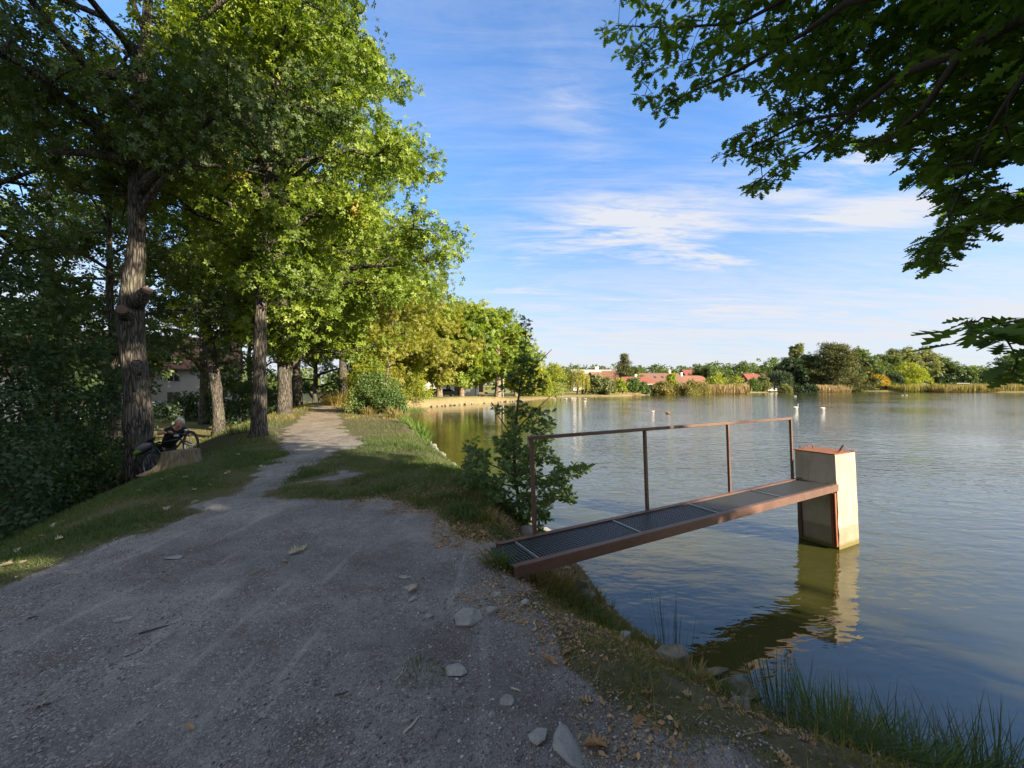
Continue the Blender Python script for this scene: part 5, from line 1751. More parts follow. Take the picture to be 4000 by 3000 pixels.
side = [[P(2030, 1518, 6.05), P(2065, 1450, 6.05), P(2125, 1395, 6.0), P(2155, 1365, 6.0)], [P(2010, 1720, 6.05), P(1950, 1630, 6.0), P(1915, 1580, 5.95)], [P(2016, 1680, 6.05), P(2090, 1600, 6.1), P(2160, 1540, 6.15)],
        [P(2010, 1780, 6.05), P(2100, 1700, 6.1), P(2180, 1640, 6.2)], [P(2012, 1860, 6.05), P(1900, 1800, 5.9), P(1815, 1780, 5.8)], [P(2014, 1880, 6.05), P(2150, 1860, 6.0), P(2290, 1815, 5.95)], [P(2020, 1930, 6.05), P(2150, 1950, 6.0), P(2250, 1930, 5.9)],
        [P(2012, 1900, 6.05), P(1900, 1880, 5.8), P(1800, 1860, 5.6)], [P(2014, 1900, 6.05), P(2050, 1880, 5.6), P(2080, 1900, 5.35)], [P(2014, 1880, 6.05), P(2040, 1800, 6.4), P(2080, 1760, 6.7)]]
nodes = []
sm = np.array([tuple(p) for p in stem]); tt = np.linspace(0, len(stem) - 1, 50)
nodes.append(np.stack([np.interp(tt, range(len(stem)), sm[:, j]) for j in range(3)], 1))
for s_ in side:
    a = [np.array(p) for p in s_]
    pl = bez(a[0], a[1], a[2], 6) if len(a) == 3 else np.array(a)
    mb.tube(pl, np.linspace(0.012, 0.004, len(pl)), seg=6, cap=False)
    tt = np.linspace(0, len(pl) - 1, 14)
    nodes.append(np.stack([np.interp(tt, range(len(pl)), pl[:, j]) for j in range(3)], 1))
N_ = np.concatenate(nodes)
d0 = np.min(np.linalg.norm(sr[:, None] - N_[None], axis=2), axis=1)
for i in np.argsort(d0):
    dd = np.linalg.norm(N_ - sr[i], axis=1); j = int(np.argmin(dd))
    L = dd[j]
    pl = bez(N_[j], (N_[j] + sr[i]) / 2 + g.normal(size=3) * .08 * L, sr[i], 4)
    mb.tube(pl, np.linspace(0.0035, 0.002, 4), seg=4, cap=False)
    N_ = np.concatenate([N_, pl[1:]])
mb.build('trunk', M['twig'], sap, smooth=True)
per = 7
c = np.repeat(sr, per, 0); n = len(c)
az = g.random(n) * 2 * math.pi
d = np.stack([np.cos(az), np.sin(az), -0.7 + 1.6 * g.random(n)], 1)
c = c + d * 0.01
link('crown', scatter(tmpl_oak(0.25), c, frames(d, rand_dirs(n, g) * 1.1 + np.array([0, 0, .6])), 0.092 * (0.6 + 0.6 * g.random(n)), np.clip(np.repeat(g.random(len(sr)), per) * .6 + g.random(n) * .4, 0, 1)), M['sap_leaf'], sap)

# ------------------------------------------------------------------ stump
g = np.random.default_rng(71)
sx, sy = -7.05, 8.40
sz0 = gz(sx, sy) - 0.17
mt, t, out = new_mat('weathered_stump')
co = t.new('ShaderNodeNewGeometry').outputs['Position']
mp = t.mapping(co, scale=(9, 9, 1.4))
n = t.noise(mp, 2, 7, 0.7, 0.5)
col = t.mix(t.rng(n, 0.35, 0.65), (0.06, 0.048, 0.035), (0.27, 0.22, 0.16))
col = t.mix(t.math('MULTIPLY', t.rng(t.noise(co, 4.5, 4), 0.5, 0.6), 0.6), col, (0.13, 0.13, 0.03))
principled(t, out, col, 0.95, t.bump(n, 1.0, 0.03), spec=0.15)
M['stump'] = mt
st = thing('tree_stump', 'wide weathered tree stump with mossy flanks in front of the bicycle', 'stump', (sx, sy, sz0))
mb = MB(); vs = []; fs = []
seg = 40
hs_ = [(0, 1.75), (0.10, 1.35), (0.2, 1.14), (0.32, 1.04), (0.47, 0.98)]
for (z, s) in hs_:
    for k in range(seg):
        a = 2 * math.pi * k / seg
        lob = 1 + (0.16 * math.cos(5 * a + 0.6) + 0.10 * math.cos(8 * a + 2) + 0.05 * math.cos(17 * a)) * (0.35 + (s - 0.95) * 1.2)
        rr = 0.33 * s * lob + g.normal() * 0.006
        vs.append((sx + math.cos(a) * rr, sy + math.sin(a) * rr * 0.9, sz0 + z + (0.02 * math.cos(a) if z > .4 else 0)))
for i in range(len(hs_) - 1):
    for k in range(seg):
        k2 = (k + 1) % seg
        fs.append((i * seg + k, i * seg + k2, (i + 1) * seg + k2, (i + 1) * seg + k))
mb.add(vs, fs)
mb.build('flank', M['stump'], st, smooth=True)
mb = MB(); top = vs[-seg:]
vs2 = [(sx + (p[0] - sx) * 0.995, sy + (p[1] - sy) * 0.995, p[2]) for p in top] + [(sx + (p[0] - sx) * 0.5, sy + (p[1] - sy) * .5, p[2] + 0.012 + g.normal() * .004) for p in top] + [(sx, sy, sz0 + 0.475)]
fs2 = [(k, (k + 1) % seg, seg + (k + 1) % seg, seg + k) for k in range(seg)] + [(seg + k, seg + (k + 1) % seg, 2 * seg) for k in range(seg)]
mb.add(vs2, fs2); mb.build('cut_face', M['stump'], st)

# ------------------------------------------------------------------ bicycle
M['bike'] = simple('dark_bike_paint', (0.02, 0.03, 0.04), 0.3, 0.05, 3, 0, spec=0.6)
M['bag_grey'] = simple('grey_bag_cloth', (0.16, 0.16, 0.18), 0.85)
M['bag_green'] = simple('green_bag_cloth', (0.22, 0.42, 0.03), 0.8)
M['alu'] = simple('polished_metal', (0.55, 0.56, 0.58), 0.3, 0.05, 4, 0, metal=0.8)
WR = 0.335
Rh = Vector((-8.62, 9.42, 0)); Rh.z = gz(Rh.x, Rh.y) + WR
Fh = Vector((-7.50, 9.18, 0)); Fh.z = gz(Fh.x, Fh.y) + WR
Fh.z = max(Fh.z, 1.00); Rh.z = max(Rh.z, 0.62)
bk_ = thing('bicycle', 'dark mountain bicycle being pushed up the slope behind the tree stump', 'bicycle', (Rh.x, Rh.y, Rh.z - WR))
hd = (Fh - Rh).normalized()
side_ = hd.cross(Vector((0, 0, 1))).normalized()
upv = side_.cross(hd).normalized()


def bp(x, z, s=0.0):
    return Rh + hd * x + upv * z + side_ * s


WB = (Fh - Rh).length


def wheel(c, nrm, parent):
    nrm = nrm.normalized()
    a = nrm.cross(Vector((0, 0, 1))).normalized(); b = nrm.cross(a)
    m_ = MB()
    ring = [c + (a * math.cos(2 * math.pi * k / 32) + b * math.sin(2 * math.pi * k / 32)) * (WR - 0.025) for k in range(32)]
    vs = []; fs = []
    for k, p in enumerate(ring):
        rad = (p - c).normalized()
        for j in range(6):
            an = 2 * math.pi * j / 6
            vs.append(p + (rad * math.cos(an) + nrm * math.sin(an)) * 0.025)
    for k in range(32):
        for j in range(6):
            fs.append((k * 6 + j, ((k + 1) % 32) * 6 + j, ((k + 1) % 32) * 6 + (j + 1) % 6, k * 6 + (j + 1) % 6))
    m_.add(vs, fs)
    w_ = m_.build('wheel', M['black'], parent, smooth=True)
    m_ = MB(); vs = []; fs = []
    for k, p in enumerate(ring):
        rad = (p - c).normalized()
        for (r_, s_) in ((-0.027, -.011), (-0.027, .011), (-0.042, .011), (-0.042, -.011)):
            vs.append(p + rad * r_ + nrm * s_)
    for k in range(32):
        for j in range(4):
            fs.append((k * 4 + j, ((k + 1) % 32) * 4 + j, ((k + 1) % 32) * 4 + (j + 1) % 4, k * 4 + (j + 1) % 4))
    m_.add(vs, fs); m_.build('rim', M['alu'], w_)
    m_ = MB(); m_.tube([c - nrm * 0.05, c + nrm * 0.05], 0.022, seg=8); m_.build('hub', M['alu'], w_)
    m_ = MB()
    for k in range(20):
        an = 2 * math.pi * k / 20
        m_.tube([c + nrm * (0.03 if k % 2 else -0.03), c + (a * math.cos(an) + b * math.sin(an)) * (WR - 0.06)], 0.0016, seg=3, cap=False)
    m_.build('spokes', M['alu'], w_)


fhd = Vector((0.90, -0.43, 0.0)).normalized()
wheel(Rh, side_, bk_)
wheel(Fh, fhd.cross(Vector((0, 0, 1))), bk_)
head_t = P(699, 1712, 9.25); head_b = head_t.lerp(Fh, 0.30)
bbk = bp(0.42, -0.05); seat_t = bp(0.26, 0.46)
mb = MB()
mb.tube([head_b, bbk], 0.020, seg=8); mb.tube([head_t - upv * .02, seat_t], 0.016, seg=8); mb.tube([seat_t + (seat_t - bbk) * 0.12, bbk], 0.016, seg=8)
for s in (-.05, .05):
    mb.tube([bbk + side_ * s * .6, Rh + side_ * s], 0.010, seg=6); mb.tube([seat_t, Rh + side_ * s], 0.009, seg=6)
mb.tube([head_t + (head_t - head_b) * .15, head_b - (head_t - head_b) * .15], 0.022, seg=8)
mb.build('frame', M['bike'], bk_, smooth=True)
mb = MB()
fs_ = fhd.cross(Vector((0, 0, 1))).normalized()
for s in (-.055, .055):
    mb.tube([head_b - upv * .03 + fs_ * s, Fh + fs_ * s], [0.018, 0.012], seg=7)
mb.tube([head_b - upv * .03 - fs_ * .06, head_b - upv * .03 + fs_ * .06], 0.018, seg=7)
mb.build('fork', M['bike'], bk_, smooth=True)
hb_c = P(696, 1696, 9.2)
gl, gr_ = P(654, 1688, 9.05), P(737, 1699, 9.45)
mb = MB(); mb.tube([head_t, hb_c], 0.016, seg=8)
ax = (gr_ - gl).normalized()
hb0, hb1 = gl, gr_
mb.tube([hb0, hb0.lerp(hb_c, 0.75) + Vector((0, 0, .01)), hb_c, hb1.lerp(hb_c, 0.75) + Vector((0, 0, .01)), hb1], 0.012, seg=8)
hbar = mb.build('handlebar', M['bike'], bk_, smooth=True)
for e, dq in ((hb0, (hb_c - hb0).normalized()), (hb1, (hb_c - hb1).normalized())):
    mb = MB(); mb.tube([e - dq * .01, e + dq * 0.12], 0.017, seg=8); mb.build('grip', M['black'], hbar, smooth=True)
mb = MB(); mb.box(hb_c + Vector((0.0, -0.05, -0.03)), (0.09, 0.05, 0.05)); mb.build('headlight', M['alu'], bk_, bevel=0.01)
mb = MB(); mb.ellipsoid(P(726, 1681, 9.3), (0.055, 0.02, 0.035), 10, 6); mb.tube([P(718, 1692, 9.32), P(726, 1683, 9.3)], 0.005, seg=5); mb.build('mirror', M['alu'], bk_, smooth=True)
sd0 = seat_t + (seat_t - bbk) * 0.22
mb = MB(); mb.ellipsoid(sd0 - hd * 0.02, (0.13, 0.065, 0.03), 12, 6, Matrix((hd, side_, upv)).transposed()); mb.tube([sd0, seat_t], 0.013, seg=6); mb.build('saddle', M['black'], bk_, smooth=True)
mb = MB(); mb.tube([bbk - side_ * 0.06, bbk + side_ * .06], 0.03, seg=10)
mb.tube([bbk + side_ * .07, bbk + side_ * .07 + Vector((0.10, 0, -0.13))], 0.010, seg=5); mb.tube([bbk - side_ * .07, bbk - side_ * .07 - Vector((0.10, 0, -0.13))], 0.010, seg=5)
mb.build('crank', M['alu'], bk_)
mb = MB(); mb.bar(bp(-0.25, WR + 0.045), bp(0.22, WR + 0.06), 0.12, 0.012); mb.tube([bp(-.1, WR + .04, .05), bp(0, 0, .06)], .006, seg=5); mb.build('carrier', M['bike'], bk_)
mb = MB()
bagM = Matrix((hd, side_, upv)).transposed()
mb.ellipsoid(bp(-0.06, WR + 0.15), (0.27, 0.13, 0.105), 14, 8, bagM)
bag = mb.build('bag', M['bag_grey'], None, smooth=True)
tag(bag, 'grey and green bag strapped on the carrier of the bicycle', 'bag')
mb = MB(); mb.ellipsoid(bp(-0.17, WR + 0.10, 0.035), (0.16, 0.115, 0.055), 12, 6, bagM); mb.build('flap', M['bag_green'], bag, smooth=True)

# ------------------------------------------------------------------ the man pushing it
M['skin'] = simple('skin', (0.42, 0.22, 0.15), 0.6, 0.08, 8, 0.05)
M['hair'] = simple('grey_hair', (0.40, 0.40, 0.40), 0.7, 0.25, 40, 0.4)
M['shirt'] = simple('black_cloth', (0.012, 0.012, 0.014), 0.9, 0.1, 5, 0.2)
M['trousers'] = simple('dark_trousers', (0.02, 0.021, 0.026), 0.9, 0.1, 5, 0.2)
M['shoe'] = simple('dark_shoe', (0.03, 0.028, 0.027), 0.7)


def skin_mesh(name, nodes, edges, mat, parent, root=0, lvl=2):
    me = bpy.data.meshes.new(name)
    me.from_pydata([tuple(n_[0]) for n_ in nodes], edges, [])
    o = link(name, me, mat, parent)
    sk = o.modifiers.new('skin', 'SKIN')
    sk.use_smooth_shade = True
    if not me.skin_vertices:
        bpy.context.view_layer.objects.active = o
    lay = me.skin_vertices[0].data if len(me.skin_vertices) else None
    if lay is None:
        bpy.context.view_layer.update()
        lay = me.skin_vertices[0].data
    for i, n_ in enumerate(nodes):
        r_ = n_[1]
        lay[i].radius = (r_, r_) if not isinstance(r_, tuple) else r_
        lay[i].use_root = (i == root)
    ss_ = o.modifiers.new('sub', 'SUBSURF'); ss_.levels = lvl; ss_.render_levels = lvl
    return o


feetL = Vector((-8.75, 9.95, 0)); feetL.z = gz(feetL.x, feetL.y)
feetR = Vector((-8.30, 9.85, 0)); feetR.z = gz(feetR.x, feetR.y)
hip = P(652, 1748, 9.75); waist = P(660, 1726, 9.7); chest = P(676, 1700, 9.62); upch = P(686, 1683, 9.58); neck = P(692, 1668, 9.52); hc = P(702, 1652, 9.42)
shR, shL = P(656, 1683, 9.45), P(720, 1680, 9.72)
elR, elL = P(619, 1694, 9.25), P(742, 1702, 9.62)
haR, haL = P(652, 1690, 9.09), P(733, 1700, 9.47)
hipR, hipL = hip + Vector((-.02, -.09, -.03)), hip + Vector((.06, .09, -.03))
knR = (hipR + feetR) / 2 + Vector((0.12, -0.05, 0.03)); knL = (hipL + feetL) / 2 + Vector((0.08, -0.04, 0.05))
man = thing('person', 'grey-haired man in a black T-shirt leaning forward as he pushes the bicycle up the slope', 'person', (hip.x, hip.y, feetR.z))
nd = [(hip, 0.125), (waist, 0.115), (chest, 0.14), (upch, 0.11), (neck, 0.048), (neck.lerp(hc, .35), 0.048),
      (hipR, .09), (knR, .06), (feetR + Vector((0, 0, .09)), .042), (feetR + Vector((.14, -.08, .035)), .035),
      (hipL, .09), (knL, .06), (feetL + Vector((0, 0, .09)), .042), (feetL + Vector((.14, -.08, .035)), .035),
      (shR, .062), (elR, .042), (haR.lerp(elR, .22), .026), (haR.lerp(elR, .05), .032),
      (shL, .062), (elL, .042), (haL.lerp(elL, .22), .026), (haL.lerp(elL, .05), .032)]
ed = [(0, 1), (1, 2), (2, 3), (3, 4), (4, 5), (0, 6), (6, 7), (7, 8), (8, 9), (0, 10), (10, 11), (11, 12), (12, 13), (3, 14), (14, 15), (15, 16), (16, 17), (3, 18), (18, 19), (19, 20), (20, 21)]
skin_mesh('body', nd, ed, M['skin'], man)
# head
hb = MB()
face_dir = Vector((0.45, -0.85, -0.12)).normalized()
hup = (hc - neck).normalized() * 0.4 + Vector((0, 0, 1)); hup = (hup - face_dir * hup.dot(face_dir)).normalized()
hs_v = face_dir.cross(hup).normalized()
HM = Matrix((hs_v, face_dir, hup)).transposed()
H = lambda x, y, z: hc + HM @ (Vector((x, y, z)) * 1.08)
vs = []; fs = []; seg, rings = 20, 16
for i in range(rings + 1):
    th = math.pi * i / rings
    for k in range(seg):
        a = 2 * math.pi * k / seg
        x_, y_, z_ = math.sin(th) * math.cos(a), math.sin(th) * math.sin(a), math.cos(th)
        X_w = 0.074 * x_ * (1 - 0.16 * max(0, -z_)); Y_w = 0.095 * y_; Z_w = 0.118 * z_
        if y_ > 0.2:
            Y_w = 0.092 * y_ * (1 - 0.06 * (abs(z_ - 0.12) < 0.14) * (abs(x_) > .2)) + 0.006 * (abs(z_ + .75) < .2)
            if abs(x_) < 0.22 and -0.38 < z_ < 0.08:
                Y_w += 0.022 * (1 - abs(x_) / .22) * (0.3 + (0.08 - z_) * 1.6)
        vs.append(H(X_w, Y_w, Z_w))
for i in range(rings):
    for k in range(seg):
        k2 = (k + 1) % seg
        fs.append((i * seg + k, (i + 1) * seg + k, (i + 1) * seg + k2, i * seg + k2))
hb.add(vs, fs)
for s in (-1, 1):
    hb.ellipsoid(H(s * 0.076, -0.005, -0.01), (0.010, 0.02, 0.033), 8, 6, HM)
head = hb.build('head', M['skin'], man, smooth=True)
M['mouth'] = simple('lips', (0.30, 0.10, 0.08), 0.6)
for s in (-1, 1):
    mb = MB(); mb.ellipsoid(H(s * 0.031, 0.080, 0.012), (0.014, 0.008, 0.007), 8, 6, HM); mb.build('eye', M['black'], head, smooth=True)
    mb = MB(); mb.ellipsoid(H(s * 0.031, 0.084, 0.033), (0.02, 0.006, 0.005), 8, 6, HM); mb.build('eyebrow', M['hair'], head, smooth=True)
mb = MB(); mb.ellipsoid(H(0, 0.083, -0.062), (0.024, 0.007, 0.006), 8, 6, HM); mb.build('mouth', M['mouth'], head, smooth=True)
mb = MB(); vs = []; fs = []
seg, rings = 24, 12
gh = np.random.default_rng(4)
for i in range(rings + 1):
    th = math.radians(118) * i / rings
    for k in range(seg):
        a = 2 * math.pi * k / seg
        front = max(0, math.sin(a))
        th2 = th * (1 - 0.62 * front ** 1.2)
        rr = 1.09 + gh.normal() * 0.015
        vs.append(H(0.080 * rr * math.sin(th2) * math.cos(a), 0.098 * rr * math.sin(th2) * math.sin(a) - 0.006, 0.120 * rr * math.cos(th2)))
for i in range(rings):
    for k in range(seg):
        k2 = (k + 1) % seg
        fs.append((i * seg + k, (i + 1) * seg + k, (i + 1) * seg + k2, i * seg + k2))
mb.add(vs, fs); mb.build('hair', M['hair'], man, smooth=True)
# shirt, trousers, shoes over the body
skin_mesh('shirt', [(hip, .145), (waist, .155), (chest, .178), (upch, .145), (neck.lerp(upch, .22), .070), (shR, .085), (shR.lerp(elR, .62), .068), (shL, .085), (shL.lerp(elL, .62), .068)],
          [(0, 1), (1, 2), (2, 3), (3, 4), (3, 5), (5, 6), (3, 7), (7, 8)], M['shirt'], man)
skin_mesh('trousers', [(hip + Vector((0, 0, -.03)), .138), (hipR, .105), (knR, .078), (feetR + Vector((0, 0, .11)), .06), (hipL, .105), (knL, .078), (feetL + Vector((0, 0, .11)), .06)],
          [(0, 1), (1, 2), (2, 3), (0, 4), (4, 5), (5, 6)], M['trousers'], man)
for f_ in (feetR, feetL):
    mb = MB(); mb.ellipsoid(f_ + Vector((.07, -.035, .045)), (.145, .055, .05), 12, 8, Matrix.Rotation(-0.45, 3, 'Z')); mb.build('shoe', M['shoe'], man, smooth=True)
# hands: five fingers curled over each grip
for h_, el, e_in in ((haR, elR, (hb_c - hb0).normalized()), (haL, elL, (hb_c - hb1).normalized())):
    fw = (h_ - el); fw = (fw - e_in * fw.dot(e_in)).normalized()
    dn = Vector((0, 0, -1))
    grip = (hb0 if (h_ - hb0).length < (h_ - hb1).length else hb1) + e_in * 0.055
    nodes = [(grip - fw * .055 + Vector((0, 0, .012)), .024), (grip - fw * .02 + Vector((0, 0, .03)), (.030, .017))]
    edges = [(0, 1)]
    for k, ln in enumerate((0.9, 1.0, 0.95, 0.8)):
        o_ = e_in * (0.033 - 0.022 * k)
        b_ = len(nodes)
        nodes += [(grip + o_ + fw * .012 * ln + Vector((0, 0, .032)), .0095), (grip + o_ + fw * .032 * ln + Vector((0, 0, .010)), .0088), (grip + o_ + fw * .020 * ln + Vector((0, 0, -.022)), .0078)]
        edges += [(1, b_), (b_, b_ + 1), (b_ + 1, b_ + 2)]
    b_ = len(nodes)
    nodes += [(grip + e_in * .045 - fw * .02, .011), (grip + e_in * .055 + fw * .004 - Vector((0, 0, .018)), .009)]
    edges += [(0, b_), (b_, b_ + 1)]
    skin_mesh('hand', nodes, edges, M['skin'], man, lvl=1)

# ------------------------------------------------------------------ birds
M['white_feather'] = simple('white_feathers', (0.66, 0.64, 0.60), 0.7, 0.05, 8, 0.1)
M['duck_brown'] = simple('brown_feathers', (0.16, 0.11, 0.07), 0.8, 0.3, 14, 0.1)
M['duck_pale'] = simple('pale_feathers', (0.48, 0.45, 0.40), 0.8, 0.2, 12, 0.1)
M['beak'] = simple('orange_beak', (0.55, 0.20, 0.04), 0.5)


def bird(name, label, cat, px, py, heading, s, mat, neck='up', group=None):
    D = CAM_Z / ((py - HY) / F)
    x, y = X4(px, D), D
    rt = thing(name, label, cat, (x, y, 0), heading, group)
    sc = s
    vs = []; fs = []
    # body of revolution along x with a raised tail
    ring = [(-0.62, .015, .20), (-.5, .07, .16), (-.3, .17, .13), (0, .235, .12), (.25, .21, .13), (.42, .12, .16), (.50, .03, .19)]
    sg = 12
    for (bx_, r_, zc_) in ring:
        for k in range(sg):
            a = 2 * math.pi * k / sg
            vs.append((bx_ * sc, math.cos(a) * r_ * 0.92 * sc, (zc_ + math.sin(a) * r_ * .85) * sc))
    for i in range(len(ring) - 1):
        for k in range(sg):
            fs.append((i * sg + k, (i + 1) * sg + k, (i + 1) * sg + (k + 1) % sg, i * sg + (k + 1) % sg))
    fs.append(tuple(range(sg))); fs.append(tuple((len(ring) - 1) * sg + k for k in range(sg))[::-1])
    mb = MB(); mb.add(vs, fs)
    mb.ellipsoid((-.12 * sc, .15 * sc, .22 * sc), (.36 * sc, .08 * sc, .13 * sc), 10, 6)
    mb.ellipsoid((-.12 * sc, -.15 * sc, .22 * sc), (.36 * sc, .08 * sc, .13 * sc), 10, 6)
    if neck == 'up':
        mb.tube([(.36 * sc, 0, .16 * sc), (.50 * sc, 0, .32 * sc), (.46 * sc, 0, .52 * sc), (.42 * sc, 0, .68 * sc), (.47 * sc, 0, .80 * sc)], [.085 * sc, .06 * sc, .042 * sc, .04 * sc, .045 * sc], seg=8)
        mb.ellipsoid((.52 * sc, 0, .81 * sc), (.085 * sc, .045 * sc, .05 * sc), 10, 6)
        bk0 = (.58 * sc, 0, .80 * sc); bk1 = (.70 * sc, 0, .765 * sc)
    elif neck == 'down':
        mb.tube([(.36 * sc, 0, .16 * sc), (.52 * sc, 0, .30 * sc), (.64 * sc, 0, .20 * sc), (.68 * sc, 0, .02 * sc)], [.085 * sc, .055 * sc, .045 * sc, .04 * sc], seg=8)
        bk0 = (.68 * sc, 0, .03 * sc); bk1 = (.68 * sc, 0, -.03 * sc)
    else:
        mb.tube([(.34 * sc, 0, .18 * sc), (.44 * sc, 0, .32 * sc), (.46 * sc, 0, .42 * sc)], [.11 * sc, .075 * sc, .07 * sc], seg=8)
        mb.ellipsoid((.50 * sc, 0, .46 * sc), (.12 * sc, .08 * sc, .085 * sc), 10, 6)
        bk0 = (.60 * sc, 0, .45 * sc); bk1 = (.74 * sc, 0, .42 * sc)
    mb.build('body', M[mat], rt, smooth=True, world_space=False)
    mb = MB(); mb.tube([bk0, bk1], [.035 * sc, .018 * sc], seg=6); mb.build('beak', M['beak'], rt, smooth=True, world_space=False)
    return rt


bird('swan', 'white swan swimming with its neck raised', 'swan', 3109, 1595, 0.15, 0.56, 'white_feather', 'up')
bird('swan', 'white swan with its head dipped in the water, right of the other swan', 'swan', 3214, 1598, 0.2, 0.52, 'white_feather', 'down')
DK = 'ducks on the open water'
bird('duck', 'brown duck swimming near the middle of the pond, the larger of two', 'duck', 2610, 1616, 0.1, 0.50, 'duck_brown', 'short', DK)
bird('duck', 'small pale brown duck left of the larger brown one', 'duck', 2550, 1610, 0.3, 0.36, 'duck_pale', 'short', DK)
bird('duck', 'white duck far off left of the golden reeds reflection, above the raised swan', 'duck', 3106, 1549, 2.9, 0.55, 'white_feather', 'short', DK)
for (px, py, h_, m_, lab) in [(3525, 1545, 3.0, 'duck_pale', 'left one of two pale ducks below the big yellow tree'), (3541, 1545, 3.1, 'duck_pale', 'right one of two pale ducks below the big yellow tree'),
                              (2284, 1570, 0.2, 'duck_pale', 'lone pale duck in front of the weeping willow reflection'), (2166, 1560, 2.9, 'white_feather', 'leftmost white duck near the inlet corner'),
                              (2192, 1562, .2, 'duck_brown', 'brown duck second from the left near the inlet corner'), (2211, 1559, 3.0, 'white_feather', 'white duck under the left edge of the willow'),
                              (2233, 1557, .1, 'duck_pale', 'pale duck under the willow fronds'), (2287, 1559, 3.1, 'duck_pale', 'pale duck under the right edge of the willow'), (2325, 1555, .2, 'duck_brown', 'brown duck by the grey-green shrub')]:
    bird('duck', lab, 'duck', px, py, h_, 0.5, m_, 'short', DK)

# ------------------------------------------------------------------ grass
def blades(n, pos, hgt, wid, g, lean=0.45, mat='grass', name='grass', label=None, bend=0.25, dirbias=(0, 0, 0)):
    V = np.array([(0, wid, 0), (0, -wid, 0), (0.5, wid * .8, bend * .35), (0.5, -wid * .8, bend * .35), (1, 0, bend)])
    Fc = [(0, 1, 3, 2), (2, 3, 4)]
    d = rand_dirs(n, g) * lean + np.array([0, 0, 1.0]) + np.array(dirbias)
    rn = np.clip(0.45 * fbm(pos[:, 0], pos[:, 1], 0.9, 3) * 1.2 + g.random(n) * 0.55, 0, 1)
    return scatter((V, Fc), pos, frames(d, rand_dirs(n, g)), hgt, rn, name)


def grass_points(n, x0, x1, y0, y1, fn, g):
    x = g.uniform(x0, x1, n); y = g.uniform(y0, y1, n)
    p = fn(x, y)
    ok = g.random(n) < p
    x, y = x[ok], y[ok]
    return x, y, ground_z(x, y)


g = np.random.default_rng(88)


def base_fields(x, y):
    sdg = poly_sd(x, y, GRAVEL); e = (fbm(x, y, 1.7) - 0.5) * 0.9
    sdp = poly_sd(x, y, POND); ld = left_dist(x, y)
    return sdg + e, sdp, ld


def dens_turf(x, y):
    s, sdp, ld = base_fields(x, y)
    patch = sstep(fbm(x + 40, y, 1.3, 4), 0.36, 0.52)
    bare = np.clip(poly_sd(x, y, ISLAND_BARE) / 0.3, 0, 1)
    bank = (ld < 0) & (sdp < 1.35) & (y < 5.6)
    # only a thin fringe of turf reaches in from the gravel's rough edge
    d = sstep(s, -0.15, 0.35) * (0.25 + 0.75 * patch) * bare * (sdp > 0.1)
    return np.where(bank, 0.0, d)


x, y, z = grass_points(150000, -8.5, -3.4, 0.9, 11.5, lambda a, b: dens_turf(a, b) * (left_dist(a, b) > 0) * np.clip(1.35 - b / 14, 0.3, 1) * ((a / np.maximum(b, .1)) > -1.45), g)
p_ = np.stack([x, y, z - 0.01], 1)
hg = (0.035 + 0.06 * g.random(len(x))) * (0.6 + 0.9 * vnoise(x, y, 1.1))
tag(link('grass', blades(len(x), p_, hg, 0.045, g, 0.9), M['grass']), 'short trodden grass on the slope left of the path', 'grass', kind='stuff')
x, y, z = grass_points(130000, -4.6, 0.4, 4.6, 13, lambda a, b: dens_turf(a, b) * (left_dist(a, b) < 0.2) * np.clip(1.5 - b / 14, 0.35, 1), g)
p_ = np.stack([x, y, z - 0.01], 1)
right_ = sstep(x + (y - 5) * 0.35, -2.6, -0.8)
hg = (0.045 + 0.06 * g.random(len(x)) + 0.05 * right_ * g.random(len(x))) * (0.6 + 0.8 * vnoise(x, y, 1.1))
tag(link('grass', blades(len(x), p_, hg, 0.036, g, 0.8), M['grass']), 'green island of grass between the path and the shore', 'grass', kind='stuff')
# farther verge along both sides of the path
def dens_far(x, y):
    s, sdp, ld = base_fields(x, y)
    return sstep(s, 0.0, 0.5) * (sdp > 0.05) * sstep(fbm(x, y + 30, 0.7, 3), 0.30, 0.5) * (np.abs(ld) < 7.5)


x, y, z = grass_points(90000, -24, 0, 11, 44, lambda a, b: dens_far(a, b) * np.clip(24 / b, 0, 1) ** 1.2, g)
p_ = np.stack([x, y, z - 0.02], 1)
hg = (0.04 + 0.08 * g.random(len(x))) * (0.5 + 1.2 * vnoise(x, y, 0.8))
dry = (y > 18) & (g.random(len(x)) < 0.65)
for k, mm, lab in ((dry, 'dry_grass', 'dry yellowed grass along the sunny far stretch of path'), (~dry, 'grass', 'green grass verge along the middle stretch of path')):
    tag(link('grass', blades(int(k.sum()), p_[k], hg[k] * 1.3, 0.05, g, 0.6), M[mm]), lab, 'grass', kind='stuff')


# rough bank between gravel and water
def dens_bank(x, y):
    s, sdp, ld = base_fields(x, y)
    near = (y < 6.3) & (ld < 0) & (sdp > 0.02)
    u = fbm(x, y + 11, 2.3, 4)
    cov = sstep(u, 0.40, 0.60)
    return near * sstep(s, -0.05, 0.3) * (0.10 + 0.75 * cov) * ((sdp < 1.9) | (x > -1.5))


x, y, z = grass_points(150000, -2.0, 4.6, 1.2, 6.5, dens_bank, g)
p_ = np.stack([x, y, z - 0.008], 1)
hg = (0.03 + 0.075 * g.random(len(x)) ** 1.5) * (0.5 + 1.3 * vnoise(x + 5, y, 2.0))
k = g.random(len(x)) < 0.62
tag(link('grass', blades(int(k.sum()), p_[k], hg[k], 0.022, g, 1.1), M['dry_grass']), 'thin dry grass and moss on the near bank', 'grass', kind='stuff')
tag(link('grass', blades(int((~k).sum()), p_[~k], hg[~k] * 1.0, 0.026, g, 1.0), M['grass']), 'sparse green grass and weeds on the near bank', 'grass', kind='stuff')


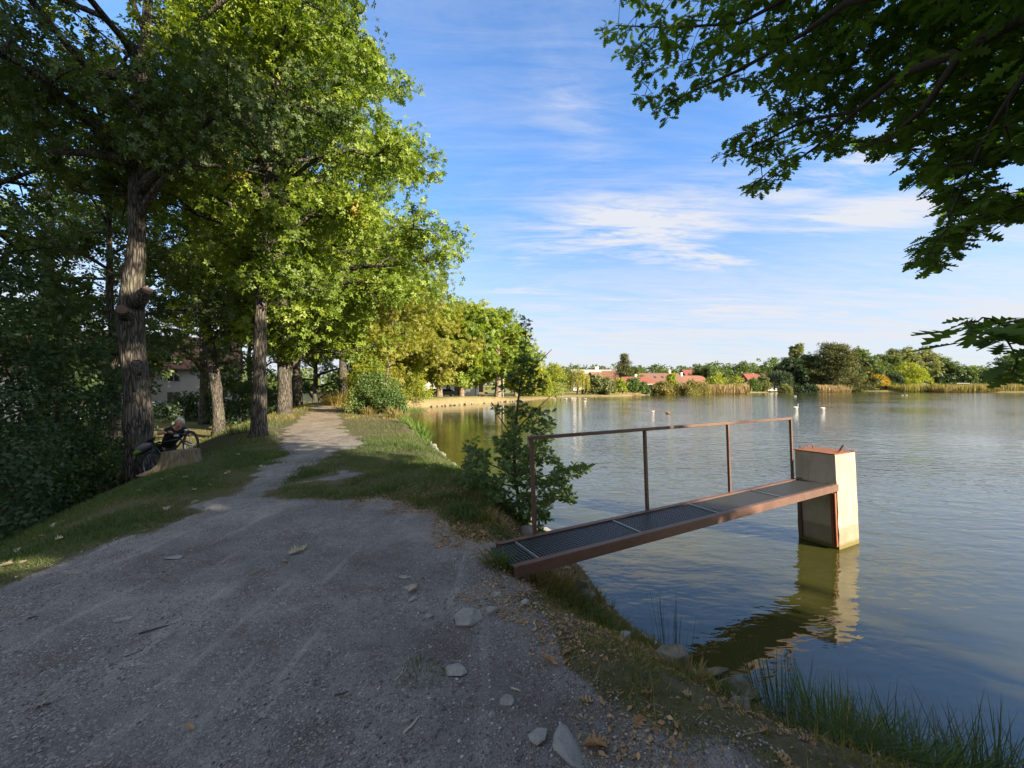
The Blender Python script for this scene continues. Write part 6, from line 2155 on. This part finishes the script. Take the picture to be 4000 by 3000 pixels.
def tuft(label, X, Y, n, h, spread, mat='grass', wid=0.02, lean=0.5, name='grass_tuft', cat='grass tuft', group=None, seed=1, bend=0.3, bias=(0, 0, 0), z=None, hmin=0.4):
    g = np.random.default_rng(seed)
    z = gz(X, Y) if z is None else z
    a = g.random(n) * 2 * math.pi; r_ = spread * g.random(n) ** 0.6
    px = X + np.cos(a) * r_; py = Y + np.sin(a) * r_ * 0.8
    pz = np.maximum(ground_z(px, py), -0.12) - 0.02
    pos = np.stack([px, py, pz], 1)
    V = np.array([(0, wid, 0), (0, -wid, 0), (0.45, wid * .9, bend * .22), (0.45, -wid * .9, bend * .22), (0.8, wid * .5, bend * .65), (0.8, -wid * .5, bend * .65), (1, 0, bend)])
    Fc = [(0, 1, 3, 2), (2, 3, 5, 4), (4, 5, 6)]
    out_ = np.stack([np.cos(a), np.sin(a), np.zeros(n)], 1) * (r_ / spread)[:, None]
    d = rand_dirs(n, g) * lean * 0.35 + out_ * lean + np.array([0, 0, 1.0]) + np.array(bias)
    # the blade curves over outward
    Rm = frames(d, np.array([0, 0, -1.0]) + rand_dirs(n, g) * .3 + 0 * d)
    me = scatter((V, Fc), pos, Rm, h * (hmin + (1 - hmin) * g.random(n)), g.random(n), name)
    return tag(link(name, me, M[mat]), label, cat, group)


RG = 'rushes and tufts at the water edge'
tuft('sparse clump of a few thin upright rush stems left of the shaft reflection', 1.56, 3.80, 26, 0.78, 0.17, 'rush', 0.0045, 0.16, 'rush_clump', 'rushes', RG, 1, 0.03, z=0, hmin=0.55)
tuft('dark thin-stemmed rush clump at the left of the big rush bed', 1.96, 2.86, 122, 0.62, 0.20, 'rush', 0.0048, 0.30, 'rush_clump', 'rushes', RG, 2, 0.05, bias=(-.05, .05, 0), hmin=0.3)
tuft('bright green rush clump in the middle of the bank foot', 2.24, 2.74, 273, 0.52, 0.26, 'rush_bright', 0.008, 0.35, 'rush_clump', 'rushes', RG, 3, 0.16, hmin=0.3)
tuft('dark rush clump right of the bright green one', 2.60, 2.52, 187, 0.55, 0.28, 'rush', 0.0064, 0.55, 'rush_clump', 'rushes', RG, 4, 0.18, bias=(.2, .05, 0), hmin=0.25)
tuft('dark rushes leaning out over the water near the bottom right corner', 2.95, 2.30, 216, 0.62, 0.30, 'rush', 0.0064, 0.60, 'rush_clump', 'rushes', RG, 5, 0.18, bias=(.45, .1, 0), hmin=0.25)
tuft('rush clump in the bottom right corner of the photo', 3.30, 2.12, 216, 0.60, 0.30, 'rush', 0.0064, 0.65, 'rush_clump', 'rushes', RG, 6, 0.18, bias=(.5, .1, 0), hmin=0.25)
tuft('low mixed grass in front of the bright green rushes', 2.45, 2.66, 260, 0.26, 0.34, 'dry_grass', 0.015, 0.8, 'grass_tuft', 'grass tuft', RG, 7)
tuft('low dark grass at the foot of the leaning rushes', 2.95, 2.35, 320, 0.30, 0.38, 'rush', 0.014, 0.8, 'grass_tuft', 'grass tuft', RG, 8)
tuft('low dark grass at the bottom edge of the photo by the rushes', 2.3, 2.2, 260, 0.16, 0.36, 'grass', 0.02, 1.0, 'grass_tuft', 'grass tuft', RG, 9)
for (X, Y, n, h, sp, mat, lab, sd_) in [(1.75, 2.42, 190, 0.30, 0.20, 'rush', 'small arching rush clump above the bottom edge, leftmost of the low ones', 61), (2.02, 2.30, 260, 0.36, 0.24, 'rush', 'arching rushes in front of the bright green clump', 62),
                                        (2.30, 2.24, 300, 0.36, 0.26, 'rush_bright', 'arching greener rushes near the bottom right corner', 63), (2.55, 2.22, 300, 0.40, 0.26, 'rush', 'dense dark rush clump in the corner, in front of the leaning ones', 64),
                                        (2.15, 2.45, 150, 0.34, 0.26, 'dry_grass', 'dry bent stems among the dark rushes', 65)]:
    tuft(lab, X, Y, n, h, sp, mat, 0.009, 1.0, 'rush_clump', 'rushes', RG, sd_, 0.42, bias=(0.15, 0.1, 0), hmin=0.3)
for (X, Y, n, h, sp, mat, lab, sd_) in [(3.25, 2.15, 220, 0.34, 0.42, 'rush', 'dark matted rushes filling the bottom right corner', 51), (3.75, 2.15, 420, 0.42, 0.42, 'rush', 'rushes at the right edge of the photo bottom', 52),
                                        (2.75, 2.05, 380, 0.24, 0.36, 'rush', 'matted low rushes at the bottom edge right of the bare soil', 53), (2.35, 2.45, 300, 0.22, 0.3, 'rush', 'low rush tuft below the bright green clump', 54),
                                        (3.1, 2.62, 120, 0.45, 0.4, 'dry_grass', 'dead straw stems tangled among the leaning rushes', 55)]:
    tuft(lab, X, Y, n, h, sp, mat, 0.008, 0.9, 'rush_clump', 'rushes', RG, sd_, 0.2, bias=(0.25, 0.1, 0))
for (a, b, D, n, h, sp, mat, lab, sd_) in [
        (908, 1447, 2.20, 130, 0.085, 0.11, 'grass', 'small grass tuft in the gravel beside the two pale sticks', 21),
        (1090, 1205, 3.52, 330, 0.20, 0.14, 'grass', 'leafy green tuft at the near end of the footbridge', 22),
        (1010, 1105, 5.0, 200, 0.22, 0.20, 'grass', 'tuft of weeds on the bank above the footbridge', 23),
        (1060, 1125, 4.7, 200, 0.20, 0.20, 'dry_grass', 'dry tangled tuft left of the first railing post', 24),
        (1080, 1150, 4.4, 150, 0.18, 0.14, 'grass', 'green weeds hugging the footbridge beam', 25),
        (960, 1075, 5.5, 170, 0.20, 0.2, 'grass', 'tall grass tuft where the island meets the bank', 26),
        (1190, 1225, 3.65, 320, 0.22, 0.18, 'dry_grass', 'dry tuft under the footbridge beam', 27),
        (1240, 1265, 3.5, 320, 0.22, 0.18, 'grass', 'green tuft on the bank below the footbridge', 28),
        (1310, 1320, 3.3, 260, 0.18, 0.17, 'grass', 'grass tuft above the shoreline stones', 29),
        (1400, 1365, 3.35, 150, 0.16, 0.12, 'grass', 'bright tuft beside the whitish edging board', 30),
        (1480, 1490, 2.75, 150, 0.20, 0.14, 'dry_grass', 'thin seeding tuft right of the grey rock', 31),
        (1560, 1520, 2.65, 170, 0.16, 0.18, 'grass', 'tuft on the leaf-covered lower bank', 32),
        (1360, 1480, 2.35, 130, 0.09, 0.14, 'dry_grass', 'flat dry tuft in the middle of the bank', 33)]:
    X = (a - 1106) / 849 * D
    tuft(lab, X, D, n, h, sp, mat, 0.03, 0.9, seed=sd_, group='tufts on the bank')
# sunlit grasses along the shore farther off
for (px, Y, n, h, sp, mat, lab, sd_) in [(1640, 15.6, 170, 0.75, 0.40, 'rush_bright', 'tall bright yellow-green tuft on the sunlit shore', 41), (1600, 17.2, 140, 0.6, 0.4, 'rush_bright', 'second bright tuft on the shore, left of the tallest', 42),
                                          (1655, 13.2, 60, 0.45, 0.2, 'rush_bright', 'small bright tuft at the water line', 43), (1440, 22.0, 160, 0.6, 0.35, 'dry_grass', 'straw-coloured tuft at the foot of the dark green bush', 44),
                                          (1325, 32.5, 420, 1.5, 1.2, 'dry_grass', 'big dry grass tuft at the foot of the brightly lit oak trunk', 45), (1550, 20.0, 120, .8, .4, 'dry_grass', 'brownish seed stalks right of the dark bush', 46),
                                          (1350, 27.0, 200, 0.6, 0.9, 'dry_grass', 'pale grass on the right verge before the lit oak', 47), (1605, 41.5, 300, 0.9, 1.6, 'rush_bright', 'bright green grass below the hanging yellow bush', 48),
                                          (950, 13.6, 160, .5, .5, 'bushgrass', 'weeds behind the bare bank left of the slimmer oak', 49)]:
    X = (px - 2000) / F * Y
    tuft(lab, X, Y, n, h, sp, mat if mat in M else 'grass', 0.022, 0.55, seed=sd_, bend=0.35, group='tufts along the path and shore')

# ------------------------------------------------------------------ gravel, stones, litter
mt, t, out = new_mat('gravel_stone')
rn_ = t.attr('rnd'); pos = t.new('ShaderNodeNewGeometry').outputs['Position']
col = t.ramp(rn_, [(0.0, (0.09, 0.088, 0.085)), (0.5, (0.20, 0.195, 0.19)), (0.9, (0.33, 0.32, 0.31)), (1.0, (0.5, 0.49, 0.47))])
principled(t, out, col, 0.85, None, spec=0.25)
M['gravel'] = mt
g = np.random.default_rng(99)
octV = np.array([(1, 0, 0), (0.1, 0.9, .1), (-1, .1, 0), (0, -0.8, 0), (0.1, 0, 0.6), (0, 0, -.5)])
octF = [(0, 1, 4), (1, 2, 4), (2, 3, 4), (3, 0, 4), (1, 0, 5), (2, 1, 5), (3, 2, 5), (0, 3, 5)]
n = 150000
yy = 1.2 + 5.4 * g.random(n) ** 1.7
xx = g.uniform(-1.4, 1.0, n) * yy
s, sdp, ld = base_fields(xx, yy)
cl_ = sstep(fbm(xx + 3, yy, 1.5, 4), 0.44, 0.58) * 0.92 + 0.08
rightb = sstep(xx, -1.2, 0.2) * sstep(4.2 - yy, 0, 1.5)
ok = (s < 0.25) & (sdp > 0.3) & (g.random(n) < np.clip(cl_ * 0.75 + 0.5 * rightb, 0, 1) * 0.6)
xx, yy = xx[ok], yy[ok]
n = len(xx)
pos_ = np.stack([xx, yy, ground_z(xx, yy) + 0.001], 1)
d = rand_dirs(n, g); d[:, 2] *= 0.25
sz = 0.0030 + 0.0085 * g.random(n) ** 3.4
tag(link('gravel', scatter((octV, octF), pos_, frames(d, rand_dirs(n, g) * .25 + np.array([0, 0, 1.])), sz, g.random(n), 'gravel'), M['gravel']), 'loose grey gravel strewn over the near path', 'gravel', kind='stuff')

mt, t, out = new_mat('grey_stone')
pos = t.new('ShaderNodeNewGeometry').outputs['Position']
n1_ = t.noise(pos, 9, 7, 0.65); n3_ = t.noise(pos, 55, 4, 0.7)
col = t.mix(t.rng(n1_, 0.3, 0.7), (0.19, 0.195, 0.20), (0.34, 0.34, 0.335))
col = t.mix(t.math('MULTIPLY', t.rng(n3_, 0.55, 0.7), 0.5), col, (0.12, 0.115, 0.11))
principled(t, out, col, 0.85, t.bump(t.math('ADD', n1_, t.math('MULTIPLY', n3_, .4)), 0.7, 0.02), spec=0.25)
M['stone'] = mt
mt, t, out = new_mat('mossy_stone')
pos = t.new('ShaderNodeNewGeometry').outputs['Position']
n1_ = t.noise(pos, 6, 7, 0.65)
col = t.mix(t.rng(n1_, 0.35, 0.65), (0.10, 0.105, 0.075), (0.27, 0.255, 0.22))
principled(t, out, col, 0.9, t.bump(n1_, 0.8, 0.03), spec=0.2)
M['mossy'] = mt


def stone(label, X, Y, sx, sy, sz_, seed, mat='stone', rot=0.0, sink=0.35, group=None, name='stone', z=None, npt=17):
    g = np.random.default_rng(seed)
    bm = bmesh.new()
    v = rand_dirs(npt, g) * (0.82 + 0.18 * g.random(npt))[:, None]
    v[:, 2] = np.clip(v[:, 2], -0.6, 0.55 + 0.15 * g.random())
    ca, sa = math.cos(rot), math.sin(rot)
    z = gz(X, Y) if z is None else z
    for p in v:
        a, b = p[0] * sx / 2, p[1] * sy / 2
        bm.verts.new((a * ca - b * sa, a * sa + b * ca, p[2] * sz_))
    r_ = bmesh.ops.convex_hull(bm, input=bm.verts[:])
    bmesh.ops.delete(bm, geom=list(set(r_['geom_interior'] + r_['geom_unused'])), context='VERTS')
    me = bpy.data.meshes.new(name); bm.to_mesh(me); bm.free()
    o = link(name, me, M[mat])
    o.location = (X, Y, z + sz_ * (0.6 - 2 * sink) * 0.6)
    b = o.modifiers.new('bevel', 'BEVEL'); b.width = min(sx, sy) * 0.012; b.segments = 1
    return tag(o, label, 'stone', group)


def ds(a, b, z=0.99):
    D = (CAM_Z - z) * 849 / (b - 833.4)
    return (a - 1106) / 849 * D, D


for (a, b, w_, d_, h_, lab, sd_, rot) in [
        (1012, 1345, 0.175, 0.15, 0.055, 'largest upright grey stone in the gravel, with a flat slanted top', 1, 0.5),
        (1062, 1325, 0.10, 0.075, 0.022, 'flat bluish stone right behind the largest grey stone', 2, 0.1),
        (985, 1450, 0.125, 0.095, 0.020, 'flat grey stone between the grass tuft and the bank', 3, -0.2),
        (1095, 1522, 0.07, 0.06, 0.022, 'squarish small grey stone in the coarse gravel', 4, 0.2),
        (1065, 1552, 0.042, 0.035, 0.012, 'little flat stone below the squarish one', 5, 0.2),
        (1163, 1600, 0.095, 0.075, 0.02, 'pale pointed stone left of the big slab at the bottom', 6, 0.7),
        (1238, 1612, 0.175, 0.20, 0.022, 'big flat slab at the bottom edge with a dead leaf beside it', 7, 0.1),
        (928, 1337, 0.07, 0.04, 0.016, 'small wedge-shaped stone left of the largest grey stone', 8, 0.0),
        (893, 1295, 0.11, 0.08, 0.014, 'pale flat stone flush with the path', 9, 0.3),
        (886, 1268, 0.13, 0.09, 0.011, 'sunken pale slab behind the pale flat stone', 10, 0.0),
        (1136, 1307, 0.07, 0.05, 0.022, 'rounded stone among leaves at the gravel edge', 11, 0.1),
        (1070, 1290, 0.085, 0.05, 0.014, 'thin pointed stone near the footbridge end', 12, 0.4),
        (870, 1250, 0.10, 0.06, 0.010, 'flush dusty slab far back in the gravel', 13, 0.2),
        (375, 1212, 0.20, 0.10, 0.008, 'pale sunken slab on the left part of the path', 14, 0.2),
        (265, 1345, 0.10, 0.06, 0.010, 'thin flat stone near the left grass edge', 15, 0.4),
        (875, 1572, 0.05, 0.035, 0.012, 'narrow pale stone in the coarse gravel at the bottom', 16, 1.0)]:
    X, Y = ds(a, b)
    stone(lab, X, Y, w_ * 1.25, d_ * 1.25, h_ * 1.4, sd_, rot=rot, sink=0.12)
# rocks of the bank revetment
g = np.random.default_rng(123)
k_ = 0
rocks = [(1452, 1432, 2.92, 0.34, 0.24, 0.16, 'grey rounded rock sticking out of the bank above the rushes', 'mossy'), (1252, 1240, 3.95, 0.30, 0.22, 0.2, 'mossy rock under the footbridge', 'mossy'),
         (1265, 1290, 3.75, 0.26, 0.2, 0.16, 'mossy rock in the bank just right of the footbridge shadow', 'mossy'), (1350, 1392, 3.1, 0.14, 0.1, 0.06, 'pale stone half buried among dead leaves', 'stone'),
         (1600, 1500, 2.85, 0.34, 0.24, 0.12, 'flat wet rock at the foot of the bank', 'mossy'), (1600, 1560, 2.5, 0.18, 0.14, 0.07, 'mossy stone among leaves on the lower bank', 'mossy'),
         (1140, 1130, 5.2, 0.34, 0.22, 0.2, 'flat grey rock on the bank behind the first railing post', 'stone'), (1540, 1470, 3.05, 0.4, 0.16, 0.10, 'long low rock along the water line', 'mossy')]
for (a, b, D, w_, d_, h_, lab, mm) in rocks:
    k_ += 1
    X = (a - 1106) / 849 * D
    stone(lab, X, D, w_, d_, h_, 60 + k_, mm, rot=g.random(), sink=0.15, name='rock')
# the row of revetment stones along the water
SH = [(0.75, 6.3), (0.1, 7.7), (-0.6, 9.2), (-1.40, 10.7), (-2.2, 13.2), (-3.7, 17.4), (-5.7, 22.9)]
L_ = []
for (ax_, ay_), (bx_, by_) in zip(SH[:-1], SH[1:]):
    d_ = math.hypot(bx_ - ax_, by_ - ay_)
    m_ = int(d_ / 0.33)
    for k in range(m_):
        tt_ = (k + g.random() * .7) / m_
        L_.append((ax_ + (bx_ - ax_) * tt_, ay_ + (by_ - ay_) * tt_))
for k, (a, b) in enumerate(L_):
    if b > 20: continue
    s_ = 0.26 + 0.2 * g.random()
    nx_, ny_ = -0.78, -0.4
    stone('rough grey stone of the row edging the water beyond the sapling', a + nx_ * 0.12 + g.normal() * .05, b + ny_ * 0.12, s_ * 1.3, s_, 0.15 + .06 * g.random(), 300 + k, 'mossy' if k % 3 else 'stone', rot=g.random() * 3, sink=0.2, group='stones edging the water', name='edging_stone', z=0.10)
for k in range(34):
    tt_ = k / 33
    a = np.interp(tt_ + g.normal() * .02, [0, .35, .6, 1], [-9.6, -6.3, -3.2, 1.5]); b = np.interp(tt_, [0, .35, .6, 1], [48.2, 54.8, 60.3, 67.0])
    stone('pale stone of the low edging along the far inlet shore', a - .15 + g.normal() * .12, b + .1 + g.normal() * .12, .35 + .45 * g.random(), .3, 0.2, 400 + k, 'mossy', rot=g.random() * 3, sink=.2, group='stones edging the far inlet', name='edging_stone', z=.05)

# whitish edging board near the water
mb = MB()
pa = Vector(((1385 - 1106) / 849 * 3.75, 3.75, 0.20)); pb = Vector(((1462 - 1106) / 849 * 3.50, 3.50, 0.12))
mb.bar(pa, pb, 0.05, 0.10)
tag(mb.build('board', M['stone']), 'whitish edging board lying along the water line by the sparse rushes', 'board')


# sticks
def stick(label, a, b, a2, b2, r_, mat='twig', z=1.0):
    X, Y = ds(a, b, z); X2, Y2 = ds(a2, b2, z)
    mb = MB(); m_ = ((X + X2) / 2 + .008, (Y + Y2) / 2 - 0.006)
    mb.tube([(X, Y, gz(X, Y) + r_), (m_[0], m_[1], gz(*m_) + r_ * 1.5), (X2, Y2, gz(X2, Y2) + r_)], [r_, r_ * .9, r_ * .5], seg=6)
    return tag(mb.build('stick', M[mat]), label, 'stick')


M['pale_wood'] = simple('bleached_wood', (0.42, 0.38, 0.31), 0.85, 0.2, 20)
stick('bleached split stick standing at the left of the gravel tuft', 857, 1473, 872, 1443, 0.0035, 'pale_wood')
stick('second bleached splinter beside the gravel tuft', 868, 1462, 878, 1440, 0.0025, 'pale_wood')
stick('short dark stick in the middle of the gravel', 722, 1508, 752, 1498, 0.004)
stick('pale weathered stick near the bottom of the path', 872, 1590, 905, 1552, 0.006, 'pale_wood')
stick('long dark stick lying across the gravel at left', 300, 1375, 365, 1358, 0.006)
stick('thin dark twig left of centre in the gravel', 270, 1420, 310, 1405, 0.003)
stick('small pale stick at the gravel edge below the stones', 1105, 1487, 1125, 1495, 0.005, 'pale_wood')
stick('reddish thin twig in the middle of the path', 540, 1248, 570, 1232, 0.004, 'dead_leaf')
stick('small dark stick at the left of the path', 62, 1340, 80, 1334, 0.006)

# fallen leaves: one dry leaf shape in three curls, copied with shared meshes
Vc, Fc = tmpl_curl()
Vf, Ff = tmpl_oak(0.35)
leafm = []
for i, (V_, F_) in enumerate(((Vc, Fc), (Vf, Ff), (Vc * np.array([1, 0.8, 1.5]), Fc))):
    for q in range(2):
        Vn = V_.copy(); Vn[:, 2] += 0.12 * np.sin(Vn[:, 0] * (4 + q * 2) + i)
        me = np_mesh('fallen_leaf', Vn - np.array([0.45, 0, 0]), np.concatenate([np.array(f) for f in F_]), np.array([len(f) for f in F_]), {'rnd': np.full(len(Vn), (0.15, 0.35, 0.5, 0.65, 0.8, 0.95)[i * 2 + q])})
        me.materials.append(M['dead_leaf'])
        leafm.append(me)
pale = leafm[0].copy(); pale.materials.clear(); pale.materials.append(M['pale_leaf'])
pale2 = leafm[2].copy(); pale2.materials.clear(); pale2.materials.append(M['pale_leaf'])
g = np.random.default_rng(44)


def leaf_at(me, X, Y, s, label, group, dz=0.006):
    o = bpy.data.objects.new('fallen_leaf', me)
    C.objects.link(o)
    e = 0.05
    zx = (gz(X + e, Y) - gz(X - e, Y)) / (2 * e); zy = (gz(X, Y + e) - gz(X, Y - e)) / (2 * e)
    nn = Vector((-zx + g.normal() * .25, -zy + g.normal() * .25, 1)).normalized()
    q = nn.to_track_quat('Z', 'Y').to_matrix() @ Matrix.Rotation(g.random() * 6.28, 3, 'Z')
    o.rotation_euler = q.to_euler(); o.scale = (s, s, s)
    o.location = (X, Y, gz(X, Y) + dz)
    tag(o, label, 'dead leaf', group)


for (a, b, s, m_, lab) in [(640, 1200, .13, pale, 'pale dead leaf, middle one of the three on the path'), (618, 1222, .10, pale2, 'pale dead leaf lying nearest in the middle of the path'), (655, 1193, .12, pale2, 'pale dead leaf farthest of the three on the path'),
                           (1282, 1618, .115, leafm[0], 'big curled brown leaf on the slab at the bottom edge'), (90, 1535, .09, pale, 'pale leaf at the bottom left of the path'), (408, 1585, .05, leafm[4], 'little brown leaf at the bottom of the path'),
                           (895, 1278, .09, pale, 'pale leaf lying on the flush stone'), (985, 1182, .07, leafm[1], 'brown leaf near the bank grass above the footbridge')]:
    X, Y = ds(a, b)
    leaf_at(m_, X, Y, s, lab, None, 0.012)
cnt = 0
while cnt < 285:
    x = g.uniform(-1.6, 3.2); y = g.uniform(1.4, 6.0)
    s, sdp, ld = [float(v[0]) for v in base_fields(np.array([x]), np.array([y]))]
    if s < -0.18 or sdp < 0.08 or y > 6: continue
    dens = float(fbm(np.array([x]), np.array([y + 8]), 1.2, 3)[0])
    if g.random() > (dens - 0.28) * 2.2: continue
    if x / y < -0.5 and g.random() < .7: continue
    leaf_at(leafm[g.integers(6)], x, y, 0.045 + 0.045 * g.random(), 'curled dry brown oak leaf lying on the near bank', 'fallen oak leaves on the near bank')
    cnt += 1
# crumbled leaves, needles and bits of straw between the whole leaves
n = 70000
xx = g.uniform(-2.2, 3.6, n); yy = g.uniform(1.3, 6.3, n)
s, sdp, ld = base_fields(xx, yy)
dn = fbm(xx, yy + 8, 1.4, 3)
ok = (s > -0.25) & (sdp > 0.05) & (g.random(n) < np.clip((dn - 0.30) * 3.0, 0.05, 1)) & (ld < 0)
xx, yy = xx[ok], yy[ok]; n = len(xx)
ps_ = np.stack([xx, yy, ground_z(xx, yy) + 0.006], 1)
d = rand_dirs(n, g); d[:, 2] *= 0.3
tag(link('leaf_litter', scatter(tmpl_diamond(0.28, 0.1), ps_, frames(d, rand_dirs(n, g) * .6 + np.array([0, 0, 1.])), 0.012 + 0.03 * g.random(n) ** 2, g.random(n), 'leaf_litter'), M['dead_leaf']), 'crumbled dead leaves and straw on the near bank', 'leaf litter', kind='stuff')
for k in range(30):
    x = g.uniform(-6.6, -4.2); y = g.uniform(3.2, 9)
    leaf_at(pale if k % 3 else leafm[k % 6], x, y, 0.06 + 0.05 * g.random(), 'dead leaf lying in the grass left of the path', 'fallen leaves on the left grass', 0.035)

scene.render.film_transparent = False
